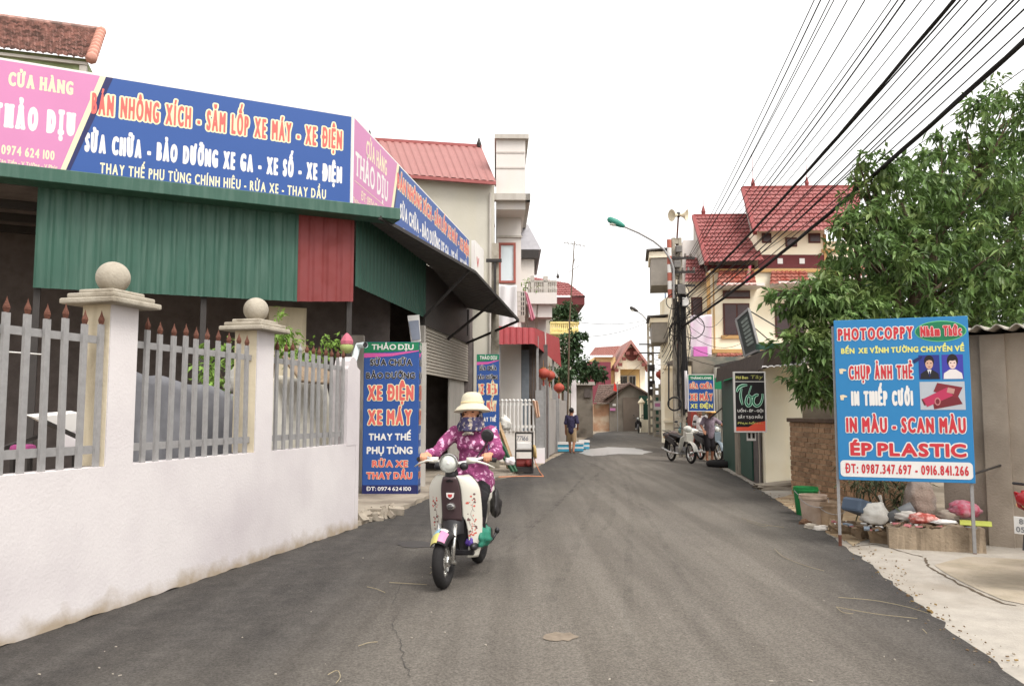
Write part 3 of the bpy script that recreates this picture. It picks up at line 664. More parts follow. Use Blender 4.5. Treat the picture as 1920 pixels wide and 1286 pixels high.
# --- printed banners
def banner(name, label, pl, x0, y0f, xs, x1, white_end=None, side=False):
    o = .015 if side else .16; q = pl.shift(o)
    rt = thing(name, label, 'sign', pl.pt(q.pix(xs[0], 250)[0], zb, o))
    S = lambda x, y=250: q.pix(x, y)[0]
    sl_, sr = x0, S(x1)
    mb = MB(); mb.pbox(pl, sl_, sr, zb, zt, o - .1, o); mb.build('sign_board', m_sw, rt)
    e = .004; P = q.pt; t0, b0 = S(*xs[0]) if False else S(xs[0]), S(xs[1]); t1, b1 = S(xs[2]), S(xs[3])
    za, zc = zb + .03, zt - .03
    MB().poly([P(sl_ + .02, za, e), P(b0, za, e), P(t0, zc, e), P(sl_ + .02, zc, e)]).build('pink_panel', m_pink, rt)
    MB().poly([P(b0, za, e), P(b1, za, e), P(t1, zc, e), P(t0, zc, e)]).build('yellow_stripe', m_cy, rt)
    MB().poly([P(b1, za, e), P(sr - (.05 if not side else .02), za, e), P(sr - (.05 if not side else .02), zc, e), P(t1, zc, e)]).build('blue_panel', m_blue, rt)
    MB().poly([P(b1, za, e * 1.6), P(b1 + .05, za, e * 1.6), P(t1 + .09, zc, e * 1.6), P(t1, zc, e * 1.6)]).build('navy_stripe', m_navy, rt)
    H = zt - zb; k = dict(off=o + .002)
    pk = [('CỬA HÀNG', .68, .2, .30, .82, m_cy, .055, .05), ('THẢO DỊU', .36, .27, .06, .86, m_sw, .06, .07), ('ĐT: 0974 624 100', .135, .1, .2, .74, m_cy, .03, 0), ('Thượng Lạp - Tân Tiến - V.Tường - V.Phúc', .045, .055, .02, .86, m_cy, .02, 0)]
    pw = (b0 + t0) / 2 - (.0); pl0 = max(sl_, pw - 1.9) if not side else sl_; W_ = pw - pl0
    if not side:
        for tx, p0, p1, yt, mm, bo, se in (('CỬA HÀNG', (15, 163), (137, 177), 137, m_cy, .1, .05), ('THẢO DỊU', (-14, 236), (140, 257), 190, m_sw, .13, .07), ('ĐT: 0974 624 100', (-34, 288), (102, 298), 270, m_cy, .06, 0), ('Thượng Lạp - Tân Tiến - V.Tường - V.Phúc', (-62, 303), (108, 315), 295, m_cy, .04, 0)):
            letter_px(tx, FS, p0, p1, yt, mm, rt, bold=bo, serif=se, res=24, off=o + .002)
        pk = []
    for tx, zf, hf, fa, fb, mm, bo, se in pk:
        sh = -.03 if tx.startswith('C') else 0
        a_, b_ = pl0 + W_ * fa, pl0 + W_ * fb
        lettering(tx, pl, a_, b_, zb + H * zf, H * hf, mm, rt, bold=bo, serif=se, res=20 if hf > .08 else 10, off=o + .002, om=m_pinkd if tx.startswith('TH') and 0 else None)
    if side: MB().poly([P(pl0 + .1, zb + H * .285, e * 1.5), P(pl0 + W_ * .76, zb + H * .285, e * 1.5), P(pl0 + W_ * .76, zb + H * .292, e * 1.5), P(pl0 + .1, zb + H * .292, e * 1.5)]).build('rule', m_cy, rt)
    return rt, q, o
b1, q1, o1 = banner('shop_banner', 'long blue and pink shop banner facing the crossroads above the green sheets', FS, -5.6, 118, (183, 117, 194, 127), 664)
for tx, p0, p1, yt, mm, bo, om, ow in (('BÁN NHÔNG XÍCH - SĂM LỐP XE MÁY - XE ĐIỆN', (171, 216), (641, 279), 176, m_ltred, .1, m_cy, .07), ('SỬA CHỮA - BẢO DƯỠNG XE GA - XE SỐ - XE ĐIỆN', (158, 284), (641, 345), 248, m_sw, .11, None, 0), ('THAY THẾ PHỤ TÙNG CHÍNH HIỆU - RỬA XE - THAY DẦU', (187, 325), (611, 374), 305, m_cy, .055, None, 0)):
    letter_px(tx, FS, p0, p1, yt, mm, b1, bold=bo, om=om, ow=ow, off=o1 + .002, res=26, track=.13)
sp_ = SS.pix(742, 360)[0]
b2, q2, o2 = banner('shop_banner', 'foreshortened blue and pink shop banner running along the street above the black awning', SS, -.2, 223, (745, 730, 749, 734), 880, side=True)
SW = q2.pix(880, 460)[0]; sa_ = q2.pix(744, 360)[0]; Hh = zt - zb
for tx, fa, fb, zf, hf, mm, bo, om, ow in (('BÁN NHÔNG XÍCH - SĂM LỐP XE MÁY - XE ĐIỆN', .0, .985, .66, .21, m_ltred, .1, m_cy, .07), ('SỬA CHỮA - BẢO DƯỠNG XE GA - XE SỐ - XE ĐIỆN', .03, .97, .3, .2, m_sw, .1, None, 0), ('THAY THẾ PHỤ TÙNG CHÍNH HIỆU - RỬA XE - THAY DẦU', .06, .94, .08, .12, m_cy, .05, None, 0)):
    lettering(tx, SS, sa_ + (SW - sa_) * fa, sa_ + (SW - sa_) * fb, zb + Hh * zf, Hh * hf, mm, b2, bold=bo, om=om, ow=ow, off=o2 + .002, res=14)
mb = MB(); e0, e1 = SW + .05, q2.pix(905, 480)[0]; mb.pbox(SS, e0, e1, zb - .1, zt, .06, .16); w = mb.build('end_sign', m_sw, None)
tag(w, 'white printed panel at the far end of the street side banner', 'sign')
lettering('V', SS, e0 + .25, e0 + .6, zb + .75, .3, m_pred, w, off=.162, res=8)
# ------------------------------------------------------------------ standing box signs
def box_sign(label, Y0, x0, x1, ytop, ybot, lines, depth, ang=(1, 0.0), res=16):
    a = at(x0, ybot, Y0); pl = Plane((a.x, a.y), ang); s1, z1 = pl.pix(x1, ytop); z0 = pl.pix(x0, ybot)[1]; z1 = pl.pix(x0, ytop)[1]
    rt = thing('box_sign', label, 'sign', pl.pt(s1 / 2, z0, -depth / 2))
    MB().pbox(pl, 0, s1, z0, z1, -depth, 0).build('lightbox', m_blue, rt, bevel=.012)
    sp = Plane(pl.pt(s1, 0)[:2], tuple((-pl.n)[:2]))
    H = z1 - z0
    for p, w in ((pl, s1), (sp, depth)):
        P = p.pt; n = 12; e = .003
        MB().poly([P(0.005, z1 - H * .075, e), P(w - .005, z1 - H * .055, e), P(w - .005, z1 - .004, e), P(.005, z1 - .004, e)]).build('green_band', m_pgreen if 1 else 0, rt)
        MB().poly([P(.005, z1 - H * .105, e), P(w * .5, z1 - H * .095, e), P(w - .005, z1 - H * .062, e), P(w - .005, z1 - H * .055, e), P(w * .5, z1 - H * .075, e), P(.005, z1 - H * .075, e)]).build('pink_band', m_pinkd, rt)
        MB().poly([P(.005, z0 + .005, e), P(w - .005, z0 + .005, e), P(w - .005, z0 + H * .062, e), P(.005, z0 + H * .062, e)]).build('navy_band', m_navy, rt)
        for tx, f0, f1, zc, ch, mm, bo, om, ow in lines:
            lettering(tx, p, w * f0, w * f1, z1 - H * zc, H * ch, mm, rt, bold=bo, om=om, ow=ow, off=.002, res=res)
    return rt, pl, s1, z0, z1
TL = [('THẢO DỊU', .14, .9, .052, .036, m_sw, .07, None, 0), ('SỬA CHỮA', .12, .88, .157, .043, m_pblack, .09, m_sw, .04), ('BẢO DƯỠNG', .05, .93, .243, .04, m_pblack, .09, m_sw, .04),
      ('XE ĐIỆN', .08, .91, .387, .1, m_ltred, .1, m_cy, .05), ('XE MÁY', .09, .88, .548, .1, m_ltred, .1, m_cy, .05), ('THAY THẾ', .11, .87, .648, .045, m_sw, .1, None, 0), ('PHỤ TÙNG', .08, .9, .737, .047, m_sw, .1, None, 0),
      ('RỬA XE', .18, .82, .823, .045, m_ltred, .12, m_cy, .05), ('THAY DẦU', .08, .9, .9, .045, m_ltred, .12, m_cy, .05), ('ĐT: 0974 624 100', .08, .88, .975, .026, m_sw, .05, None, 0)]
box_sign('big blue standing box sign with red and white writing beside the white wall end', 14.1, 678, 786, 641, 927, TL, .4)
box_sign('narrower blue box sign standing behind the rider at the far shop corner', 18.2, 893, 936, 664, 860, TL, .4, res=9)
a = at(762, 640, 15.4); pl = Plane((a.x, a.y), (1, .1))
mb = MB(); mb.prism([at(764, 592, 15.4), at(786, 590, 15.4), at(789, 640, 15.4), at(771, 642, 15.4)], (0, .02, 0)); mb.mi = 1
mb.prism([at(766, 602, 15.38), at(785, 600, 15.38), at(788, 636, 15.38), at(773, 638, 15.38)], (0, .005, 0))
mb.build('notice_board', [m_sw, mat('grey blue print', (128, 134, 148), .6, .1, 10)], label='small tilted grey notice board above the big blue box sign', cat='sign')
# ------------------------------------------------------------------ things behind the railings
BH = WL.shift(-.75)
def bp(px, py): return BH.pix(px, py)
m_tarp = mat('grey tarpaulin', (100, 100, 104), .7, .15, 3, .2, 20, second=(124, 124, 128), s2=2)
def cloth(pl, x0, x1, top0, top1, z0, m, name, label, cat, wav=.05, thick=.03, top_pts=None):
    def fn(u, v):
        px = x0 + (x1 - x0) * u; s_ = pl.pix(px, 770)[0]; ty = top0 + (top1 - top0) * u; zt_ = pl.pix(px, ty)[1] + .02 * math.sin(u * 19)
        z = z0 + (zt_ - z0) * v; o = wav * (math.sin(u * 22 + v * 2) * .5 + math.sin(u * 9 + 1) * .6 + math.sin(v * 7 + u * 3) * .25) - .25 * v
        return pl.pt(s_, z, o)
    mb = MB(); mb.grid(fn, 50, 16); o = mb.build(name, m, smooth=True, label=label, cat=cat); md = o.modifiers.new('t', 'SOLIDIFY'); md.thickness = thick; return o
cloth(BH, 252, 484, 686, 738, .25, m_tarp, 'tarpaulin', 'grey tarpaulin leaning behind the middle railing section', 'tarpaulin', .035)
cloth(WL.shift(-.45), 508, 642, 708, 704, .95, mat('woven white sacking', (190, 186, 176), .9, .06, 4, .5, 60, second=(186, 178, 160), s2=2), 'sack_sheet', 'white woven sack sheet hung behind the last railing section', 'sheet', .03)
def lump(name, m, c, r, label, cat, seed=1, sq=1., group=None):
    g = random.Random(seed); mb = MB(); mb.ball((0, 0, 0), 1., 24, 16); ph = [g.uniform(0, 6) for _ in range(9)]
    o = []
    for p in mb.v:
        d = 1 + .1 * abs(math.sin(p.x * 4 + p.z * 5 + ph[4])) * abs(math.cos(p.y * 6 - p.z * 3 + ph[5])) - .09 * abs(math.sin(p.z * 7 + p.y * 5 + ph[6])) + .09 * math.sin(p.x * 5 + ph[0]) + .08 * math.sin(p.y * 6 + p.z * 3 + ph[1]) + .06 * math.sin(p.z * 9 + p.x * 4 + ph[2]) + .04 * math.sin(p.x * 15 + p.y * 11 + ph[3])
        z = p.z * d; z = max(z, -.75); o.append(Vector((c[0] + p.x * d * r[0], c[1] + p.y * d * r[1], c[2] + z * r[2])))
    mb.v = o; return mb.build(name, m, smooth=True, label=label, cat=cat, group=group)
p = WL.shift(-.5).pix(452, 715); c = WL.shift(-.5).pt(*p)
m_bag = mat('white plastic bag', (206, 202, 194), .5, .1, 9, .4, 30)
lump('plastic_bag', m_bag, c, (.16, .2, .17), 'crumpled white plastic bag on the tarpaulin behind the railings', 'bag', 3)
mb = MB(); mb.ball(c + Vector((.12, -.05, .05)), (.05, .06, .05)); mb.build('rag', flat('teal cloth', (70, 140, 150), .8), smooth=True, label='small teal rag by the white plastic bag behind the railings', cat='rag')
# white scrap panels in the dark yard
Q = WL.shift(-1.1); mb = MB()
def qp(x, y, o=0): s_, z = Q.pix(x, y); return Q.pt(s_, z, o)
mb.prism([qp(62, 782), qp(150, 774), qp(152, 818), qp(96, 800)], (-.25, .3, .02)); mb.mi = 1; mb.prism([qp(108, 812), qp(150, 806), qp(152, 846), qp(118, 838)], (-.02, .03, 0)); mb.mi = 2
mb.bar(qp(20, 842, -.1), qp(98, 815, -.1), .03); mb.bar(qp(60, 788, .1), qp(150, 830, .1), .03); mb.bar(qp(30, 858), qp(150, 846), .025)
for x in (30, 62, 120, 145): mb.bar(qp(x, 990, -.05), qp(x + 4, 832, -.05), .03)
mb.build('scrap_panels', [m_sw, m_white, m_steel], label='white scrap panels on a dark steel frame in the yard behind the first railing section', cat='scrap')
mb = MB(); mb.cbox(qp(24, 842, .1), (.16, .14, .08)); mb.build('pink_cloth', flat('dull magenta', (136, 58, 104), .8), label='pink cloth bundle behind the railings at the photo edge', cat='cloth', bevel=.03)
mb = MB(); p0, p1 = WL.pt(-3, 2.05, -.6), WL.pt(ws(212), 1.93, -.6); mb.tube([p0.lerp(p1, t / 8) - Vector((0, 0, .05 * math.sin(math.pi * t / 8))) for t in range(9)], .006, 5); mb.build('cord', m_sw, label='thin white cord strung behind the first railing section', cat='cord')
def bush(name, label, blobs, per, L, w, m, cat='plant', seed=1, stems=None, group=None):
    g = random.Random(seed); base = Vector((sum(b[0][0] for b in blobs) / len(blobs), sum(b[0][1] for b in blobs) / len(blobs), 0))
    rt = thing(name, label, cat, base, group=group); mb = MB(); cs = []
    for c, r, n in blobs:
        for _ in range(n):
            d = rvec(g).normalized() * (g.random() ** .4); cs.append(Vector(c) + Vector((d.x * r[0], d.y * r[1], d.z * r[2])))
    sprays(mb, cs, per, L, w, g, spread=L * 2); mb.build('foliage', m, rt)
    mb = MB()
    for c, r, n in blobs:
        for _ in range(2): mb.tube([base + rvec(g) * .05 * Vector((1, 1, 0)).length, Vector(c).lerp(base, .4) + rvec(g) * .05, Vector(c)], [.018, .012, .004], 5)
    mb.build('stem', m_bark, rt); return rt
B2 = WL.shift(-1.3)
def b2(px, py): return B2.pt(*B2.pix(px, py))
bush('shrub', 'leafy shrub behind the last railing section and second ball pillar', [(b2(535, 655), (.22, .3, .28), 26), (b2(520, 622), (.12, .2, .2), 12), (b2(580, 668), (.25, .25, .14), 16), (b2(615, 650), (.16, .2, .14), 9), (b2(410, 690), (.16, .3, .25), 16), (b2(395, 730), (.2, .2, .12), 10), (b2(440, 668), (.14, .2, .2), 9)], 9, .11, .045, m_leafy, seed=5)
cloth(WL.shift(-.3), 560, 645, 665, 690, 1.85, mat('brown net', (134, 116, 96), .95, .2, 20), 'net', 'brown sagging net on the last railings beside the lotus', 'net', .03)
# lotus and pipe on the end post
EP = WL.shift(-.25); ep = lambda x, y: EP.pt(*EP.pix(x, y))
lt = thing('lotus_ornament', 'pink lotus bud ornament with green base behind the wall end post', 'ornament', ep(652, 668))
c = ep(650, 655)
MB().lathe([(.05, 0), (.085, .05), (.09, .1), (.05, .13)], c - Vector((0, 0, .05)), 14).build('green_base', flat('moss green paint', (140, 150, 92), .7), lt, smooth=True)
MB().lathe([(.05, 0), (.082, .05), (.086, .09), (.062, .14), (.025, .185), (0, .2)], c + Vector((.0, 0, .02)), 8).build('petals', flat('lotus pink', (170, 92, 108), .7), lt)
mb = MB(); q0, q1 = ep(648, 700), ep(664, 648); d = WL.shift(0).n * .06
mb.tube([q0 + d, q0.lerp(q1, .7) + d, q1 + d, q1 + d * 2.2 + Vector((.05, -.1, 0))], .042, 12, cap=False); mb.mi = 1; mb.lathe([(0, 0), (.04, 0), (.04, .01), (0, .01)], q1 + d * 2 + Vector((.04, -.08, 0)), 12, axis=d * .6 + Vector((.05, -.1, 0)))
mb.build('drain_pipe', [flat('pale pvc', (196, 206, 208), .5), m_pblack], label='pale plastic pipe elbow tied to the wall end post', cat='pipe')
# ------------------------------------------------------------------ tiled house behind the shop (top left)
th = thing('tiled_house', 'old house with weathered clay tile roof rising behind the shop banner', 'house', at(60, 700, 18.5))
e0, e1, r1, r0 = at(-160, 76, 16.9), at(166, 115, 17.9), at(186, 60, 20.2), at(-160, 14, 19.2)
MB().tiles(e0, e1, r1, r0, 22, 16, .035, .05).build('roof', m_tile_old, th)
mb = MB(); n = 9
for i in range(n):
    a, b = e1.lerp(r1, i / n), e1.lerp(r1, (i + 1.15) / n); mb.tube([a + Vector((.06, 0, .06)), b + Vector((.06, 0, .02))], [.13, .11], 8)
mb.build('verge_tile', m_vc, th, smooth=True)
mb = MB(); mb.tube([r1 + Vector((0, 0, .04)), r0 + Vector((0, 0, .04))], .09, 8); mb.build('ridge', m_tile_old, th)
w0, w1 = at(-160, 100, 17.0), at(160, 132, 18.0); hp = Plane((w0.x, w0.y), (w1.x - w0.x, w1.y - w0.y)); Lh = (w1 - w0).length
mb = MB(); mb.pbox(hp, 0, Lh, 0, e1.z + .1, -3, 0); mb.mi = 1; mb.pbox(hp, 0, Lh + .05, e1.z - .07, e1.z - .005, .001, .07); mb.pbox(hp, Lh - .12, Lh + .03, 0, e1.z - .08, -.1, .05)
mb.build('wall', [mat('moss green render', (138, 148, 110), .9, .15, 5, second=(110, 118, 84), s2=3), m_greyp], th)
# ------------------------------------------------------------------ cement house with red metal roof, tower, awning, gate
hb = thing('cement_house', 'tall bare cement house with a red ribbed metal roof', 'house', at(800, 770, 25))
Y = 23.0; w1 = at(927, 338, Y); HP = Plane((w1.x, w1.y), (1, .02)); zr1 = w1.z
mb = MB(); mb.pbox(HP, -8, 0, 0, zr1, -6, 0); mb.build('wall', m_beigeh, hb)
ev0, ev1 = at(660, 320, Y - .3), at(930, 341, Y - .3); rg1, rg0 = at(903, 277, Y + 3), at(640, 260, Y + 3)
mb = MB(); mb.corr(ev0, ev1, rg1, rg0, .22, .03); mb.corr(rg0, rg1, rg1 + Vector((.4, 3, -2)), rg0 + Vector((0, 3, -2)), .4, .03); roof = mb.build('roof', mat('sunbleached red sheet', (146, 100, 96), .6, .06, 2), hb)
mb = MB(); mb.bar(ev0 - Vector((0, 0, .05)), ev1 - Vector((0, 0, .05)), .08, .09); mb.build('eave_trim', mat('faded red trim', (150, 84, 82), .6), roof); mb = MB(); mb.bar(rg0 + Vector((0, 0, .03)), rg1 + Vector((0, 0, .03)), .14, .1); mb.build('ridge_cap', mat('faded red trim', (150, 84, 82), .6), roof)
for x in (693, 898):
    q = at(x, 276 if x > 800 else 262, Y + 2.9); mb = MB(); mb.lathe([(.05, 0), (.08, .12), (.05, .2), (.02, .3), (.008, .32), (.006, 1.2 if x < 800 else 1.4)], q, 8); mb.build('lightning_rod', m_steel, roof)
mb = MB(); mb.tube([HP.pt(-.12, zr1 - .4, .05), HP.pt(-.12, 3, .05)], .04, 6); mb.build('downpipe', m_greyp, hb)
tw = thing('tower_house', 'slim pale townhouse with a tall grooved parapet tower and ledge', 'house', at(955, 770, 26))
TP = Plane(tuple(at(930, 400, 23.4)[:2]), (1, .02)); T2 = TP.shift(-1.0)
s1 = TP.pix(985, 300)[0]; z = lambda y: TP.pix(950, y)[1]
mb = MB(); mb.pbox(TP, 0, s1, z(393), z(262), -5, 0)
for y in (284, 312): pass
t0 = T2.pix(931, 500)[0]; t1 = T2.pix(977, 500)[0]; mb.pbox(T2, t0, t1, 0, z(393) - .002, -4, 0); mb.build('wall', m_whiteh, tw)
mb = MB(); mb.pbox(TP, -.05, s1 + .1, z(262), z(254), -5.1, .12); mb.pbox(TP, -.05, s1 + .14, z(379), z(367), .001, .25); mb.pbox(TP, s1 + .001, s1 + .14, z(379), z(367), -5, .25); mb.pbox(T2, t0, t1 + .03, T2.pix(950, 446)[1], T2.pix(950, 442)[1], .001, .05); mb.build('ledge', m_greyp, tw)
mb = MB()
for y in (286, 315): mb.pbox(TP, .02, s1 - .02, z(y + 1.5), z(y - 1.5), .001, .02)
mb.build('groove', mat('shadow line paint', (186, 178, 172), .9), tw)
wz0, wz1 = T2.pix(950, 531)[1], T2.pix(950, 456)[1]; wa, wb = T2.pix(935, 500)[0], T2.pix(967, 500)[0]
mb = MB(); f = .07
mb.pbox(T2, wa, wb, wz0, wz0 + f, .001, .07); mb.pbox(T2, wa, wb, wz1 - f, wz1, .001, .07); mb.pbox(T2, wa, wa + f, wz0 + f, wz1 - f, .001, .07); mb.pbox(T2, wb - f, wb, wz0 + f, wz1 - f, .001, .07)
wf = mb.build('window', flat('red brown frame', (150, 84, 74), .6), tw); MB().pbox(T2, wa + f, wb - f, wz0 + f, wz1 - f, .001, .02).build('pane', flat('pale frosted pane', (206, 216, 220), .15, .5), wf)
# vent block screen, balcony, grey roofed annexe behind
an = thing('balcony_house', 'white balcony house with a slanting grey roof behind the slim tower', 'house', at(1000, 770, 29))
AP = Plane(tuple(at(976, 500, 26)[:2]), (1, .02)); ax = lambda x, y=600: AP.pix(x, y)[0]; az = lambda y: AP.pix(990, y)[1]
mb = MB(); mb.pbox(AP, ax(940), ax(1002), 0, az(486), -6, 0); mb.pbox(AP, ax(976), ax(1024), 0, az(577), -5.5, .0015); mb.build('wall', m_whiteh, an)
mb = MB(); q = [at(975, 421, 27), at(990, 421, 27), at(1015, 468, 26), at(975, 468, 26)]; mb.prism(q, (0, 5, 0)); mb.mi = 1; mb.pbox(AP, ax(975), ax(1010), az(486), az(470), -4.5, .2); mb.build('roof', [mat('grey sheet roof', (150, 148, 152), .6), m_steel], an)
mb = MB(); mb.pbox(AP, ax(985), ax(1040), az(577), az(557), .002, 1.0); mb.pbox(AP, ax(990), ax(1032), az(600), az(577), .002, .8); bal = mb.build('balcony', m_whiteh, an)
mb = MB(); zb0, zb1 = az(557), az(538)
for k in range(14):
    s_ = ax(990) + (ax(1038) - ax(990)) * k / 13; mb.lathe([(.03, 0), (.05, .12), (.03, .22), (.045, zb1 - zb0)], AP.pt(s_, zb0, .95), 6)
mb.pbox(AP, ax(986), ax(1040), zb1, zb1 + .06, .86, 1.0); mb.pbox(AP, ax(1016), ax(1024), zb0, zb1 + .2, .8, 1.0); mb.pbox(AP, ax(993), ax(999), zb0, zb1 + .2, .8, 1.0); mb.build('balustrade', m_greyp, bal)
VP = Plane(tuple(at(966, 560, 24.4)[:2]), (1, .02)); v0, v1 = VP.pix(967, 560)[0], VP.pix(984, 560)[0]; y0, y1 = VP.pix(970, 592)[1], VP.pix(970, 547)[1]
mb = MB(); mb.pbox(VP, v0, v1, VP.pix(970, 604)[1], y0, -.2, 0); mb.mi = 1; mb.pbox(VP, v0 + .002, v1 - .002, y0, y1 - .002, -.18, -.1); mb.mi = 0
for i in range(6): mb.pbox(VP, v0, v1, y0 + (y1 - y0) * i / 5 - .015, y0 + (y1 - y0) * i / 5 + .015, -.08, -.001)
for i in range(5): mb.pbox(VP, v0 + (v1 - v0) * i / 4 - .015, v0 + (v1 - v0) * i / 4 + .015, y0, y1, -.07, 0)
mb.build('vent_block_screen', [m_greyp, m_dark], label='pierced grey vent block screen beside the hanging white cloth', cat='screen')
def hang(name, label, pts, Y, m, cat, wav=.04):
    p = [at(x, y, Y) for x, y in pts]          # top-left, top-right, bottom-right, bottom-left
    mb = MB(); mb.grid(lambda u, v: p[0].lerp(p[1], u).lerp(p[3].lerp(p[2], u), v) + Vector((0, wav * (math.sin(u * 11 + v * 2) + .5 * math.sin(u * 5 + v * 6)), .01 * math.sin(u * 9))), 22, 22)
    o = mb.build(name, m, smooth=True, label=label, cat=cat); o.modifiers.new('t', 'SOLIDIFY').thickness = .012; return o
hang('hanging_sheet', 'white cloth sheet hung below the brown framed window', ((932, 533), (969, 536), (970, 625), (932, 632)), 22.9, mat('white cotton', (206, 202, 202), .9, .04, 4, .2, 30), 'cloth')
hang('pink_towel', 'narrow pink towel hanging from the balcony by the vent screen', ((983, 545), (989, 550), (1003, 598), (996, 602)), 24.0, mat('pink towel', (190, 124, 140), .9, .08, 20), 'towel', .02)
g = random.Random(3)
bush('balcony_plant', 'potted leafy plants on the white balcony rail', [(at(985, 535, 25.2), (.16, .2, .3), 12), (at(1010, 540, 25.2), (.25, .2, .2), 10)], 6, .1, .05, m_leafy, seed=8)
# red awning over the gate
ra = thing('red_awning', 'red corrugated porch awning on thin posts above the picket gate', 'awning', at(990, 860, 24.5))
p = lambda x, y, Y: at(x, y, Y)
mb = MB(); mb.corr(p(932, 646, 22.6), p(1002, 645, 22.6), p(1002, 615, 22.8), p(932, 612, 22.8), .16, .02); mb.corr(p(1002, 646, 22.6), p(1052, 688, 33), p(1048, 634, 33.4), p(1002, 615, 22.8), .3, .02)
mb.add([p(932, 612, 22.8), p(1002, 615, 22.8), p(1048, 634, 33.4), p(985, 632, 33.4)], [(0, 1, 2, 3)])
mb.build('canopy', mat('red porch sheet', (138, 46, 50), .55, .1, 3), ra)
mb = MB()
for x, y, Y in ((1014, 640, 23.6), (1042, 668, 30)): q = p(x, y, Y); mb.bar((q.x - .1, q.y, 0), (q.x - .1, q.y, q.z + .15), .07)
q = p(936, 644, 22.8); mb.bar((q.x, q.y, 0), (q.x, q.y, q.z), .07); mb.build('post', m_galv, ra)
mb = MB(); mb.box((q.x - .3, 25.4, 0), (q.x + 1.5, 25.5, 3.6)); q2 = p(1000, 700, 25.4); mb.build('shopfront', m_dark, ra)
mb = MB()
for x in (948, 985): u = p(x, 760, 25.1); mb.box((u.x - .12, 25.0, 0), (u.x + .12, 25.2, 3.4))
mb.build('column', mat('blue grey column', (110, 116, 122), .8), ra)
# picket gate
GP = Plane(tuple(at(934, 850, 22.4)[:2]), (1, .02)); gx = lambda x: GP.pix(x, 800)[0]; gz = lambda y: GP.pix(970, y)[1]
pg = thing('picket_gate', 'white steel picket gate with sheet metal foot and a painted phone number', 'gate', GP.pt(gx(968), 0))
mb = MB(); mb.pbox(GP, gx(930), gx(1003), .1, gz(808), -.02, 0); foot = mb.build('gate_sheet', mat('white gate paint', (214, 208, 202), .6, .06, 6, second=(170, 160, 148), s2=3, lo=.5, hi=.8), pg)
mb = MB(); mb.pbox(GP, gx(930), gx(1003), gz(760), gz(756), -.02, .02); mb.pbox(GP, gx(930), gx(1003), gz(802), gz(797), -.02, .02); mb.build('gate_rail', m_sw, pg)
for k in range(10):
    s_ = gx(934) + (gx(1000) - gx(934)) * k / 9; mb = MB(); mb.tube([GP.pt(s_, gz(808), .03), GP.pt(s_, gz(753), .03)], .03, 6); mb.ball(GP.pt(s_, gz(751), .03), .045, 8, 6); mb.build('picket', m_sw, pg)
lettering('77166', GP, gx(968), gx(990), gz(826), gz(817) - gz(826), flat('grey stencil', (120, 122, 130), .7), pg, bold=.04, off=.0, res=10, slant=.15)
PP = Plane(tuple(at(1008, 850, 23.4)[:2]), (.145, 1)); mb = MB(); mb.box((at(1004, 800, 23.5).x, 23.4, 0), (at(1019, 800, 23.5).x, 23.7, 2.1)); mb.mi = 1; mb.box((at(1002, 800, 23.4).x - .02, 23.3, 0), (at(1020, 800, 23.4).x + .02, 23.75, .42))
mb.build('gate_pillar', [m_galv, m_white], label='grey steel gate pillar with white block base', cat='pillar')
S2 = Plane(tuple(at(1022, 860, 25)[:2]), (.15, 1)); mb = MB(); Lg = 8.2
sg = thing('side_gate', 'grey sheet gates and brown door along the street under the red awning', 'gate', S2.pt(4, 0))
mb = MB(); mb.pbox(S2, .9, 3.6, .05, 1.9, -.05, 0); mb.pbox(S2, 4.6, Lg, .05, 1.9, -.05, 0); mb.build('gate_leaf', mat('dull sheet gate', (158, 152, 148), .6, .1, 4), sg)
mb = MB(); mb.pbox(S2, 0, .7, .05, 1.95, -.05, 0); mb.build('brown_door', mat('brick red door', (136, 74, 62), .7, .1, 6), sg)
mb = MB()
for a in (-.1, .8, 3.7, 4.4, Lg): mb.pbox(S2, a, a + .14, 0, 2.3, -.1, .04)
mb.build('gate_post', m_galv, sg)
hang('draped_mat', 'rolled beige mat draped over the picket gate end', ((998, 750), (1008, 752), (1012, 782), (1006, 784)), 22.3, mat('beige mat', (196, 160, 136), .9, .1, 20), 'mat', .03)
# lanterns
m_lan = mat('lantern red', (156, 68, 54), .6, .1, 6)
def lantern(px, py, Y, r, label):
    c = at(px, py, Y); rt = thing('lantern', label, 'lantern', c - Vector((0, 0, r)), group='red paper lanterns along the street')
    prof = [(r * .35, -r * .78)] + [(r * (math.cos(t) * (1 if k % 2 else .955)), r * .8 * math.sin(t)) for k, t in enumerate([R(-72 + 9 * q) for q in range(17)])] + [(r * .35, r * .78)]
    MB().lathe(prof, c, 18).build('lantern_body', m_lan, rt, smooth=True)
    mb = MB(); mb.lathe([(r * .38, -r * .95), (r * .38, -r * .74)], c, 12); mb.lathe([(r * .38, r * .74), (r * .38, r * .9)], c, 12); mb.tube([c + Vector((0, 0, r * .9)), c + Vector((0, 0, r * 2))], .008, 4); mb.build('lantern_ring', flat('gilt ring', (150, 104, 60), .5), rt)
    mb = MB(); mb.lathe([(r * .06, -r * 1.9), (r * .14, -r * 1.8), (r * .1, -r * .95)], c, 8); mb.build('tassel', m_lan, rt)
lantern(1019, 700, 24, .2, 'upper left of two touching red lanterns under the red awning')
lantern(1030, 704, 26, .2, 'red lantern just behind and right of another under the red awning')
lantern(1048, 727, 27, .19, 'lower red lantern hanging over the side gate posts')
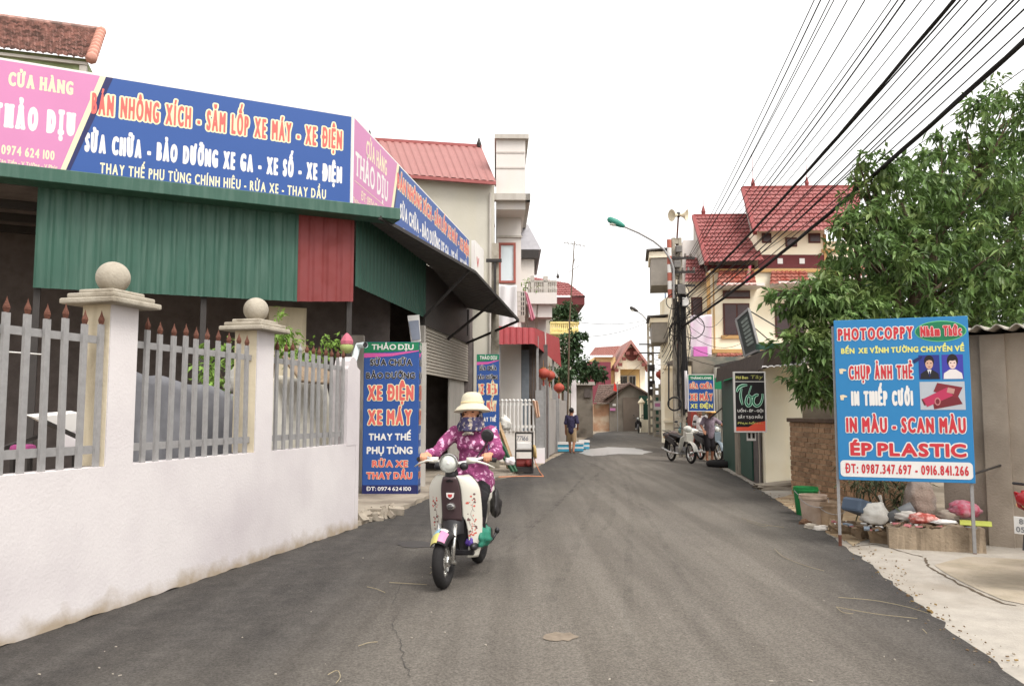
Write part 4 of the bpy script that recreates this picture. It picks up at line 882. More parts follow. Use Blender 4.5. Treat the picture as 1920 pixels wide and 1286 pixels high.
# tools and pressure washer by the picket gate
ww = thing('pressure_washer', 'pressure washer cart with red pump and white tray by the picket gate', 'cart', at(984, 888, 19.2))
fx = lambda x, y, Y=19.2: at(x, y, Y)
mb = MB()
for x in (967, 999):
    for dy in (0, .5): q = fx(x, 886); mb.bar((q.x, q.y + dy, .05), (q.x, q.y + dy, fx(x, 812).z), .035)
for yy in (812, 846, 884):
    a, b = fx(967, yy), fx(999, yy); mb.bar(a, b, .03); mb.bar(a + Vector((0, .5, 0)), b + Vector((0, .5, 0)), .03); mb.bar(a, a + Vector((0, .5, 0)), .03); mb.bar(b, b + Vector((0, .5, 0)), .03)
mb.build('frame', m_steel, ww)
q = fx(983, 842); MB().box((q.x - .18, q.y, q.z), (q.x + .18, q.y + .45, q.z + .16)).build('tray', m_sw, ww, bevel=.02)
q = fx(983, 870); mb = MB(); mb.lathe([(.09, -.2), (.12, -.18), (.12, .18), (.09, .2)], q + Vector((0, .25, 0)), 14, axis=(1, 0, 0)); mb.ball(q + Vector((.1, .1, .02)), .09); mb.mi = 1; mb.cbox(q + Vector((0, .2, -.12)), (.42, .3, .1)); mb.build('pump', [flat('pump red', (130, 52, 48), .5), m_steel], ww)
lump('red_rag', flat('dark red rag', (128, 44, 46), .9), fx(985, 834) + Vector((0, .12, 0)), (.12, .1, .05), 'dark red rag on the pressure washer tray', 'rag', 9)
mb = MB(); hose = [fx(1000, 850), fx(1004, 868), fx(1012, 884), G(1019, 893, .03), G(990, 892, .07), G(960, 893, .07), G(935, 894, .07)]; mb.tube(hose, .012, 6); mb.build('hose', flat('orange hose', (196, 128, 92), .6), label='orange hose trailing on the ground from the pressure washer', cat='hose')
mb = MB(); c0 = fx(1001, 845); mb.torus(c0 + Vector((0, -.02, 0)), .12, .03, (1, .2, 0), 20, 6); mb.torus(c0 + Vector((.03, .03, -.03)), .13, .03, (1, -.1, .1), 20, 6); mb.build('hose_coil', flat('straw yellow hose', (176, 150, 100), .7), label='yellow hose coiled on the pressure washer side', cat='hose')
for k, (x0, y0, x1, y1, w, m, nm, lb) in enumerate(((955, 878, 934, 792, .14, mat('bare timber', (168, 140, 108), .85, .15, 10), 'wooden_plank', 'broad timber plank leaning by the picket gate'), (962, 868, 940, 806, .09, mat('bare timber', (0, 0, 0)), 'wooden_plank', 'narrow timber plank leaning nearest the washer'),
        (968, 884, 932, 815, .06, flat('green pole paint', (62, 96, 74), .6), 'green_pole', 'green steel pole leaning across the planks'), (962, 889, 932, 838, .06, flat('green pole paint', (0, 0, 0)), 'green_pole', 'lower green steel pole leaning across the planks'))):
    a, b = at(x0, y0, 19.3 - k * .1), at(x1, y1, 19.6 - k * .1); a.z = max(a.z, .07); mb = MB(); mb.bar(a, b, w, .03 if 'plank' in nm else .06); mb.build(nm, m, label=lb, cat='pole' if 'pole' in nm else 'plank')
lump('white_sack', m_bag, at(946, 795, 19.9), (.16, .15, .2), 'white sack hung over the leaning timber planks', 'sack', 12)
lump('cement_block', m_white, at(957, 865, 18.8), (.12, .12, .1), 'pale stone lump among the leaning poles', 'stone', 15)
# concrete electricity pole by the awning end
ep_ = thing('concrete_pole', 'short concrete electricity pole rising past the black awning tip', 'pole', G(928, 872))
q = at(928, 770, 20.4); mb = MB(); mb.hexa([(q.x - .12, 20.3, 0), (q.x + .12, 20.3, 0), (q.x + .12, 20.55, 0), (q.x - .12, 20.55, 0)] + [(q.x - .09, 20.32, at(928, 457, 20.4).z), (q.x + .09, 20.32, at(928, 457, 20.4).z), (q.x + .09, 20.53, at(928, 457, 20.4).z), (q.x - .09, 20.53, at(928, 457, 20.4).z)]); mb.build('shaft', m_stone, ep_)
z_ = at(928, 488, 20.2).z; mb = MB(); mb.cbox((q.x - .03, 20.25, z_), (.4, .08, .08)); mb.cbox((q.x, 20.25, z_ - .6), (.06, .05, 1.1)); mb.build('crossarm', m_steel, ep_)
# tv antenna pole in the trees
an_ = thing('antenna_mast', 'thin leaning bamboo mast carrying a television aerial', 'antenna', at(1060, 800, 30))
a, b = at(1062, 690, 30), at(1077, 452, 30); a.z = .0
mb = MB(); mb.tube([Vector((a.x, 30, 0)), at(1068, 600, 30), b], [.04, .032, .02], 6); mb.build('mast', m_bark, an_)
mb = MB(); mb.tube([at(1058, 455, 30), at(1096, 461, 30)], .015, 5)
for k in range(6): c = at(1058 + 7.5 * k, 455 + 1.2 * k, 30); mb.tube([c + Vector((-.06, -.35, 0)), c + Vector((.06, .35, 0))], .01, 4)
mb.tube([at(1073, 500, 30), at(1078, 485, 30)], .02, 5); mb.tube([at(1067, 510, 30), at(1088, 497, 29.5)], .012, 4); mb.build('aerial', m_galv, an_)
# ------------------------------------------------------------------ farther left: hip roofed house, dark trees, gate block
hr = thing('hip_roof_house', 'house with a flared red hip roof above a yellow balcony behind the dark trees', 'house', at(1040, 770, 46))
Y = 44; a0, a1 = at(985, 556, Y), at(1098, 556, Y); t = at(1000, 520, Y + 3); t2 = at(1046, 522, Y + 3); k1 = at(1072, 538, Y + 1)
mb = MB(); mb.tiles(a0, a1, t2 + Vector((.6, 0, -.3)), t, 16, 8, .03, .04, 4); mb.add([a1, a1 + Vector((-.2, 6, 0)), t2 + Vector((.6, .2, -.3))], [(0, 1, 2)]); mb.build('roof', m_tile_red, hr)
mb = MB(); mb.box((a0.x, Y + .05, at(1050, 571, Y).z), (a1.x - .05, Y + 6, a1.z - .03)); mb.mi = 1; mb.box((a0.x + .4, Y + .6, 0), (a1.x - .7, Y + 6, a1.z - .3)); mb.build('wall', [m_maroon, m_greyp], hr)
mb = MB(); b0, b1 = at(1032, 626, 41), at(1086, 626, 41)
mb.box((b0.x, 41, b0.z), (b1.x, 43.8, b0.z + .1)); mb.box((b0.x, 41, at(1040, 606, 41).z), (b1.x, 41.12, at(1040, 603, 41).z))
for k in range(15): u = b0.lerp(b1, (k + .3) / 15); mb.lathe([(.04, 0), (.06, .2), (.035, .35), (.05, at(1040, 606, 41).z - b0.z)], (u.x, 41.06, b0.z), 6)
mb.build('balustrade', mat('yellow balustrade', (226, 206, 140), .8), hr)
mb = MB(); q = at(1047, 510, Y + 3); mb.lathe([(.05, 0), (.1, .1), (.02, .3), (.01, .7)], t2, 6); mb.build('finial', m_steel, hr)
def tree(name, label, base, trunk_top, blobs, per, L, w, m, seed, trunk_r=.12, group=None, droop=.5, mult=1.):
    g = random.Random(seed); rt = thing(name, label, 'tree', base, group=group); base = Vector(base); trunk_top = Vector(trunk_top)
    mb = MB(); mid = base.lerp(trunk_top, .5) + Vector((g.uniform(-.1, .1), g.uniform(-.1, .1), 0))
    mb.tube([base, mid, trunk_top], [trunk_r, trunk_r * .8, trunk_r * .6], 9)
    for c, r, n in blobs:
        c = Vector(c); mb.tube([trunk_top - Vector((0, 0, .2)), trunk_top.lerp(c, .5) + rvec(g) * .12, c], [trunk_r * .5, trunk_r * .3, trunk_r * .1], 6)
        for _ in range(4):
            d = rvec(g).normalized(); mb.tube([trunk_top.lerp(c, .7), c + Vector((d.x * r[0], d.y * r[1], d.z * r[2])) * .8], [trunk_r * .2, trunk_r * .05], 5)
    mb.build('trunk', m_bark, rt, smooth=True)
    mb = MB()
    for c, r, n in blobs:
        cs = []
        for _ in range(int(n * mult)):
            d = rvec(g).normalized() * (.35 + .65 * g.random() ** .5); cs.append(Vector(c) + Vector((d.x * r[0], d.y * r[1], d.z * r[2])))
        sprays(mb, cs, per, L, w, g, spread=L * 1.2, droop=droop)
    mb.build('crown', m, rt); return rt
tree('street_tree', 'upper dark round tree in front of the flared red hip roof', at(1058, 800, 42) * 1, at(1056, 620, 42), [(at(1050, 590, 42), (.5, .5, .5), 60), (at(1070, 596, 42), (.5, .5, .45), 60), (at(1062, 578, 42), (.4, .4, .35), 40)], 8, .22, .12, m_leafd, 21, .1)
tree('street_tree', 'broad dark tree hanging over the concrete gate block', at(1068, 815, 38), at(1070, 700, 38), [(at(1065, 650, 38), (.6, .7, .7), 80), (at(1075, 690, 38), (.7, .7, .8), 90), (at(1100, 695, 39), (.7, .7, .5), 70), (at(1120, 700, 40), (.45, .5, .4), 40), (at(1055, 710, 36), (.5, .6, .6), 60), (at(1085, 635, 38), (.4, .4, .3), 25)], 8, .24, .13, m_leafd, 22, .12)
gb = thing('gate_block', 'square grey concrete gatehouse block with a flat capping slab', 'gatehouse', at(1090, 815, 47))
q0, q1 = at(1078, 818, 45.5), at(1112, 818, 45.5); zt_ = at(1090, 722, 45.5).z
mb = MB(); mb.box((q0.x, 45.5, 0), (q1.x, 49, zt_)); mb.mi = 1; mb.box((q0.x - .9, 45.8, 0), (q0.x - .002, 46, zt_ * .8)); mb.build('wall', [mat('old grey render', (128, 120, 110), .9, .15, 2, .2, 20, second=(96, 88, 80), s2=1.5), m_dark], gb)
mb = MB(); mb.box((q0.x - .3, 45.3, zt_), (q1.x + .15, 49.2, zt_ + .18)); mb.build('capping', m_greyp, gb)
mb = MB(); n0, n1 = at(1096, 770, 45.4), at(1111, 725, 45.4); mb.box((n0.x, 45.44, at(1100, 745, 45.4).z), (n1.x - .1, 45.499, n1.z - .1)); mb.build('opening', m_dark, gb)
mb = MB(); w0 = at(1066, 800, 40); mb.box((w0.x - .12, 36.5, 0), (w0.x + .12, 36.7, 3.1)); mb.build('gate_column', m_white, label='narrow white gate column beside the lowest lantern', cat='column')
# barn
bn = thing('barn', 'low grey rendered barn with a brown tiled gable roof closing the street', 'barn', at(1170, 808, 61))
Yb = 59; g0, g1, ap_ = at(1143, 741, Yb), at(1213, 741, Yb), at(1182, 718, Yb); gl = at(1143, 808, Yb); zt_ = g0.z
mb = MB(); mb.prism([(g0.x, Yb, 0), (g1.x, Yb, 0), (g1.x, Yb, zt_), (ap_.x, Yb, ap_.z), (g0.x, Yb, zt_)], (0, 9, 0)); lw = at(1114, 760, Yb)
mb.mi = 1; mb.box((lw.x, Yb + .4, 0), (g0.x - .002, Yb + 6, at(1120, 757, Yb).z)); mb.mi = 2
d0, d1 = at(1168, 770, Yb), at(1200, 770, Yb); mb.box((d0.x, Yb - .05, 0), (d1.x, Yb - .002, at(1180, 745, Yb).z))
mb.build('wall', [mat('dull barn render', (138, 130, 120), .95, .12, 1.5, .2, 20, second=(112, 104, 94), s2=.8), mat('old brick', (172, 134, 108), .9, .15, 3, .3, 20, second=(196, 178, 156), s2=1.2), mat('brown barn door', (116, 104, 94), .9, .1, 2)], bn)
mb = MB(); e = Vector((-.3, -.4, -.1)); mb.tiles(at(1112, 757, Yb - .2), at(1140, 757, Yb - .2), at(1180, 719, Yb - .4), at(1122, 722, Yb + 3), 14, 10, .04, .05, 4)
mb.prism([(ap_.x - .1, Yb - .4, ap_.z + .05), (g1.x + .5, Yb - .4, g1.z - .1), (g1.x + .5, Yb - .4, g1.z - .22), (ap_.x - .1, Yb - .4, ap_.z - .1)], (0, 9, 0))
mb.prism([(ap_.x - .1, Yb - .4, ap_.z + .05), (g0.x - .4, Yb - .4, g0.z - .16), (g0.x - .4, Yb - .4, g0.z - .28), (ap_.x - .1, Yb - .4, ap_.z - .1)], (0, 1.2, 0)); mb.build('roof', mat('mossy barn tile', (104, 86, 78), .95, .2, 4), bn)
# flag, notices on the barn
fl = thing('flag', 'red flag on a pole beside the barn gable', 'flag', at(1157, 806, 58.5)); q = at(1157, 700, 58.3); mb = MB(); mb.tube([(q.x, q.y, 0), (q.x, q.y, at(1157, 715, 58.3).z)], .03, 6); mb.build('pole', m_galv, fl)
f0 = [at(x, y, 58.3) for x, y in ((1152, 716), (1155, 722), (1157, 734), (1150, 732))]; mb = MB(); mb.prism(f0, (.02, .05, 0)); mb.build('banner', flat('flag red', (206, 52, 44), .8), fl)
for (x0, y0, x1, y1), m, lb in (((1149, 757, 1155, 761), m_sw, 'small white notice plate on the barn wall'), ((1144, 765, 1154, 770), m_pink, 'small pink notice plate on the barn wall')):
    a, b = at(x0, y0, Yb - .1), at(x1, y1, Yb - .1); MB().box((a.x, Yb - .06, b.z), (b.x, Yb - .01, a.z)).build('notice_plate', m, label=lb, cat='sign')
# far yellow gabled house
yh = thing('gabled_house', 'cream and yellow house with a red tiled gable and balcony beyond the barn', 'house', at(1170, 790, 80))
Yh = 76; Z = lambda x, y: at(x, y, Yh)
gp = [Z(1155, 700), Z(1155, 676), Z(1181, 641), Z(1211, 678), Z(1211, 740)]; mb = MB()
mb.prism([Vector((p.x, Yh, p.z)) for p in (Z(1157, 678), Z(1209, 678), Z(1181, 646))], (0, .3, 0)); x0, x1 = Z(1157, 700).x, Z(1209, 700).x; zb_ = Z(1160, 678).z
mb.box((x0, Yh, Z(1160, 692).z), (x1, Yh + .3, zb_)); mb.mi = 1; mb.box((x0, Yh + 2, 0), (x1, Yh + 10, zb_ - .1)); mb.box((Z(1117, 700).x, Yh + 1, 0), (x0 - .01, Yh + 9, Z(1120, 668).z)); mb.mi = 0
for x in (1158, 1205): u = Z(x, 700).x; mb.box((u - .25, Yh + .05, 0), (u + .25, Yh + .5, Z(1160, 692).z - .005))
mb.build('wall', [m_cream, mat('pale yellow wall', (238, 208, 150), .85, .05, 1)], yh)
mb = MB(); A, B, C = Z(1150, 686) - Vector((0, .8, 0)), Z(1181, 638) - Vector((0, .8, 0)), Z(1216, 686) - Vector((0, .8, 0)); dz = Vector((0, 9, 0))
for a, b in ((A, B), (C, B)): mb.prism([a, b, b - Vector((0, 0, .35)), a - Vector((0, 0, .35))], dz)
mb.tiles(Z(1104, 668), Z(1152, 668), B + Vector((-.5, 4, -.3)), Z(1124, 646) + Vector((0, 4, 0)), 14, 10, .06, .07, 4)
mb.build('roof', mat('salmon roof tile', (158, 112, 104), .7, .1, 1), yh)
m_drb = flat('dark red brown', (112, 62, 56), .8)
for k in range(4):
    for a, b in ((A, B), (C, B)): q = a.lerp(b, .12 + .22 * k); mb = MB(); mb.cbox(q + Vector((0, -.02, -.75)), (.35, .3, .3)); mb.build('bracket', m_drb, yh)
c = Z(1184, 664); mb = MB(); mb.lathe([(0, 0), (.62, 0), (.62, .12), (0, .12)], (c.x, Yh - .001, c.z), 20, axis=(0, -1, 0)); mb.build('medallion', m_drb, yh)
for (a0, y0, a1, y1, ps) in ((1168, 702, 1182, 726, ((1169, 1172.5), (1173.5, 1181))), (1184, 702, 1198, 726, ((1186, 1191), (1192, 1197))), (1141, 695, 1146, 718, ())):
    u, v = Z(a0, y1), Z(a1, y0); dy = 1.9 if a0 > 1150 else .9; mb = MB(); mb.box((u.x, Yh + dy, u.z), (v.x, Yh + dy + .09, v.z)); wf = mb.build('window', m_sw, yh)
    if ps:
        mb = MB()
        for (b0, b1) in ps: u, v = Z(b0, 724), Z(b1, 704); mb.box((u.x, Yh + 1.85, u.z), (v.x, Yh + 1.89, v.z))
        mb.build('pane', m_glass, wf)
mb = MB(); u, v = Z(1138, 716), Z(1146, 690); mb.box((u.x, Yh + .7, Z(1140, 693).z), (v.x + .3, Yh + .98, Z(1140, 690).z)); mb.build('hood', m_tile_or, yh)
a, b = Z(1095, 730), Z(1142, 682); MB().box((a.x, Yh - 3, 0), (a.x + 2.2, Yh + 2, b.z)).build('maroon_shed', flat('maroon sheet', (112, 52, 62), .7), label='maroon sheet clad shed between the dark tree and the gabled house', cat='shed')
# gate and cream wall right of the barn
eg = thing('green_gate', 'dark green sheet gate with cream posts near the parked dark motorbike', 'gate', at(1220, 812, 56)); Yg = 55
mb = MB()
for x0, x1, y in ((1202, 1206, 757), (1217, 1225, 752)): a, b = at(x0, 814, Yg), at(x1, y, Yg); mb.box((a.x, Yg, 0), (b.x, Yg + .5, b.z)); mb.lathe([(.2, 0), (.26, .1), (.1, .3), (0, .45)], ((a.x + b.x) / 2, Yg + .2, b.z), 8)
mb.build('post', m_cream, eg); a, b = at(1206, 795, Yg), at(1217, 758, Yg); mb = MB(); mb.box((a.x, Yg + .1, .9), (b.x, Yg + .2, b.z)); mb.mi = 1; mb.box((a.x, Yg + .1, 0), (b.x, Yg + .3, .9)); mb.build('gate_leaf', [m_greend, m_cream], eg)
a, b = at(1200, 790, 58), at(1245, 742, 58); MB().box((a.x, 58, 0), (b.x, 58.3, b.z)).build('teal_fence', m_greend, label='tall dark green sheet fence behind the cream gate posts', cat='fence')
# ================================================================== RIGHT SIDE
RS = Plane((5.66, 23), (-.1487, -1))
def rs_d(d): return (23 - d) * 1.011
# ------------------------------------------------------------------ photocopy billboard
bl, br = G(1576, 1028), G(1830, 1042)
BB = Plane((bl.x, bl.y), (br.x - bl.x, br.y - bl.y)); bw = (br - bl).length
bz0, bz1 = .745, 2.505; bs0, bs1 = BB.pix(1568, 750)[0] - .0, BB.pix(1822, 750)[0]
bb = thing('billboard', 'bright blue photocopy shop billboard on two thin steel legs by the road edge', 'billboard', BB.pt(bw / 2, 0))
MB().pbox(BB, bs0, bs1, bz0, bz1, -.035, 0).build('board', m_blue2, bb, bevel=.004)
for s_ in (.0, bw):
    mb = MB(); mb.pbox(BB, s_ - .016, s_ + .016, 0, bz1 - .06, -.075, -.043); mb.mi = 1; mb.pbox(BB, s_ - .017, s_ + .017, 0, .14 if s_ < .5 else .02, -.076, -.042); mb.build('leg', [m_galv, m_rust], bb)
mb = MB(); mb.pbox(BB, bs0 + .01, bs1 - .01, bz1 - .3, bz1 - .26, -.07, -.036); mb.pbox(BB, bs0 + .01, bs1 - .01, bz0 + .2, bz0 + .24, -.07, -.036); mb.build('rear_brace', m_galv, bb)
W_, H_ = bs1 - bs0, bz1 - bz0
def bt(tx, fx0, fx1, fb, fc, mm, **k): return lettering(tx, BB, bs0 + W_ * fx0, bs0 + W_ * fx1, bz1 - H_ * fb, H_ * fc, mm, bb, **k)
def bpoly(pts, m, name, e=.003): return MB().poly([BB.pt(bs0 + W_ * x, bz1 - H_ * y, e) for x, y in pts][::-1]).build(name, m, bb)
def brect(x0, y0, x1, y1, m, name, e=.003): return bpoly([(x0, y0), (x1, y0), (x1, y1), (x0, y1)], m, name, e)
bt('PHOTOCOPPY', .03, .6, .128, .075, m_pred, bold=.09, om=m_sw, ow=.07, serif=.05, track=.14)
ell = lambda cx, cy, rx, ry, n=40: [(cx + rx * math.cos(2 * math.pi * k / n), cy + ry * math.sin(2 * math.pi * k / n)) for k in range(n)]
bpoly(ell(.8, .088, .187, .064), flat('printed pale green', (120, 214, 140), .45), 'oval_rim', .002); bpoly(ell(.8, .088, .181, .059), m_pgreen, 'oval', .0035)
bt('Nhâm Thức', .655, .95, .118, .062, m_pred, bold=.08, om=flat('printed pale pink', (252, 200, 200), .45), ow=.06, off=.004)
bt('BẾN  XE VĨNH TƯỜNG CHUYỂN VỀ', .05, .965, .213, .035, m_pyel, bold=.12)
bt('CHỤP ẢNH THẺ', .105, .585, .375, .085, m_pred, bold=.085, om=m_sw, ow=.07)
bt('IN THIẾP CƯỚI', .115, .58, .54, .092, m_sw, bold=.12)
bt('IN MÀU - SCAN MÀU', .07, .95, .705, .093, m_pred, bold=.09, om=m_sw, ow=.06)
bt('ÉP PLASTIC', .095, .945, .848, .08, m_pred, bold=.12, om=m_sw, ow=.09)
rr = []; 
for cx, cy, a0 in ((.955, .9, -90), (.955, .957, 0), (.045, .957, 90), (.045, .9, 180)):
    for k in range(6): a = R(a0 + 18 * k); rr.append((cx + .03 * math.cos(a), cy + .022 * math.sin(a)))
bpoly(rr, m_sw, 'number_strip'); bt('ĐT: 0987.347.697 - 0916.841.266', .05, .955, .957, .058, m_pred, bold=.07, off=.002)
for y in (.325, .49):                    # small pointing hands
    bpoly([(.03, y - .016), (.055, y - .02), (.085, y - .012), (.085, y - .004), (.06, y - .002), (.058, y + .014), (.035, y + .014)], flat('printed ivory', (244, 226, 190), .45), 'pointing_hand')
# two passport pictures: man in dark suit, woman in white
m_skin_p = flat('printed skin', (222, 178, 152), .45)
for x0, suit, hair, bgc in ((.632, (30, 28, 34), 0, (40, 50, 140)), (.8, (240, 232, 230), 1, (64, 60, 170))):
    brect(x0, .232, x0 + .152, .38, flat('print blue %d' % hair, bgc, .45), 'picture', .002)
    u = lambda a: x0 + .152 * a
    bpoly([(u(.05), .379), (u(.08), .345), (u(.36), .322), (u(.64), .322), (u(.92), .345), (u(.96), .379)], flat('print suit %d' % hair, suit, .45), 'picture_suit', .0026)
    if not hair: bpoly([(u(.4), .322), (u(.6), .322), (u(.5), .366)], m_sw, 'picture_shirt', .0032); bpoly([(u(.47), .33), (u(.53), .33), (u(.54), .36), (u(.5), .368), (u(.46), .36)], m_navy, 'picture_tie', .0038)
    bpoly(ell(u(.5), .27, .036 if not hair else .04, .037 if not hair else .042, 20), flat('print hair', (34, 24, 26), .45), 'picture_hair', .0032)
    bpoly(ell(u(.5), .285, .028, .034, 20), m_skin_p if not hair else flat('printed pale skin', (244, 214, 204), .45), 'picture_face', .0038)
for x0, hh in ((.632, 0), (.8, 1)):
    u = lambda a: x0 + .152 * a; e_ = .0045
    bpoly([(u(.3), .285), (u(.3), .262), (u(.42), .245), (u(.6), .246), (u(.7), .262), (u(.7), .288), (u(.64), .266), (u(.5), .27 if hh else .262), (u(.38), .268)], flat('print hair', (34, 24, 26), .45), 'picture_fringe', e_)
    for dx in (-.085, .085): bpoly(ell(u(.5 + dx), .282, .006, .003, 8), flat('print hair', (34, 24, 26), .45), 'picture_eye', e_ + .0004)
    bpoly(ell(u(.5), .304, .009, .0028, 8), flat('print lips', (176, 96, 92), .45), 'picture_mouth', e_)
bpoly([(.588, .262), (.62, .248), (.66, .238), (.658, .25), (.625, .27), (.598, .282)], m_navy, 'number_tag', .0042)
brect(.632, .395, .955, .565, flat('print grey', (192, 198, 206), .45), 'card_picture', .002)
for pts, c in (([(.76, .402), (.94, .43), (.9, .495), (.73, .455)], (132, 40, 50)), ([(.65, .5), (.83, .43), (.87, .48), (.68, .548)], (196, 52, 92)), ([(.72, .505), (.9, .475), (.935, .53), (.73, .562)], (120, 36, 46)), ([(.835, .43), (.885, .44), (.875, .47), (.825, .46)], (200, 150, 140)), ([(.64, .5), (.69, .49), (.7, .53), (.66, .54)], (110, 34, 44))):
    bpoly(pts, flat('print card %d' % c[0], c, .4), 'wedding_card', .0024 + .0003 * c[2] / 20)
bpoly(ell(.757, .515, .022, .024, 18), flat('print ring', (206, 130, 130), .4), 'card_seal', .0052); bpoly(ell(.757, .515, .014, .016, 18), flat('print card 120', (120, 36, 46), .4), 'card_seal', .0056)
# ------------------------------------------------------------------ grey rendered building, right edge
GWp = Plane((4.99, 9.35), (1, -.85))
gbld = thing('grey_shed', 'stained grey rendered shed with corrugated cement roof at the right edge', 'shed', GWp.pt(1.2, 0, -1))
m_gw = mat('stained grey render', (160, 148, 134), .95, .1, 2.5, .3, 45, second=(122, 111, 99), s2=1.3, lo=.42, hi=.7)
mb = MB(); mb.pbox(GWp, 0, 4.2, 0, 2.36, -3, 0); mb.pbox(GWp, GWp.pix(1846, 800)[0], GWp.pix(1893, 800)[0], 0, 2.35, .001, .06); mb.build('wall', m_gw, gbld)
mb = MB(); mb.grid(lambda u, v: GWp.pt(-.12 + 4.4 * u, 2.43 - .1 * u + .1 * v + .03 * math.sin(u * 150), .35 - 3.4 * v), 170, 2); o = mb.build('roof', mat('cement roof sheet', (150, 144, 134), .95, .2, 8, .3, 40), gbld); o.modifiers.new('t', 'SOLIDIFY').thickness = .012
mb = MB(); mb.tube([BB.pt(bw, .83, -.06), GWp.pt(GWp.pix(1880, 905)[0], .9, .05)], .012, 6); mb.build('tie_rod', m_steel, label='dark steel rod tying the billboard leg to the grey shed', cat='rod')
# low concrete planter kerb with rubbish
K0, K1 = G(1668, 1030), G(1850, 1040); KP = Plane((K0.x, K0.y), (K1.x - K0.x, K1.y - K0.y)); kl = (K1 - K0).length
mb = MB(); P = KP.pt; n = 24; vs = []
for i in range(n + 1): s_ = kl * i / n; h = .23 + .008 * math.sin(i * .5) + rnd.uniform(-.012, .012) + .04 * i / n; vs += [P(s_, -.02, 0 + rnd.uniform(-.015, .015)), P(s_, h, -.02 + rnd.uniform(-.01, .01)), P(s_, h + rnd.uniform(-.01, .01), -.75), P(s_, -.02, -.8)]
mb.add(vs, [(i * 4 + j, i * 4 + (j + 1) % 4, i * 4 + 4 + (j + 1) % 4, i * 4 + 4 + j) for i in range(n) for j in range(4)] + [(3, 2, 1, 0), (n * 4, n * 4 + 1, n * 4 + 2, n * 4 + 3)])
mb.build('low_kerb', mat('crumbling kerb', (148, 132, 112), .95, .16, 6, .5, 40, second=(110, 96, 80), s2=3), label='crumbling low concrete kerb under the blue billboard', cat='kerb')
m_slab = mat('broken slab', (140, 120, 96), .95, .2, 9, .5, 40, second=(104, 88, 70), s2=4)
def rough(name, c, d, rz, seed, label, cat, m=m_slab, group=None):
    g = random.Random(seed); bm = bmesh.new(); bmesh.ops.create_cube(bm, size=1); bmesh.ops.subdivide_edges(bm, edges=bm.edges[:], cuts=3, use_grid_fill=True)
    for v in bm.verts: v.co = Vector((v.co.x * d[0], v.co.y * d[1], v.co.z * d[2])) + Vector((g.uniform(-1, 1) * d[0], g.uniform(-1, 1) * d[1], g.uniform(-1, 1) * d[2])) * .06
    bm.transform(Matrix.Rotation(g.uniform(-.15, .15), 4, 'X') @ Matrix.Rotation(g.uniform(-.12, .12), 4, 'Y')); me = bpy.data.meshes.new(name); bm.to_mesh(me); bm.free(); me.materials.append(m)
    o = bpy.data.objects.new(name, me); COL.objects.link(o); o.location = c; o.rotation_euler = (0, 0, rz); return tag(o, label, cat, group)
for k, (x, y, d, rz, lb) in enumerate((((1598), 1004, (.42, .22, .15), .2, 'broken slab nearest the left billboard leg'), (1636, 1012, (.3, .25, .17), .5, 'squarish broken slab lying second from the left billboard leg'), (1668, 1022, (.3, .22, .16), -.2, 'broken slab touching the crumbling kerb end'), (1660, 998, (.45, .3, .08), .1, 'thin flat slab lying on top of the broken slabs'), (1710, 992, (.34, .12, .04), .1, 'dark thin board piece on the kerb'))):
    q = G(x, y); z = d[2] * .45 if k < 3 else .24; rough('broken_slab', (q.x, q.y + (.3 if k > 2 else .1), z), d, rz - .5, k + 40, lb, 'slab', group='broken slabs below the billboard')
RB = Plane((K0.x + .2, K0.y + .45), (K1.x - K0.x, K1.y - K0.y)); rb = lambda x, y, o=0: RB.pt(*RB.pix(x, y), o)
m_sack = mat('dirty woven sack', (154, 136, 124), .9, .14, 5, .6, 50, second=(178, 166, 158), s2=4)
def sack(c, w, h, m, label, seed, name='rubbish_sack'):
    g = random.Random(seed); ph = [g.uniform(0, 6) for _ in range(5)]; mb = MB()
    def fn(u, v):
        a = 2 * math.pi * u; prof = (math.sin(math.pi * min(1, .12 + v * .8)) ** .55); r = w * prof * (1 - .25 * v)
        r *= 1 + .06 * math.sin(3 * a + ph[0] + v * 3) + .05 * math.sin(7 * a + ph[1] + v * 9) + .03 * math.sin(v * 26 + ph[2] + a)
        return Vector(c) + Vector((r * math.cos(a), r * math.sin(a) * .8, h * v))
    mb.grid(fn, 40, 26); mb.lathe([(w * .28, h * .97), (w * .2, h * 1.02), (w * .3, h * 1.1), (w * .2, h * 1.12)], c, 12); return mb.build(name, m, smooth=True, label=label, cat='sack')
q = rb(1738, 985); sack((q.x, q.y + .15, .2), .2, .56, m_sack, 'tall dirty woven sack standing on the kerb against the grey shed', 2)
q = rb(1638, 976); lump('plastic_bag', m_bag, (q.x, q.y - .05, .32), (.15, .12, .14), 'tied white plastic bag on the broken slabs', 'bag', 31)
mb = MB(); q2 = rb(1650, 950); mb.tube([q2, q2 + Vector((.02, 0, .06)), q2 + Vector((.0, 0, .13))], [.03, .012, .02], 6); mb.build('bag_knot', m_bag, label='twisted knot standing up from the tied white bag', cat='bag')
q = rb(1700, 983); lump('plastic_bag', mat('clear plastic bag', (196, 190, 182), .35, .1, 9), (q.x, q.y - .02, .31), (.13, .1, .07), 'flattened clear plastic bag in front of the tall woven sack', 'bag', 32)
q = rb(1715, 990); lump('red_bag', mat('red printed bag', (180, 84, 74), .5, .12, 9, second=(238, 190, 180), s2=14), (q.x - .02, q.y - .22, .31), (.16, .09, .06), 'crumpled red plastic bag on the kerb', 'bag', 33)
q = rb(1805, 972); lump('pink_cloth', mat('pink patterned cloth', (172, 118, 130), .9, .2, 14, second=(170, 70, 90), s2=16), (q.x, q.y - .02, .4), (.17, .12, .1), 'pink patterned cloth heap beside the right billboard leg', 'cloth', 34)
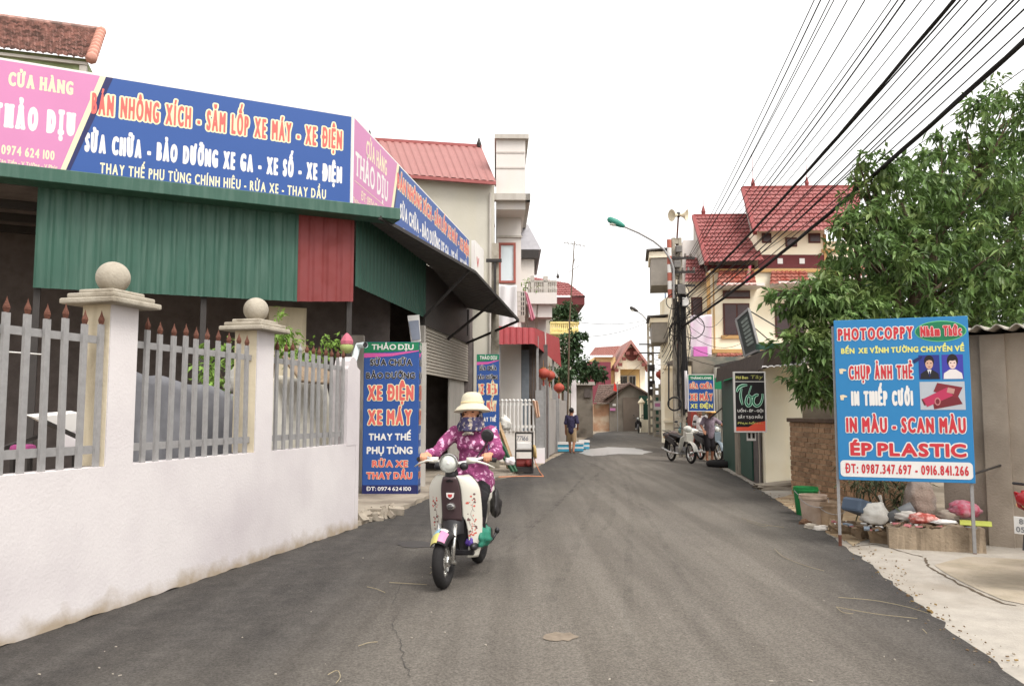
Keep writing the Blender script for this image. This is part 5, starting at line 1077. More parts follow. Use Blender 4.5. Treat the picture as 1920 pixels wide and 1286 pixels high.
q = rb(1775, 982); lump('grey_rag', mat('grey rag', (150, 138, 126), .9, .15, 9), (q.x, q.y - .05, .33), (.14, .1, .07), 'grey rag heap between the tall sack and the pink cloth', 'rag', 35)
q = rb(1806, 992); mb = MB(); mb.cbox((q.x, q.y - .25, .29), (.3, .16, .008), Matrix.Rotation(-.5, 3, 'Z') @ Matrix.Rotation(.2, 3, 'X')); mb.build('yellow_sheet', flat('lime sheet', (166, 172, 84), .5), label='lime yellow plastic sheet on the kerb by the right leg', cat='sheet')
q = rb(1748, 994); lump('white_paper', m_sw, (q.x, q.y - .25, .285), (.14, .06, .03), 'white crumpled paper between red bag and lime sheet', 'paper', 36)
q = rb(1618, 955); mb = MB(); mb.cbox((q.x, q.y + .05, .38), (.34, .28, .16), Matrix.Rotation(.4, 3, 'Z') @ Matrix.Rotation(.3, 3, 'Y')); mb.build('blue_crate', flat('dull blue plastic', (86, 100, 118), .5), bevel=.03, label='dull blue plastic box tilted behind the tied white bag', cat='box')
a, b = rb(1664, 985, .0), rb(1712, 950, .0); a.z = max(.26, a.z); mb = MB(); mb.tube([a, b], .065, 14); mb.build('grey_pipe', mat('grey pvc', (112, 114, 116), .5), label='thick grey pipe leaning beside the tall woven sack', cat='pipe', smooth=True, )
g = random.Random(9)
bush('dry_plant', 'dark overgrown plant drooping behind the billboard foot', [(rb(1660, 925, -.25), (.28, .2, .22), 26), (rb(1625, 905, -.35), (.2, .2, .2), 14), (rb(1690, 940, -.3), (.15, .15, .25), 14), (rb(1655, 970, -.3), (.2, .1, .12), 10)], 8, .16, .022, mat('dark straplike leaves', (74, 80, 54), .7, .2, 2, island=.4), seed=17)
def bucket(px, py, Y, r, h, m, label, name='bucket'):
    q = G(px, py); c = Vector((q.x, q.y, .012)); rt = thing(name, label, 'bucket', c, group='plastic buckets by the brick wall')
    MB().lathe([(0, .0), (r * .76, 0), (r * .8, .01), (r * .98, h - .06), (r * 1.04, h - .055), (r * 1.05, h - .03), (r, h - .028), (r * 1.02, h), (r * .96, h), (r * .74, .02), (0, .02)], c, 26).build('body', m, rt, smooth=True, auto=40)
    mb = MB(); mb.tube([c + Vector((r * 1.04 * math.cos(t), -.04 - r * .95 * abs(math.sin(t)) , h - .045 - .1 * math.sin(t))) for t in [math.pi * k / 12 for k in range(13)]], .004, 5); mb.build('handle', m_galv, rt)
bucket(1512, 967, 0, .17, .4, flat('green bucket plastic', (38, 122, 66), .45), 'green plastic bucket by the brick wall')
bucket(1526, 983, 0, .175, .38, mat('grimy pink bucket', (184, 164, 148), .7, .12, 7, second=(150, 130, 112), s2=4), 'grimy pinkish bucket in front of the green one')
bucket(1558, 985, 0, .17, .3, mat('grimy tan bucket', (176, 154, 130), .75, .15, 7, second=(140, 118, 96), s2=4), 'low tan bucket behind the left billboard leg')
for k, (x, y, c, lb) in enumerate(((1510, 985, (104, 78, 60), 'dark brown clod at the foot of the buckets'), (1520, 993, (170, 160, 146), 'pale stone in front of the pinkish bucket'), (1540, 996, (214, 206, 196), 'white scrap near the left billboard leg'))):
    q = G(x, y); lump('stone', mat('stone %d' % k, c, .95, .2, 12, .4), (q.x, q.y, .03), (.09, .06, .05), lb, 'stone', 60 + k)
mb = MB(); gg = random.Random(12); cm = [m_sw, m_slab, mat('scrap brown', (110, 92, 74), .9, .2, 9), mat('scrap pink', (176, 110, 112), .8, .2, 9), mat('scrap grey blue', (120, 130, 140), .7, .2, 9)]
for k in range(150):
    s_ = gg.uniform(-.55, kl - .05); b_ = gg.uniform(-.7, -.04) if s_ > .05 else gg.uniform(-.6, -.2); mb.mi = gg.choice((1, 1, 2, 2, 2, 0, 3, 4)); d_ = gg.uniform(.015, .05); mb.cbox(KP.pt(s_, .255 if s_ > .05 else .17 + gg.random() * .05, b_), (d_ * gg.uniform(1, 2.4), d_, d_ * gg.uniform(.2, .6)), Matrix.Rotation(gg.random() * 3, 3, 'Z') @ Matrix.Rotation(gg.uniform(-.6, .6), 3, 'X'))
mb.build('litter', cm, kind='stuff', label='small scraps and crumbs littering the low kerb under the billboard')
# ------------------------------------------------------------------ brick wall
BA = G(1484, 926); BW = Plane((BA.x, BA.y), (5.42 - BA.x, 10.3 - BA.y)); Lb = 3.9
bk = thing('brick_wall', 'old bare brick garden wall with a dark capping behind the buckets', 'wall', BW.pt(Lb / 2, 0))
m_brick = mat('weathered brick', (152, 122, 96), .95, .15, 14, .5, 40, island=.28)
mb = MB(); mb.pbox(BW, 0, Lb, 0, 1.3, -.2, -.012); mb.mi = 1; rows = 15; hh = 1.3 / rows
for j in range(rows):
    s_ = -.1 * (j % 2)
    while s_ < Lb:
        l = .19 + rnd.uniform(-.015, .015); a, b = max(.002, s_), min(Lb - .002, s_ + l)
        if b - a > .03: o = rnd.uniform(-.006, .006); mb.pbox(BW, a, b, j * hh + .008, (j + 1) * hh - .008, -.02, o)
        s_ += l + .016
mb.build('brickwork', [mat('mortar', (176, 158, 132), .95, .2, 12, .4, 50), m_brick], bk)
mb = MB(); mb.pbox(BW, -.04, Lb + .04, 1.301, 1.37, -.25, .04); s_ = -.04
mb.build('capping', mat('mossy capping brick', (96, 80, 68), .95, .25, 9, .5, 40), bk, bevel=.01)
# ------------------------------------------------------------------ salon shed
SH = Plane(tuple(G(1435, 914)[:2]), (1, .05)); sz_ = SH.pix(1450, 684)[1]; sw_ = SH.pix(1505, 800)[0]
FW = Plane((SH.pt(0, 0).x + .1487 * 6.2, SH.pt(0, 0).y + 6.2), (-.1487, -1)); fl_ = 6.2 * 1.011
sh = thing('salon_shed', 'cream corner hair salon with green sheet street side and drooping dark eave', 'shop', SH.pt(.5, 0, -2))
mb = MB(); mb.pbox(SH, 0, sw_, 0, sz_, -.3, 0); mid = SH.pix(1470, 800)[0]; mb.pbox(SH, 0, mid, .1, sz_ - .002, .001, .05); mb.build('wall', m_cream, sh)
mb = MB(); mb.pbox(FW, .0, fl_ - .31, 0, 2.3, -1.6, .05); mb.build('rear_wall', m_conc2, sh)
mb = MB(); f = lambda x: FW.pix(x, 850)[0]
mb.pbox(FW, -.0, f(1387), 0, 2.3, .06, .1); mb.pbox(FW, f(1396), f(1418), .05, 2.0, .06, .09); mb.mi = 1; mb.pbox(FW, f(1388), f(1395), 0, 2.2, .06, .12); mb.mi = 2; mb.pbox(FW, f(1396), fl_ - .06, 0, 2.3, .051, .055)
mb.build('street_side', [m_greend, m_conc2, m_dark], sh)
e = [at(1342, 717, 21.6), at(1430, 692, 15.1), at(1436, 656, 15.1), at(1344, 691, 21.6)]; mb = MB(); mb.prism(e, (.9, .13, .25)); mb.build('eave', mat('dark eave board', (74, 64, 58), .9, .2, 5), sh)  # one even dark brown over the whole eave
mb = MB(); c0, c1, c2, c3 = at(1428, 690, 15.0), at(1512, 684, 15.2), at(1512, 652, 16.6), at(1438, 656, 16.4); mb.corr(c0, c1, c2, c3, .12, .018); mb.mi = 1
mb.bar(c3 + Vector((-.2, 0, .06)), c2 + Vector((0, 0, .06)), .12, .12); mb.corr(c3, c2, c2 + Vector((.6, 5, .2)), c3 + Vector((.8, 5, .2)), .15, .02); mb.build('roof', [mat('white roof sheet', (206, 202, 200), .6, .08, 4), m_green], sh)
rough('door_step', tuple(G(1446, 918) + Vector((.25, .1, .06))), (1.0, .5, .14), .1, 77, 'rough concrete step at the foot of the cream salon corner', 'step', m_conc2)
# salon board
TS = Plane(tuple(at(1379, 760, 15.05)[:2]), (1, -.03)); ta, tb = 0, TS.pix(1434, 760)[0]; tz0, tz1 = TS.pix(1400, 808)[1], TS.pix(1400, 699)[1]; TH, TW = tz1 - tz0, tb - ta
ts = thing('salon_sign', 'black framed hair salon board with green looping script', 'sign', TS.pt(tb / 2, tz0))
mb = MB(); mb.pbox(TS, ta, tb, tz0, tz1, -.05, 0); mb.build('board', m_pblack, ts)
mb = MB(); f = .025
mb.pbox(TS, ta - f, tb + f, tz1, tz1 + f, -.06, .012); mb.pbox(TS, ta - f, tb + f, tz0 - f, tz0, -.06, .012); mb.pbox(TS, ta - f, ta, tz0, tz1, -.06, .012); mb.pbox(TS, tb, tb + f, tz0, tz1, -.06, .012); mb.build('frame', m_sw, ts)
tp = lambda x, y, e=.003: TS.pt(TW * x, tz1 - TH * y, e)
MB().poly([tp(0, .998), tp(1, .998), tp(1, .93), tp(0, .93)]).build('red_band', flat('orange red print', (226, 92, 70), .45), ts); MB().poly([tp(.42, .93), tp(1, .93), tp(1, .83), tp(.7, .855)]).build('red_swoosh', flat('orange red print', (0, 0, 0)), ts)
MB().poly([tp(0, .158), tp(1, .158), tp(1, .145), tp(0, .145)]).build('rule', m_sw, ts)
def tl(tx, a, b, zb_, ch, mm, **k): return lettering(tx, TS, TW * a, TW * b, tz1 - TH * zb_, TH * ch, mm, ts, res=12, **k)
tl('Mơ Ben', .03, .45, .105, .05, m_pyel, bold=.08); tl('Tây', .52, .95, .1, .06, flat('olive print', (150, 150, 84), .45), bold=.05, slant=.2)
tl('UỐN - ÉP - GỘI', .06, .94, .675, .045, m_sw, bold=.12); tl('SẤY TẠO MẪU', .08, .92, .785, .045, m_sw, bold=.12); tl('Phục hồi tóc', .06, .94, .88, .035, m_pyel, bold=.06, slant=.2)
def script(pts, w0, w1, e, m, name):
    mb = MB(); P_ = [Vector((x, y, 0)) for x, y in pts]; o = []
    for i in range(len(P_) - 1):
        p0, p1, p2, p3 = P_[max(i - 1, 0)], P_[i], P_[i + 1], P_[min(i + 2, len(P_) - 1)]
        for k in range(8): t = k / 8; o.append(.5 * ((2 * p1) + (p2 - p0) * t + (2 * p0 - 5 * p1 + 4 * p2 - p3) * t * t + (3 * p1 - p0 - 3 * p2 + p3) * t ** 3))
    o.append(P_[-1]); L_ = []; R_ = []
    for i, p in enumerate(o):
        d = (o[min(i + 1, len(o) - 1)] - o[max(i - 1, 0)]); d.y *= TH / TW; d.normalize(); w = w0 + (w1 - w0) * abs(math.sin(i / (len(o) - 1) * math.pi)); nx, ny = -d.y * w, d.x * w * TW / TH; L_.append(tp(p.x + nx, p.y + ny, e + i * 2e-5)); R_.append(tp(p.x - nx, p.y - ny, e + i * 2e-5))
    n = len(o); mb.add(L_ + R_, [(i, i + 1, n + i + 1, n + i) for i in range(n - 1)]); return mb.build(name, m, ts)
for k, (w, m, e) in enumerate(((.05, flat('pale mint print', (196, 232, 214), .45), .003), (.026, m_pgreen, .0065))):
    script([(.05, .33), (.12, .26), (.25, .22), (.42, .21)], w * .5, w * 1.2, e, m, 'script'); script([(.22, .27), (.18, .38), (.2, .48), (.24, .55)], w * .5, w * .9, e + .0004, m, 'script')
    script([(.52, .4), (.42, .4), (.36, .5), (.42, .565), (.52, .54), (.53, .44), (.49, .4)], w * .7, w, e + .0008, m, 'script'); script([(.44, .39), (.5, .3), (.56, .22)], w * .35, w * .5, e + .0012, m, 'script')
    script([(.53, .42), (.66, .4), (.76, .38), (.66, .4), (.6, .5), (.7, .57), (.84, .54), (.92, .44), (.93, .36)], w * .6, w, e + .0016, m, 'script')
mb = MB(); a, b = at(1400, 825, 15.1), at(1417, 810, 15.1); mb.cbox(((a.x + b.x) / 2, a.y, (a.z + b.z) / 2), (.17, .02, .17)); mb.mi = 1
for d in (-.04, .04): mb.cbox(((a.x + b.x) / 2 + d, a.y - .012, (a.z + b.z) / 2 + .01), (.045, .01, .1))
mb.build('picture_plate', [m_sw, m_pblack], label='small white picture plate hung under the salon board', cat='sign')
# dark lightbox leaning on the salon roof
lb_ = thing('leaning_sign', 'dark shop lightbox tilted over the salon eave with faded lettering', 'sign', at(1405, 665, 17.5))
q = [at(1380, 600, 17.5), at(1404, 579, 17.2), at(1424, 655, 17.0), at(1397, 668, 17.4)]
MB().prism(q, (.12, .45, .03)).build('lightbox', mat('faded black face', (70, 74, 72), .4, .15, 3, spec=.5), lb_)
mb = MB()
for i in range(4): mb.bar(q[i], q[(i + 1) % 4], .035, .05)
mb.build('frame', m_galv, lb_)
mb = MB(); C = lambda u, v: q[0].lerp(q[1], u).lerp(q[3].lerp(q[2], u), v) + Vector((0, -.02, 0))
for k in range(7): v = .14 + .1 * k; mb.prism([C(.25, v), C(.75, v - .02), C(.75, v + .05), C(.3, v + .06)], (0, .006, 0))
mb.build('faded_letter', mat('faded grey lettering', (128, 136, 130), .6, .3, 12), lb_)
mb = MB(); mb.tube([q[1] + Vector((.1, .3, 0)), at(1468, 620, 16.4)], .014, 5); mb.tube([q[2] + Vector((.05, .2, .1)), at(1460, 645, 16.6)], .014, 5); mb.tube([q[1] + Vector((0, .3, -.2)), at(1462, 655, 16.6)], .012, 5); mb.build('stay', m_steel, lb_)
# ------------------------------------------------------------------ yellow villa
vl = thing('villa', 'cream and ochre villa with stepped red tiled roofs and brown shutters', 'house', at(1440, 770, 33))
Yv = 31.; V = lambda x, y, dy=0: at(x, y, Yv + dy)
def vbox(mb, x0, y0, x1, y1, f=0., b=.1):       # pixel box on the villa front, f metres proud
    a, c = at(x0, y1, Yv), at(x1, y0, Yv); mb.box((a.x, Yv - f, a.z), (c.x, Yv + b, c.z))
mb = MB(); a, c = V(1336, 700), V(1640, 506); mb.box((a.x, Yv, 0), (c.x, Yv + 8, c.z)); a, c = V(1421, 506), V(1546, 430); mb.box((a.x, Yv + .001, a.z + .001), (c.x, Yv + 4, c.z)); a, c = V(1546, 506), V(1640, 440); mb.box((a.x + .001, Yv + 1.2, a.z), (c.x, Yv + 6, c.z)); vbox(mb, 1546, 506, 1640, 472, 0, .15)
a, c = V(1293, 700, .8), V(1335, 528, .8); mb.box((a.x, Yv + .8, 0), (V(1336, 600).x - .002, Yv + 7, c.z)); mb.build('wall', m_cream, vl)
mb = MB(); vbox(mb, 1421, 503, 1546, 478, .04, -.002); vbox(mb, 1330, 506, 1420, 494, -.35, .36); mb.build('maroon_band', m_maroon, vl)
mb = MB(); vbox(mb, 1457, 495, 1467, 485, .06, -.041); vbox(mb, 1498, 495, 1508, 485, .06, -.041); mb.build('white_tile', m_sw, vl)
mb = MB(); vbox(mb, 1332, 511, 1548, 505, .12, -.002); vbox(mb, 1352, 635, 1411, 629, .1, -.002); vbox(mb, 1334, 662, 1432, 655, .15, -.002); vbox(mb, 1324, 800, 1336, 512, .1, -.002); vbox(mb, 1336, 655, 1341, 515, .04, -.002); vbox(mb, 1540, 474, 1590, 468, .1, -.002); vbox(mb, 1543, 503, 1550, 440, .06, -.002)
mb.build('moulding', m_yel, vl)
mb = MB(); mb.tiles(V(1416, 437, -.7), V(1606, 433, -.7), V(1616, 352, 3), V(1392, 354, 3), 24, 11, .035, .05, 5); mb.tiles(V(1325, 494, -.6), V(1432, 490, -.6), V(1400, 404, 3), V(1300, 406, 3), 14, 12, .035, .05, 5)
mb.tiles(V(1284, 531, .3), V(1327, 531, .3), V(1310, 452, 3.2), V(1288, 452, 3.2), 6, 12, .035, .05, 5); mb.build('roof', m_tile_red, vl)
rfm = mat('ridge red', (128, 60, 58), .6)
mb = MB(); mb.bar(V(1392, 354, 3), V(1616, 352, 3), .22, .18); mb.bar(V(1416, 437, -.7), V(1392, 354, 3), .14, .16); mb.bar(V(1300, 406, 3), V(1400, 405, 3), .2, .16); mb.bar(V(1325, 494, -.6), V(1300, 406, 3), .14, .16)
for x, y in ((1412, 352), (1319, 404), (1513, 350)): mb.lathe([(.06, 0), (.1, .15), (.03, .4), (.012, .42), (.01, 1.4)], V(x, y, 3), 6)
mb.build('ridge_tile', rfm, vl)
mb = MB(); mb.prism([V(1392, 356, 3.1), V(1414, 437, -.5), V(1404, 440, 3.1)], (.05, .1, 0)); mb.prism([V(1300, 408, 3.1), V(1323, 494, -.4), V(1300, 500, 3.1)], (.05, .1, 0)); mb.build('gable', m_greyp, vl)
for q in ((V(1343, 538, -1), V(1419, 537, -1), V(1413, 508, -.1), V(1348, 508, -.1), 8, 4), (V(1443, 535, -1), V(1520, 534, -1), V(1512, 509, -.1), V(1446, 509, -.1), 8, 4), (V(1524, 532, -1.6), V(1640, 524, -1.6), V(1640, 497, -.2), V(1546, 505, -.2), 12, 5), (V(1340, 682, -1), V(1396, 682, -1), V(1392, 663, -.2), V(1344, 663, -.2), 6, 3)):
    mb = MB(); mb.tiles(*q, .04, .05, 4); mb.build('hood_roof', m_tile_or, vl)
mb = MB(); vbox(mb, 1344, 543, 1419, 538, 1.0, -.002); vbox(mb, 1444, 540, 1520, 535, 1.0, -.002); vbox(mb, 1525, 537, 1640, 530, 1.6, -.002); mb.build('hood_slab', m_whiteh, vl)
m_shut = mat('dark shutters', (66, 46, 48), .3, .1, 4, spec=.5)
for x0, y0, x1, y1, pn in ((1355, 545, 1406, 560, 1), (1355, 569, 1406, 630, 2), (1452, 545, 1500, 560, 1), (1452, 569, 1508, 632, 2), (1472, 446, 1494, 463, 1), (1428, 438, 1446, 456, 1), (1515, 438, 1538, 456, 1), (1304, 552, 1326, 592, 1)):
    f_ = .05 if x0 > 1330 else -.75; mb = MB(); vbox(mb, x0, y1, x1, y0, f_, -.002 if x0 > 1330 else .79); wf = mb.build('window', m_brown, vl); mb = MB(); w1_ = (x1 - x0 - 4) / pn
    for k in range(pn): vbox(mb, x0 + 3 + k * (w1_ + .5), y1 - 3, x0 + 2 + (k + 1) * w1_, y0 + 3, f_ + .012, -f_ - .001)
    mb.build('pane', m_shut, wf)
# printed pink banner on the villa gate
hang('pink_banner', 'white and pink printed vinyl banner beside the cable pole', ((1294, 592), (1334, 590), (1334, 669), (1295, 669)), 29., mat('pink white print', (204, 190, 200), .5, .03, 3, second=(206, 146, 188), s2=.9, lo=.5, hi=.7), 'banner', .02)
a, b = at(1300, 668, 28.94), at(1326, 650, 28.94); MB().box((a.x, 28.9, a.z), (b.x, 28.93, b.z)).build('pink_label', flat('vivid pink print', (196, 108, 174), .5), label='vivid pink label panel at the foot of the vinyl banner', cat='sign')
hang('tree_flag', 'small faded flag hanging from the cables before the villa', ((1404, 500), (1408, 498), (1404, 530), (1397, 532)), 24, mat('faded flag cloth', (196, 84, 110), .9, .1, 20, second=(120, 170, 120), s2=8), 'flag', .02)
# ------------------------------------------------------------------ narrow white townhouses along the right side
t1 = thing('townhouse', 'narrow white townhouse with two stacked grey balconies over the street', 'house', RS.pt(rs_d(38), 0, -2))
s0_, s1_ = rs_d(45), rs_d(33); zt_ = 8.6
mb = MB(); mb.pbox(RS, s0_, s1_, 0, zt_, -5, 0); mb.build('wall', m_whiteh, t1)
mb = MB()
for k in range(5): s_ = s0_ + 1 + (s1_ - s0_ - 2) * k / 4; mb.pbox(RS, s_ - .18, s_ + .18, 0, zt_ - .2, .001, .14)
mb.pbox(RS, s0_, s1_, 3.4, 3.7, .15, .3); mb.pbox(RS, s0_, s1_, 6.7, 6.95, .15, .3); mb.build('pilaster', m_cream, t1)
mb = MB()
for zz0, zz1 in ((1, 3.), (4.3, 6.2), (7.2, 8.3)):
    for k in range(4): s_ = s0_ + 1 + (s1_ - s0_ - 2) * (k + .5) / 4; mb = MB(); mb.pbox(RS, s_ - .75, s_ + .75, zz0, zz1, .002, .05); mb.build('window', m_brown, t1)
for z0, z1, lbp in ((7.2, 8.75, 1), (4.6, 5.7, 2)):
    mb = MB(); a = rs_d(38.5); b_ = rs_d(36)
    mb.pbox(RS, a, b_, z0, z0 + (z1 - z0) * .82, .1505, 1.25); mb.mi = 1; mb.pbox(RS, a, b_ + .05, z0 + (z1 - z0) * .82, z1, .1505, 1.32); mb.build('balcony', [mat('grey roughcast', (140, 134, 126), .95, .1, 4), m_cream], t1)
    mb = MB(); mb.hexa([RS.pt(a, z1 + .02, 1.45), RS.pt(b_ + .2, z1 + .02, 1.45), RS.pt(b_ + .2, z1 + .15, 0), RS.pt(a, z1 + .15, 0), RS.pt(a, z1 + .1, 1.45), RS.pt(b_ + .2, z1 + .1, 1.45), RS.pt(b_ + .2, z1 + .25, -2), RS.pt(a, z1 + .25, -2)]); mb.build('canopy', mat('weathered canopy', (92, 88, 86), .9, .2, 3), t1)
mb = MB(); mb.pbox(RS, s0_ + 1.5, s0_ + 2.6, 6.9, 7.9, .31, .34); mb.build('blue_shutter', flat('blue shutter', (60, 112, 156), .5), t1)
t2 = thing('townhouse', 'lower pale townhouse beyond the stacked grey balconies', 'house', RS.pt(rs_d(51), 0, -2))
mb = MB(); mb.pbox(RS, rs_d(57), rs_d(45.2), 0, 5.2, -5, -.1); mb.build('wall', m_beigeh, t2); mb = MB(); mb.pbox(RS, rs_d(57), rs_d(45.2), 5.2, 5.45, -5, .3); mb.pbox(RS, rs_d(56), rs_d(52), 7, 7.4, -5, .6); mb.pbox(RS, rs_d(56), rs_d(52), 5.45, 7, -5, -.5); mb.build('parapet', m_cream, t2)
mb = MB()
for k in range(4): mb = MB(); mb.pbox(RS, rs_d(55 - 2.5 * k), rs_d(53.4 - 2.5 * k), .6, 2.9, -.098, -.04); mb.build('window', m_dark, t2)
ly = thing('lattice_gate', 'cream gate post and barred grey gate below the townhouses', 'gate', RS.pt(rs_d(31), 0))
mb = MB(); mb.pbox(RS, rs_d(34.8), rs_d(34.3), 0, 3.3, .31, .8); mb.pbox(RS, rs_d(34.9), rs_d(34.2), 3.3, 3.45, .25, .86); mb.pbox(RS, rs_d(34.9), rs_d(34.2), 1.0, 1.1, .25, .86); mb.build('post', m_cream, ly)
mb = MB()
for k in range(16): mb.pbox(RS, rs_d(34.2), rs_d(28.5), .3 + .17 * k, .36 + .17 * k, .4, .43)
for k in range(8): mb.pbox(RS, rs_d(34.2 - .8 * k), rs_d(34.15 - .8 * k), .1, 3.1, .38, .4)
mb.build('bars', m_greyp, ly)
# bike repair shop under the blue hanging sign
bs = thing('bike_shop', 'shaded bike repair stall with grey curtains behind the parked motorbikes', 'shop', (6.8, 27.4, 0))
mb = MB(); mb.box((6.15, 27.2, 0), (10, 27.4, 3.2)); mb.box((5.9, 27.4, 3.2), (10, 30.5, 3.35)); mb.build('wall', mat('faded stall wall', (128, 120, 108), .9, .2, 3, second=(96, 100, 92), s2=2), bs)
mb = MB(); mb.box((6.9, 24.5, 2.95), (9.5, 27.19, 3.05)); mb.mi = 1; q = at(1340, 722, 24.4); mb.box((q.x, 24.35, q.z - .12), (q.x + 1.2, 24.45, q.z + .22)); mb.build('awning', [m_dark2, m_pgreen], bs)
mb = MB()
for k in range(7): x = at(1343, 790, 24.9).x + .1 * k; mb.tube([(x, 24.9 + .03 * (k % 2), .3), (x, 24.9, 2.85)], .055, 6)
mb.build('curtain', mat('grey plastic curtain', (154, 150, 140), .6, .1, 6), bs)
a = at(1295, 840, 26.5); MB().box((a.x, 26.4, 0), (a.x + .32, 26.9, 1.75)).build('red_cabinet', mat('rusty red cabinet', (142, 58, 48), .6, .15, 6), label='rusty red cabinet behind the boy at the bike stall', cat='cabinet')
hsn = thing('hanging_sign', 'blue motorbike repair sign with a green top hanging over the two mechanics', 'sign', at(1314, 770, 23))
HS = Plane(tuple(at(1291, 740, 23)[:2]), (1, -.03)); hw = HS.pix(1338, 740)[0]; hz0, hz1 = HS.pix(1310, 770)[1], HS.pix(1310, 703)[1]; hh_ = hz1 - hz0
MB().pbox(HS, 0, hw, hz0, hz1, -.08, 0).build('board', m_blue, hsn); mb = MB(); mb.pbox(HS, -.02, hw + .02, hz1, hz1 + .02, -.09, .01); mb.pbox(HS, -.02, 0, hz0, hz1, -.09, .01); mb.pbox(HS, hw, hw + .02, hz0, hz1, -.09, .01); mb.pbox(HS, -.02, hw + .02, hz0 - .02, hz0, -.09, .01); mb.build('frame', m_sw, hsn)
MB().poly([HS.pt(0, hz1 - hh_ * .14, .003), HS.pt(hw, hz1 - hh_ * .14, .003), HS.pt(hw, hz1, .003), HS.pt(0, hz1, .003)]).build('green_band', m_pgreen, hsn)
for tx, f0, f1, zb_, ch, mm, om in (('THĂNG LONG', .08, .92, .115, .06, m_sw, None), ('SỬA CHỮA', .05, .95, .39, .15, m_ltred, m_cy), ('XE MÁY', .05, .96, .72, .2, m_ltred, m_cy), ('XE ĐIỆN', .06, .96, .93, .13, m_pyel, None)):
    lettering(tx, HS, hw * f0, hw * f1, hz1 - hh_ * zb_, hh_ * ch, mm, hsn, bold=.11, om=om, ow=.06, off=.002, res=9)
mb = MB(); q = at(1287, 770, 23.2); mb.tube([(q.x, 23.2, at(1287, 695, 23.2).z), (q.x, 23.2, hz0 + .05)], .04, 8); mb.build('white_pipe', m_white, hsn)
mb = MB(); q = at(1356, 760, 22.6); mb.tube([(q.x, 22.6, 0), (q.x, 22.6, 2.7)], .035, 8); mb.tube([(q.x, 22.6, 1.6), (q.x - .3, 22.9, 1.3)], .02, 6); mb.build('stall_post', m_steel, label='dark steel post beside the grey plastic curtain', cat='post')
# ------------------------------------------------------------------ tree on the right
Tb = lambda x, y, Y, r, n: (at(x, y, Y), tuple(v * r * Y / FPX for v in (1, 1.1, .9)), n)
tree('leafy_tree', 'big bright green tree with drooping leaves behind the brick wall', (6.6, 13.6, 0), at(1690, 640, 13.6), [Tb(1885, 225, 13.6, 82, 60), Tb(1800, 350, 13.8, 120, 90), Tb(1690, 380, 13.2, 95, 70), Tb(1640, 470, 12.8, 100, 80), Tb(1780, 520, 13.4, 150, 120), Tb(1910, 480, 13.8, 140, 100), Tb(1565, 600, 12.4, 75, 55), Tb(1510, 650, 12.2, 48, 26), Tb(1620, 610, 12.6, 90, 60), Tb(1535, 715, 12.6, 48, 30), Tb(1700, 630, 13, 100, 60), Tb(1860, 610, 13.4, 110, 60), Tb(1492, 565, 12.6, 36, 14), Tb(1540, 545, 12.4, 40, 20), Tb(1975, 320, 14.2, 150, 60), Tb(1630, 330, 13.0, 45, 16), Tb(1600, 420, 12.8, 40, 14), Tb(1600, 700, 13.5, 60, 26)], 12, .185, .062, m_leaf, 31, .17, droop=.7, mult=2.0)
tree('leafy_tree', 'darker tree standing behind the big bright green one', (8.6, 17.5, 0), at(1760, 620, 17.5), [Tb(1700, 480, 17.5, 90, 60), Tb(1800, 440, 17.5, 120, 70), Tb(1900, 520, 17.5, 130, 70), Tb(1650, 580, 17, 80, 44), Tb(1780, 620, 17, 110, 50), Tb(1560, 660, 16.5, 50, 24), Tb(1870, 350, 17.5, 90, 40)], 10, .26, .11, m_leafd, 33, .2, droop=.6, mult=2.0)
# ------------------------------------------------------------------ utility pole, lamps, loudspeakers, cables
up_ = thing('utility_pole', 'concrete utility pole wrapped in black cable bundles and meter boxes', 'pole', (5.42, 26, 0))
X, Yp = 5.42, 26.; zz = lambda y: at(1272, y, Yp).z
mb = MB(); zt_ = zz(447)
for dx in (-.13, .13): mb.hexa([(X + dx - .06, Yp - .12, 0), (X + dx + .06, Yp - .12, 0), (X + dx + .06, Yp + .12, 0), (X + dx - .06, Yp + .12, 0), (X + dx * .8 - .05, Yp - .1, zt_), (X + dx * .8 + .05, Yp - .1, zt_), (X + dx * .8 + .05, Yp + .1, zt_), (X + dx * .8 - .05, Yp + .1, zt_)])
for k in range(13): z_ = .6 + zt_ * k / 13.5; mb.box((X - .12, Yp - .09, z_), (X + .12, Yp + .09, z_ + .18))
mb.build('shaft', m_stone, up_)
mb = MB()
for y in (486, 512, 537): mb.cbox((X + .1, Yp - .18, zz(y)), (.9, .07, .07))
mb.build('crossarm', m_steel, up_)
mb = MB()
for k in range(10): mb.lathe([(.03, 0), (.045, .03), (.03, .06), (.045, .09), (.02, .12)], (X - .3 + .09 * k, Yp - .2, zz((486, 512)[k % 2]) + .035), 8)
mb.build('insulator', flat('grey ceramic', (120, 112, 106), .3, .5), up_)
mb = MB(); gg = random.Random(2)
for k in range(9):
    x = X + .05 + gg.uniform(-.1, .16); mb.tube([(x, Yp - .2, zz(560) + gg.uniform(-.2, .2)), (x + gg.uniform(-.06, .06), Yp - .25, zz(640)), (x + gg.uniform(-.06, .06), Yp - .2, zz(720)), (x + gg.uniform(-.04, .04), Yp - .17, zz(800 - gg.randint(0, 60)))], gg.uniform(.02, .045), 6)
for k in range(10): mb.torus((X + gg.uniform(-.25, .25), Yp - .24 + gg.uniform(-.05, .05), zz(gg.uniform(545, 625))), gg.uniform(.12, .26), .014, (gg.uniform(-.4, .4), 1, gg.uniform(-.3, .3)), 18, 5)
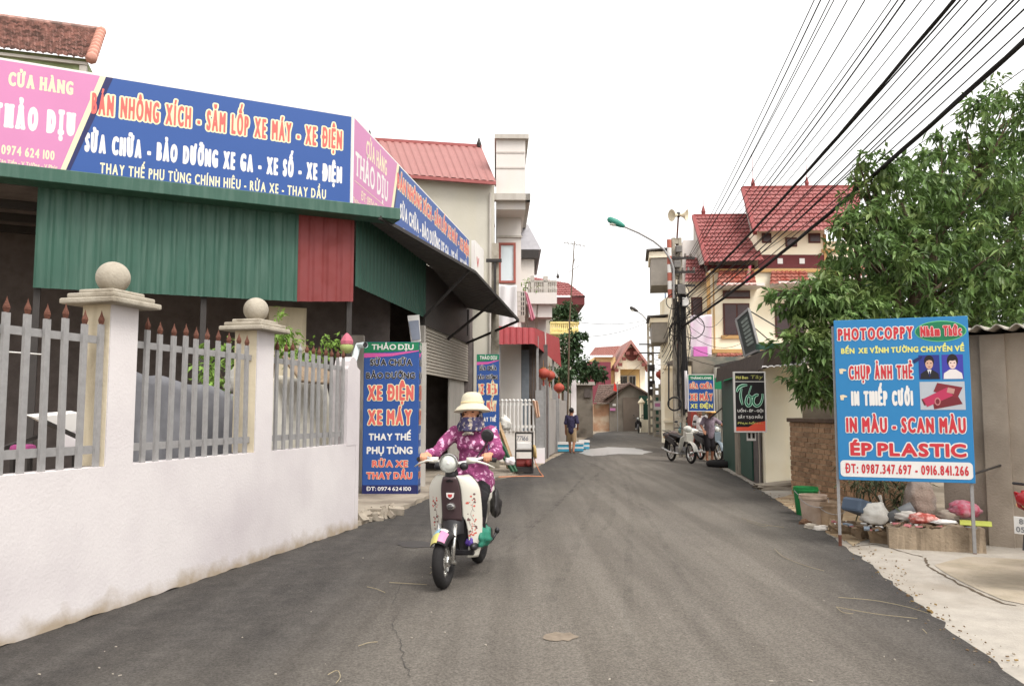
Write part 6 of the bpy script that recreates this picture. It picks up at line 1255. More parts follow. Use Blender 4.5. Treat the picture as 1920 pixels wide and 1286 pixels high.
for k in range(12):
    x0 = X + gg.uniform(-.3, .3); mb.tube([(x0, Yp - .22, zz(gg.uniform(500, 600))), (x0 + gg.uniform(-.25, .25), Yp - .3, zz(gg.uniform(600, 660))), (x0 + gg.uniform(-.1, .1), Yp - .22, zz(gg.uniform(640, 720)))], .012, 5)
mb.torus((X + .45, Yp - .2, zz(615)), .36, .016, (.1, 1, .2), 24, 5); mb.build('cable_bundle', m_blk, up_)
m_box = mat('grey box', (108, 104, 100), .6, .2, 6)
for dx, y, d_, mm in ((.2, 568, (.2, .14, .28), m_sw), (-.04, 498, (.22, .16, .24), m_box), (.02, 470, (.2, .16, .22), m_box), (.08, 545, (.26, .18, .32), m_box)): mb = MB(); mb.cbox((X + dx, Yp - .24, zz(y)), d_); mb.build('meter_box', mm, up_, bevel=.02)
mb = MB(); n = 7
for k in range(n):
    mb.mi = k % 2; z0 = zz(560) + (zz(452) - zz(560)) * k / n; z1 = zz(560) + (zz(452) - zz(560)) * (k + 1) / n; mb.tube([(X - .28, Yp - .2, z0), (X - .28, Yp - .2, z1)], .075, 8)
mb.build('striped_sleeve', [flat('orange red sleeve', (164, 92, 76), .6), m_sw], up_)
sp = thing('loudspeaker', 'pair of pale horn loudspeakers on a thin mast above the cable pole', 'loudspeaker', (X, Yp, zt_))
q = at(1272, 404, Yp); mb = MB(); mb.tube([(X, Yp, zt_ - .3), (q.x, Yp, q.z)], .03, 6); mb.build('mast', m_rust, sp)
for s_ in (-1, 1): MB().lathe([(.04, 0), (.06, .08), (.1, .16), (.18, .23), (.2, .25), (.17, .24), (.03, .12)], (q.x + s_ * .03, Yp - .03, q.z + .0), 18, axis=(s_ * 1., -.5, -.16)).build('horn', mat('ivory horn', (206, 194, 170), .6, .08, 6), sp, smooth=True, auto=50)
MB().ball((q.x, Yp, q.z + .02), (.08, .08, .1), 10, 8).build('driver', m_steel, sp)
def lamp(name, label, base, path, head, hm, r):
    rt = thing(name, label, 'street lamp', base); mb = MB(); mb.tube(path, r, 8); mb.build('arm', m_galv, rt)
    a, b = Vector(head[0]), Vector(head[1]); d = b - a; mb = MB(); mb.lathe([(.05, 0), (.09, d.length * .2), (.12, d.length * .5), (.1, d.length * .9), (.04, d.length)], a, 12, axis=d); o = mb.build('lamp_head', hm, rt, smooth=True)
    mb = MB(); mb.ball(a.lerp(b, .55) - Vector((0, 0, .07)), (.2, .09, .06), 12, 8); mb.build('lens', flat('lamp lens', (200, 200, 190), .2), rt)
L_ = lambda x, y, Y=25.7: at(x, y, Y)
lamp('street_lamp', 'teal headed street lamp reaching over the road from the cable pole', (X - .3, 25.7, zz(560)), [L_(1263, 560), L_(1263, 505), L_(1258, 488), L_(1245, 468), L_(1225, 452), L_(1198, 437), L_(1168, 424)], (L_(1171, 425), L_(1139, 410)), flat('teal lamp paint', (54, 128, 112), .5), .035)
pl2 = thing('utility_pole', 'slender perforated concrete pole far down the right side', 'pole', at(1222, 812, 50)); q = at(1222, 812, 50)
mb = MB(); zt_ = at(1222, 606, 50).z; 
for dx in (-.14, .14): mb.box((q.x + dx - .06, 49.9, 0), (q.x + dx + .06, 50.1, zt_))
for k in range(14): mb.box((q.x - .08, 49.95, zt_ * k / 14), (q.x + .08, 50.05, zt_ * k / 14 + .16))
mb.build('shaft', m_stone, pl2); mb = MB()
for y in (646, 662): mb.cbox((q.x - .1, 49.8, at(1222, y, 50).z), (1.3, .08, .08))
for y in (690, 720, 735): mb.cbox((q.x, 49.8, at(1222, y, 50).z), (.4, .2, .4))
mb.build('crossarm', m_steel, pl2)
lamp('street_lamp', 'small grey street lamp on the far perforated pole', (q.x, 50, zt_), [at(1221, 640, 49.8), at(1219, 612, 49.8), at(1213, 600, 49.8), at(1204, 590, 49.8), at(1194, 583, 49.8)], (at(1196, 584, 49.8), at(1181, 576, 49.8)), m_steel, .04)
pl3 = thing('utility_pole', 'short perforated concrete post in front of the cream gate post', 'pole', at(1233, 812, 47)); q = at(1233, 815, 46); mb = MB(); zt_ = at(1233, 720, 46).z
for dx in (-.16, .16): mb.box((q.x + dx - .06, 45.9, 0), (q.x + dx + .06, 46.1, zt_))
for k in range(8): mb.box((q.x - .1, 45.95, zt_ * k / 8), (q.x + .1, 46.05, zt_ * k / 8 + .16))
mb.build('shaft', m_stone, pl3); mb = MB(); a = at(1233, 760, 45.8); mb.cbox((a.x, 45.85, a.z), (.4, .03, .5)); mb.mi = 1; mb.cbox((a.x, 45.83, a.z + .03), (.3, .01, .2)); mb.build('notice', [m_sw, m_pink], pl3)
lantern(1239, 702, 40, .26, 'red lantern hanging alone by the far townhouses')
fl = thing('pennant', 'small red pennant on a bent pipe beside the cable pole', 'flag', at(1266, 680, 27)); mb = MB(); mb.tube([at(1254, 760, 27), at(1254, 682, 27), at(1267, 680, 27), at(1268, 655, 27)], .03, 6); mb.build('pipe', m_steel, fl); mb = MB(); mb.prism([at(1262, 657, 27), at(1276, 657, 27), at(1269, 644, 27)], (.0, .03, 0)); mb.build('pennant_cloth', flat('flag red', (206, 52, 44), .8), fl)
# overhead cables running past the camera
tops = [(1527, 0, 1288, 486, .007), (1539, 0, 1291, 486, .009), (1556, 0, 1294, 486, .007), (1564, 0, 1297, 487, .007), (1589, 0, 1290, 510, .007), (1622, 0, 1294, 510, .008), (1671, 0, 1298, 510, .007), (1684, 0, 1284, 535, .01), (1697, 0, 1288, 535, .012), (1728, 0, 1292, 537, .008), (1753, 0, 1296, 540, .007), (1789, 0, 1285, 556, .026), (1801, 0, 1288, 560, .012), (1815, 0, 1292, 558, .009), (1851, 0, 1286, 575, .012), (1869, 0, 1290, 578, .008), (1901, 0, 1284, 590, .013), (1912, 0, 1288, 592, .011), (1920, 18, 1284, 596, .012), (1920, 52, 1288, 604, .01), (1920, 78, 1280, 612, .034), (1920, 130, 1290, 560, .006)]
tl_lab = {11: 'thick twisted black cable bundle crossing above the villa roof', 20: 'thickest lowest black cable sweeping past the tree'}
for k, (tx, ty, ax_, ay_, r) in enumerate(tops):
    A = at(ax_, ay_, Yp - .25); N_ = at(tx, ty, 9.2 - .0 * k); dirv = N_ - A; B = A + dirv * (29.0 / (A.y - N_.y)); sag = .35 + .25 * (k % 3) / 2
    tn = (A.y - N_.y) / (A.y - B.y); lift = sag * 4 * tn * (1 - tn); B = B + Vector((0, 0, lift / tn))
    pts = [A.lerp(B, t / 40) - Vector((0, 0, sag * 4 * (t / 40) * (1 - t / 40))) for t in range(41)]
    mb = MB()
    if r > .02:
        for q_ in range(3): mb.tube([p + Vector((math.cos(i * .9 + q_ * 2.1), 0, math.sin(i * .9 + q_ * 2.1))) * r * .5 for i, p in enumerate(pts)], r * .62, 6)
    else: mb.tube(pts, r, 5)
    o = mb.build('overhead_cable', m_blk); tag(o, tl_lab.get(k, 'black overhead cable slanting from the cable pole to the upper right'), 'cable', 'overhead cables on the right' )
for k, (x0, y0, x1, y1, Y0, Y1, lb) in enumerate(((1056, 480 + 120, 1222, 598, 34, 49, 'thin upper wire crossing the street to the small grey lamp'), (1084, 632, 1222, 600, 38, 49, 'thin lower wire crossing the street below the small grey lamp'), (1120, 740, 1222, 662, 60, 49.8, 'wire from the gabled house to the far pole'))):
    a, b = at(x0, y0, Y0), at(x1, y1, Y1); mb = MB(); mb.tube([a.lerp(b, t / 12) - Vector((0, 0, .5 * (t / 12) * (1 - t / 12) * 2)) for t in range(13)], .012, 4); mb.build('street_wire', m_blk, label=lb, cat='wire')
mb = MB(); gg = random.Random(6)
for k in range(6): a = at(1290 + gg.uniform(-5, 8), 560 + 22 * k, 25.8); b = at(1330 + 28 * k, 575 + 20 * gg.random() + 12 * k, 30.8); mb.tube([a.lerp(b, t / 8) - Vector((0, 0, .5 * (t / 8) * (1 - t / 8) * 4)) for t in range(9)], .009, 4)
for k in range(7): a = at(1268 + gg.uniform(-4, 4), 560 + 14 * k, 26); b = at(1225 + gg.uniform(-3, 6), 646 + 8 * k, 49.8); mb.tube([a.lerp(b, t / 8) - Vector((0, 0, .6 * (t / 8) * (1 - t / 8) * 4)) for t in range(9)], .014, 4)
mb.build('service_wires', m_blk, kind='stuff', label='tangle of service wires running from the cable pole to the houses')
# small things at the bike stall
mb = MB(); q = G(1355, 876); mb.torus((q.x, q.y, .1), .33, .1, (0, 0, 1), 32, 10, .9); mb.build('spare_tyre', m_blk, smooth=True, label='black tyre lying flat on the pavement by the green shed side', cat='tyre')
mb = MB(); q = at(1265, 757, 24.6); mb.torus(q, .2, .025, (.3, 1, 0), 26, 8); mb.build('bicycle_wheel', m_blk, smooth=True, label='thin black wheel rim hung on the cable pole', cat='wheel')  # hung bicycle wheel, modelled as a plain ring
# ================================================================== scooter and rider
m_skin = mat('skin', (196, 142, 112), .6, .06, 8)
m_skind = mat('tanned skin', (150, 104, 80), .65, .06, 8)
m_hair = flat('black hair', (28, 24, 24), .6)
m_shell = mat('cream white scooter shell', (208, 204, 192), .3, .02, 2, spec=.5)
m_brownp = flat('brown scooter shell', (72, 56, 58), .3, .5)
m_lens = flat('headlight glass', (206, 208, 200), .08, .6)
def floral():
    m = mat('purple floral cotton', (128, 58, 98), .85, .22, 14, .6, 12); t = m.node_tree; N = t.nodes; L = t.links; b = N['Principled BSDF']; src = b.inputs['Base Color'].links[0].from_socket
    tc = N.new('ShaderNodeTexCoord')
    for sc_, th, c in ((15, .36, (214, 168, 194)), (26, .26, (190, 112, 154))):
        v = N.new('ShaderNodeTexVoronoi'); v.inputs['Scale'].default_value = sc_; nz = N.new('ShaderNodeTexNoise'); nz.inputs['Scale'].default_value = 40; L.new(tc.outputs['Object'], nz.inputs['Vector'])
        x0 = N.new('ShaderNodeMix'); x0.data_type = 'RGBA'; x0.blend_type = 'LINEAR_LIGHT'; x0.inputs['Factor'].default_value = .03; L.new(tc.outputs['Object'], x0.inputs['A']); L.new(nz.outputs['Color'], x0.inputs['B']); L.new(x0.outputs['Result'], v.inputs['Vector'])
        r = N.new('ShaderNodeMapRange'); r.inputs['From Min'].default_value = th; r.inputs['From Max'].default_value = th - .1; L.new(v.outputs['Distance'], r.inputs[0])
        x = N.new('ShaderNodeMix'); x.data_type = 'RGBA'; L.new(r.outputs[0], x.inputs['Factor']); L.new(src, x.inputs['A']); x.inputs['B'].default_value = lin(c) + (1,); src = x.outputs['Result']
    L.new(src, b.inputs['Base Color']); return m
def wheel(root, name, y, r, rt, w, rim_m=None, spokes=10, disc=False):
    c = Vector((0, y, r)); ty = MB().torus(c, r - rt, rt, (1, 0, 0), 40, 10, w / rt).build(name, m_blk, root, smooth=True, local=True)
    mb = MB(); mb.torus(c, r - rt * 2.05, .014, (1, 0, 0), 32, 6, 1.6)
    if disc: mb.lathe([(r - rt * 2, -.012), (.03, -.03), (.03, .03), (r - rt * 2, .012)], c, 24, axis=(1, 0, 0))
    for k in range(spokes):
        a = 2 * math.pi * k / spokes; d = Vector((0, math.cos(a), math.sin(a))); mb.bar(c + d * .03 + Vector((.015 * (-1) ** k, 0, 0)), c + d * (r - rt * 2), .008 if spokes > 6 else .026)
    mb.lathe([(.045, -.05), (.05, -.04), (.05, .04), (.045, .05)], c, 12, axis=(1, 0, 0)); mb.build('rim', rim_m or m_chrome, ty, local=True, smooth=False)
    return ty
TH_S = R(167.9); SL = Vector((-.572, 6.84, .02))
sco = thing('scooter', 'cream and brown retro scooter with floral decals ridden towards the camera', 'scooter', SL, TH_S)
B_ = lambda mb, n, m, **k: mb.build(n, m, sco, local=True, **k)
wheel(sco, 'front_wheel', 0, .225, .05, .048, spokes=12); wheel(sco, 'rear_wheel', -1.17, .225, .055, .055, spokes=5)
def shield(u, v, off=0.):
    z = .2 + .72 * v; hw = .205 + .028 * math.sin(math.pi * min(1, v * .9)); 
    if v > .8: hw *= math.sqrt(max(.0, 1 - ((v - .8) / .2) ** 2 * .62))
    if v < .12: hw *= .9 + .1 * v / .12
    y = -.31 + .14 * v - .11 * u * u - .02 * math.sin(math.pi * v)
    return Vector((u * hw, y + off, z))
def ulow(v): return .36 + (.0 if v > .5 else .3 * (1 - ((v) / .5) ** 2) ** .5 * .75)
for sgn in (-1, 1):
    mb = MB(); mb.grid(lambda a, v: shield(sgn * (ulow(v) + (1 - ulow(v)) * a), v), 12, 30); o = B_(mb, 'leg_shield', m_shell, smooth=True); md = o.modifiers.new('t', 'SOLIDIFY'); md.thickness = .022; md.offset = 0
mb = MB(); mb.grid(lambda a, v: shield(-.36 + .72 * a, .46 + .53 * v, .016), 12, 16); o = B_(mb, 'center_panel', m_brownp, smooth=True); o.modifiers.new('t', 'SOLIDIFY').thickness = .02
mb = MB(); mb.grid(lambda a, v: shield(-.72 + 1.44 * a, .02 + .47 * v, -.05), 12, 12); o = B_(mb, 'inner_panel', m_blkp, smooth=True); o.modifiers.new('t', 'SOLIDIFY').thickness = .01
mb = MB(); mb.grid(lambda a, v: shield(-.98 + 1.96 * a, .02 + .96 * v, -.055 - .0), 14, 14); o = B_(mb, 'shield_back', m_brownp, smooth=True); o.modifiers.new('t', 'SOLIDIFY').thickness = .012
mb = MB(); 
def fend(a, w, r0=.268): t = R(42 + 120 * a); q = 2 * w - 1; r = r0 - .045 * q * q - .02 * abs(q) ** 4; return Vector((.088 * q * (1 - .2 * max(0, .3 - a) / .3), r * math.cos(t), .225 + r * math.sin(t)))
mb.grid(lambda a, w: fend(a, w), 26, 10); o = B_(mb, 'front_fender', m_blkp, smooth=True); o.modifiers.new('t', 'SOLIDIFY').thickness = .006
mb = MB(); mb.grid(lambda a, v: shield(-.42 + .84 * a, .3 + .2 * v, .02 + .1 * (1 - v) * (1 - (2 * a - 1) ** 2)), 10, 8); B_(mb, 'fender_neck', m_blkp, smooth=True)
mb = MB()                                  # coloured sticker on the fender nose
for k, c in enumerate(((224, 206, 96), (128, 182, 210), (226, 130, 180), (236, 232, 224))):
    mb.mi = k; a0, a1 = [(.0, .2, .5, 1), (.2, .34, .55, 1.), (.03, .26, .12, .5), (.26, .34, .2, .56)][k][:2]; w0, w1 = [(.0, .2, .5, 1), (.2, .34, .55, 1.), (.03, .26, .12, .5), (.26, .34, .2, .56)][k][2:]
    mb.grid(lambda u, v: fend(a0 + (a1 - a0) * u, w0 + (w1 - w0) * v, .276), 4, 4)
B_(mb, 'sticker', [flat('sticker %d' % k, c, .4) for k, c in enumerate(((186, 176, 104), (128, 164, 184), (190, 128, 158), (200, 196, 190)))])
mb = MB()
for s_ in (-1, 1): mb.tube([(s_ * .075, 0, .225), (s_ * .07, -.1, .52)], .018, 8); mb.bar((s_ * .07, -.01, .225), (s_ * .07, -.1, .19), .03)
B_(mb, 'fork', m_chrome, smooth=True)
lc = Vector((.0, -.13, 1.03)); ax = Vector((0, 1, -.04)); mb = MB(); mb.lathe([(.0, -.12), (.05, -.11), (.075, -.06), (.082, 0), (.086, .012), (.08, .022), (.074, .012)], lc, 28, axis=ax); hl = B_(mb, 'headlight', m_chrome, smooth=True, auto=50)
mb = MB(); mb.lathe([(.0, .03), (.04, .027), (.074, .012)][::-1], lc, 28, axis=ax); mb.build('lens', m_lens, hl, local=True, smooth=True); mb = MB(); mb.ball(lc + Vector((0, .025, 0)), (.016, .008, .016)); mb.build('bulb', m_sw, hl, local=True)
mb = MB(); mb.tube([(0, -.19, .86), (0, -.22, 1.0)], [.055, .05], 12); mb.ball((0, -.22, .93), (.06, .06, .05), 14, 8); B_(mb, 'steering_neck', m_blkp, smooth=True)
mb = MB(); hb_ = [(.34, -.36, 1.05), (.25, -.31, 1.065), (.13, -.24, 1.03), (.0, -.22, 1.0), (-.13, -.24, 1.03), (-.25, -.31, 1.065), (-.34, -.36, 1.05)]; mb.tube(hb_, [.015, .017, .022, .03, .022, .017, .015], 10); B_(mb, 'handlebar', m_chrome, smooth=True)
for s_ in (-1, 1):
    mb = MB(); mb.tube([(s_ * .36, -.375, 1.045), (s_ * .25, -.312, 1.062)], [.021, .018], 10); B_(mb, 'grip', m_blkp, smooth=True)
    mb = MB(); mb.tube([(s_ * .16, -.22, 1.04), (s_ * .22, -.21, 1.045), (s_ * .3, -.25, 1.02), (s_ * .365, -.295, .985)], [.012, .012, .009, .006], 6); mb.cbox((s_ * .17, -.24, 1.05), (.07, .06, .05)); B_(mb, 'brake_lever', m_shell, smooth=True)
    MB().ball((s_ * .115, -.2, 1.0), (.04, .035, .035), 12, 8).build('indicator', m_blkp, sco, local=True, smooth=True)
mb = MB(); mb.tube([(-.2, -.28, 1.06), (-.27, -.29, 1.16), (-.3, -.3, 1.21)], .007, 6); mb.lathe([(0, -.02), (.045, -.016), (.058, 0), (.058, .008), (0, .01)], (-.3, -.3, 1.262), 20, axis=(0, -1, .1)); B_(mb, 'mirror', m_blkp, smooth=True, auto=40)
mb = MB(); q = shield(0, .63, .04); mb.lathe([(.0, .03), (.03, .026), (.04, .01), (.042, -.01)], q, 20, axis=(0, 1, .05), sx=1, sy=.85); lp = B_(mb, 'oval_lamp', m_chrome, smooth=True, auto=40); mb = MB(); mb.lathe([(0, .036), (.02, .034), (.03, .028)], q, 16, axis=(0, 1, .05), sx=1, sy=.7); mb.build('lens', flat('smoked lens', (70, 66, 66), .15, .5), lp, local=True)
mb = MB(); q = shield(0, .76, .04); e_ = [(-.036, .026), (.036, .026), (.03, -.012), (.0, -.03), (-.03, -.012)]; mb.prism([q + Vector((x, 0, z)) for x, z in e_], (0, .006, 0)); mb.mi = 1; mb.prism([q + Vector((x * .55, .007, z * .55)) for x, z in e_], (0, .003, 0)); B_(mb, 'emblem', [m_sw, flat('emblem red', (176, 60, 60), .4)])
mb = MB(); gg = random.Random(4)             # floral decals on both white panels
for sgn in (-1, 1):
    for k in range(40):
        v = gg.choice((.72, .66, .45, .4, .32, .26, .5)) + gg.gauss(0, .035); u = sgn * gg.uniform(.55, .86); r_ = gg.uniform(.004, .011); mb.mi = 0 if gg.random() < .6 else 1
        v = max(.06, min(.8, v)); n = 6; mb.poly([shield(u + r_ * 4.3 * math.cos(6.283 * i / n), v + r_ * 1.4 * math.sin(6.283 * i / n), .0145) for i in range(n)])
    for k in range(4):
        u0 = sgn * (.6 + .06 * k); v0 = .2 + .12 * k; mb.mi = 1; pts = [shield(u0 + sgn * .06 * math.sin(i * .9 + k), v0 + .03 * i, .0145) for i in range(6)]; mb.tube(pts, .0016, 4)
B_(mb, 'floral_decal', [flat('decal red', (196, 96, 84), .4), flat('decal dark', (112, 84, 82), .4)])
mb = MB(); mb.box((-.17, -.66, .22), (.17, -.33, .27)); B_(mb, 'floorboard', m_blkp, bevel=.01)
mb = MB()
def bodyf(u, v): a = 2 * math.pi * u; y = -.58 - .85 * v; w = .17 * (1 - .25 * v) * (.75 + .25 * math.sin(math.pi * min(1, v * 1.3 + .2))); h = .2 * (1 - .25 * v); return Vector((w * max(-1, min(1, 1.25 * math.cos(a))), y, .5 + .12 * v + h * max(-1, min(1, 1.2 * math.sin(a)))))
mb.grid(bodyf, 24, 12); B_(mb, 'body', m_shell, smooth=True)
mb = MB(); mb.hexa([(-.13, -.6, .67), (.13, -.6, .67), (.12, -1.25, .72), (-.12, -1.25, .72), (-.12, -.62, .74), (.12, -.62, .74), (.11, -1.22, .79), (-.11, -1.22, .79)]); B_(mb, 'seat', m_blkp, bevel=.03)
mb = MB(); mb.tube([(.11, -1.15, .75), (.1, -1.42, .8), (-.1, -1.42, .8), (-.11, -1.15, .75)], .012, 8); B_(mb, 'grab_rail', m_chrome, smooth=True)
mb = MB(); mb.tube([(.14, -.75, .26), (.16, -1.0, .24), (.16, -1.3, .28)], [.025, .045, .045], 10); B_(mb, 'exhaust', m_chrome, smooth=True)
mb = MB(); mb.cbox((-.08, -.95, .27), (.12, .5, .16)); B_(mb, 'engine', m_steel, bevel=.03)
mb = MB(); mb.tube([(-.1, -.72, .24), (-.24, -.76, .3), (-.27, -.78, .36)], .014, 7); mb.ball((-.275, -.785, .375), (.025, .025, .03), 8, 6); B_(mb, 'foot_peg', m_blkp, smooth=True)
# rider
rid = thing('person', 'woman in purple floral shirt, black trousers and cream sun hat riding the scooter', 'person', SL, TH_S)
def hand(w, d, n, side, L=.085, curl=(.5, 1.0)):
    """palm and five fingers: w wrist, d finger direction, n palm normal, side towards the thumb"""
    w, d, n, s = map(Vector, (w, d, n, side)); d.normalize(); n.normalize(); s.normalize(); c = []
    k = w + d * L
    for i in range(4): o = s * (.03 - .02 * i); c.append((w + o * .6, k + o, .014, .0125))
    for i in range(4):
        o = s * (.03 - .02 * i); l = (.036, .041, .038, .03)[i]; p = k + o
        for q in range(3):
            a = curl[0] + curl[1] * q * .7; dd = d * math.cos(a) + n * math.sin(a); e = p + dd * l * (1 - .22 * q); c.append((p, e, .0098 - .0008 * q, .009 - .0008 * q)); p = e
    b = w + d * .025 + s * .03; t1 = b + s * .025 + d * .035 + n * .01; t2 = t1 + d * .02 + n * .025 - s * .006
    c += [(w + s * .012, b, .016, .013), (b, t1, .013, .011), (t1, t2, .011, .009)]; return c
def head_cones(c, fw, r=.095):
    c = Vector(c); f = Vector(fw).normalized(); s = f.cross(Vector((0, 0, 1))).normalized(); u = Vector((0, 0, 1))
    balls = [(c + u * .03, (r * .84, r * .95, r)), (c - u * .045 + f * .018, (r * .66, r * .72, r * .75)), (c + f * (r + .002) - u * .012, (.014, .018, .018)), (c + f * .075 - u * .085, (.03, .028, .022)), (c + f * (r - .012) - u * .05, (.024, .014, .012))]
    for q in (-1, 1): balls += [(c + s * q * r * .86 - u * .01, (.014, .02, .03)), (c + s * q * .04 + f * (r - .022) - u * .022, (.024, .018, .02)), (c + s * q * .033 + f * (r - .012) + u * .03, (.024, .01, .008))]
    return balls
J = dict(neck=(-.055, -.735, 1.33), chest=(-.055, -.75, 1.18), belly=(-.045, -.78, .98), hip=(-.04, -.8, .82), head=(-.05, -.7, 1.45))
sh_ = {1: (.125, -.745, 1.275), -1: (-.225, -.735, 1.28)}; el = {1: (.27, -.58, 1.085), -1: (-.345, -.56, 1.09)}; wr = {1: (.285, -.4, 1.085), -1: (-.3, -.4, 1.095)}
hpj = {1: (.06, -.78, .82), -1: (-.13, -.78, .82)}; kn = {1: (.15, -.42, .72), -1: (-.2, -.43, .7)}; an_j = {1: (.12, -.47, .31), -1: (-.17, -.5, .31)}
bc = [(J['hip'], J['belly'], .115, .1), (J['belly'], J['chest'], .1, .1), (J['chest'], J['neck'], .09, .05), (J['neck'], J['head'], .05, .05)]
hc = []
for s_ in (1, -1):
    bc += [(J['chest'], sh_[s_], .07, .05), (sh_[s_], el[s_], .045, .038), (el[s_], wr[s_], .04, .027), (hpj[s_], kn[s_], .085, .058), (kn[s_], an_j[s_], .055, .036), (an_j[s_], (an_j[s_][0], an_j[s_][1] + .17, .295), .036, .03)]
    hc += hand(wr[s_], (0, 1, .06), (0, -.1, -1), (-s_, 0, 0), .075, (.7, 1.2))
blob('body', bc + hc, head_cones(J['head'], (0.05, 1, -.12)), m_skin, rid, .0055, 3)
m_fl = floral(); G_ = lambda p, d: tuple(Vector(p) + Vector(d))
shirt = [(G_(J['hip'], (0, .02, -.02)), J['belly'], .16, .138), (J['belly'], J['chest'], .136, .14), (J['chest'], G_(J['neck'], (0, 0, -.06)), .12, .07), (G_(J['chest'], (-.06, .06, -.02)), G_(J['chest'], (.06, .06, -.02)), .08, .08)]
for s_ in (1, -1): shirt += [(J['chest'], sh_[s_], .1, .068), (sh_[s_], el[s_], .066, .052), (el[s_], Vector(el[s_]).lerp(Vector(wr[s_]), .86), .052, .043), (G_(hpj[s_], (0, 0, .02)), Vector(hpj[s_]).lerp(Vector(kn[s_]), .34) + Vector((0, 0, .01)), .12, .105)]
blob('shirt', shirt, [], m_fl, rid, .009, 2, fold=.016)
tr = []
for s_ in (1, -1): tr += [(hpj[s_], kn[s_], .105, .078), (kn[s_], an_j[s_], .076, .055)]
blob('trousers', tr, [], mat('black trousers', (30, 28, 30), .9, .1, 10), rid, .01, 3, fold=.014)
for s_ in (1, -1): blob('shoe', [(G_(an_j[s_], (0, -.03, -.01)), (an_j[s_][0], an_j[s_][1] + .18, .295), .042, .034)], [], m_blkp, rid, .01, 3)
hd = Vector(J['head'])
def scarf(u, v): a = 2 * math.pi * u; r = .098 + .012 * math.sin(a * 5 + v * 7) * v + .025 * v * v; return hd + Vector((r * .94 * math.cos(a), .012 + r * 1.06 * math.sin(a) + (.014 if math.sin(a) > .7 else 0) * (1 - v), (-.028 if math.sin(a) > .45 else .01) - .13 * v))
mb = MB(); mb.grid(scarf, 48, 14); o = mb.build('scarf', mat('dark patterned scarf', (60, 56, 84), .9, .3, 26, .3, 60, second=(168, 156, 140), s2=26, lo=.52, hi=.62), rid, local=True, smooth=True); o.modifiers.new('t', 'SOLIDIFY').thickness = .012
mb = MB(); k0 = hd + Vector((-.0, .125, -.165)); mb.ball(k0, (.035, .028, .028), 12, 8); mb.tube([k0, k0 + Vector((.05, .01, -.03))], [.02, .012], 7); mb.tube([k0, k0 + Vector((-.05, .01, -.02))], [.02, .012], 7); mb.build('scarf_knot', mat('pale scarf end', (176, 164, 148), .9, .25, 40, second=(80, 72, 84), s2=40), rid, local=True, smooth=True)
mb = MB()
for q in (-1, 1): mb.ball(hd + Vector((q * .035, .092, .018)), (.013, .006, .0055), 8, 6)
for q in (-1, 1): mb.ball(hd + Vector((q * .036, .095, .042)), (.018, .005, .0035), 8, 6)
mb.build('eyes', m_hair, rid, local=True)
hz = hd + Vector((0, -.01, .072)); mb = MB(); mb.lathe([(.172, -.05), (.165, -.038), (.14, -.01), (.112, .008), (.105, .03), (.1, .07), (.086, .108), (.055, .128), (0, .136)], hz, 36, axis=(.04, -.1, 1), sy=1.04)
o = mb.build('sun_hat', mat('cream cotton hat', (190, 182, 160), .9, .07, 9, .25, 70), rid, local=True, smooth=True); o.modifiers.new('t', 'SOLIDIFY').thickness = .006
mb = MB(); mb.lathe([(.1085, .018), (.1065, .04)], hz, 36, axis=(.04, -.1, 1), sy=1.04); mb.build('hat_band', flat('hat band', (206, 188, 146), .9), rid, local=True, smooth=True)
mb = MB(); mb.ball(hd + Vector((0, -.02, .02)), (.09, .09, .1), 16, 10); mb.build('hair', m_hair, rid, local=True, smooth=True)
SM = Matrix.Translation(SL) @ Matrix.Rotation(TH_S, 4, 'Z')
w_ = lambda x, y, z: SM @ Vector((x, y, z))
lump('folded_raincoat', mat('green raincoat', (48, 118, 98), .4, .12, 9), w_(-.19, -.52, .36), (.09, .16, .11), 'folded green raincoat on the scooter floorboard by the rider foot', 'raincoat', 71)
lump('purple_bag', flat('purple bag', (86, 62, 140), .5), w_(-.13, -.36, .33), (.04, .05, .05), 'small purple bag tucked behind the scooter leg shield', 'bag', 72)
lump('black_bag', mat('black vinyl bag', (46, 44, 44), .4, .15, 10), w_(-.2, -1.05, .58), (.055, .14, .15), 'black vinyl bag hanging at the scooter rear', 'bag', 73)
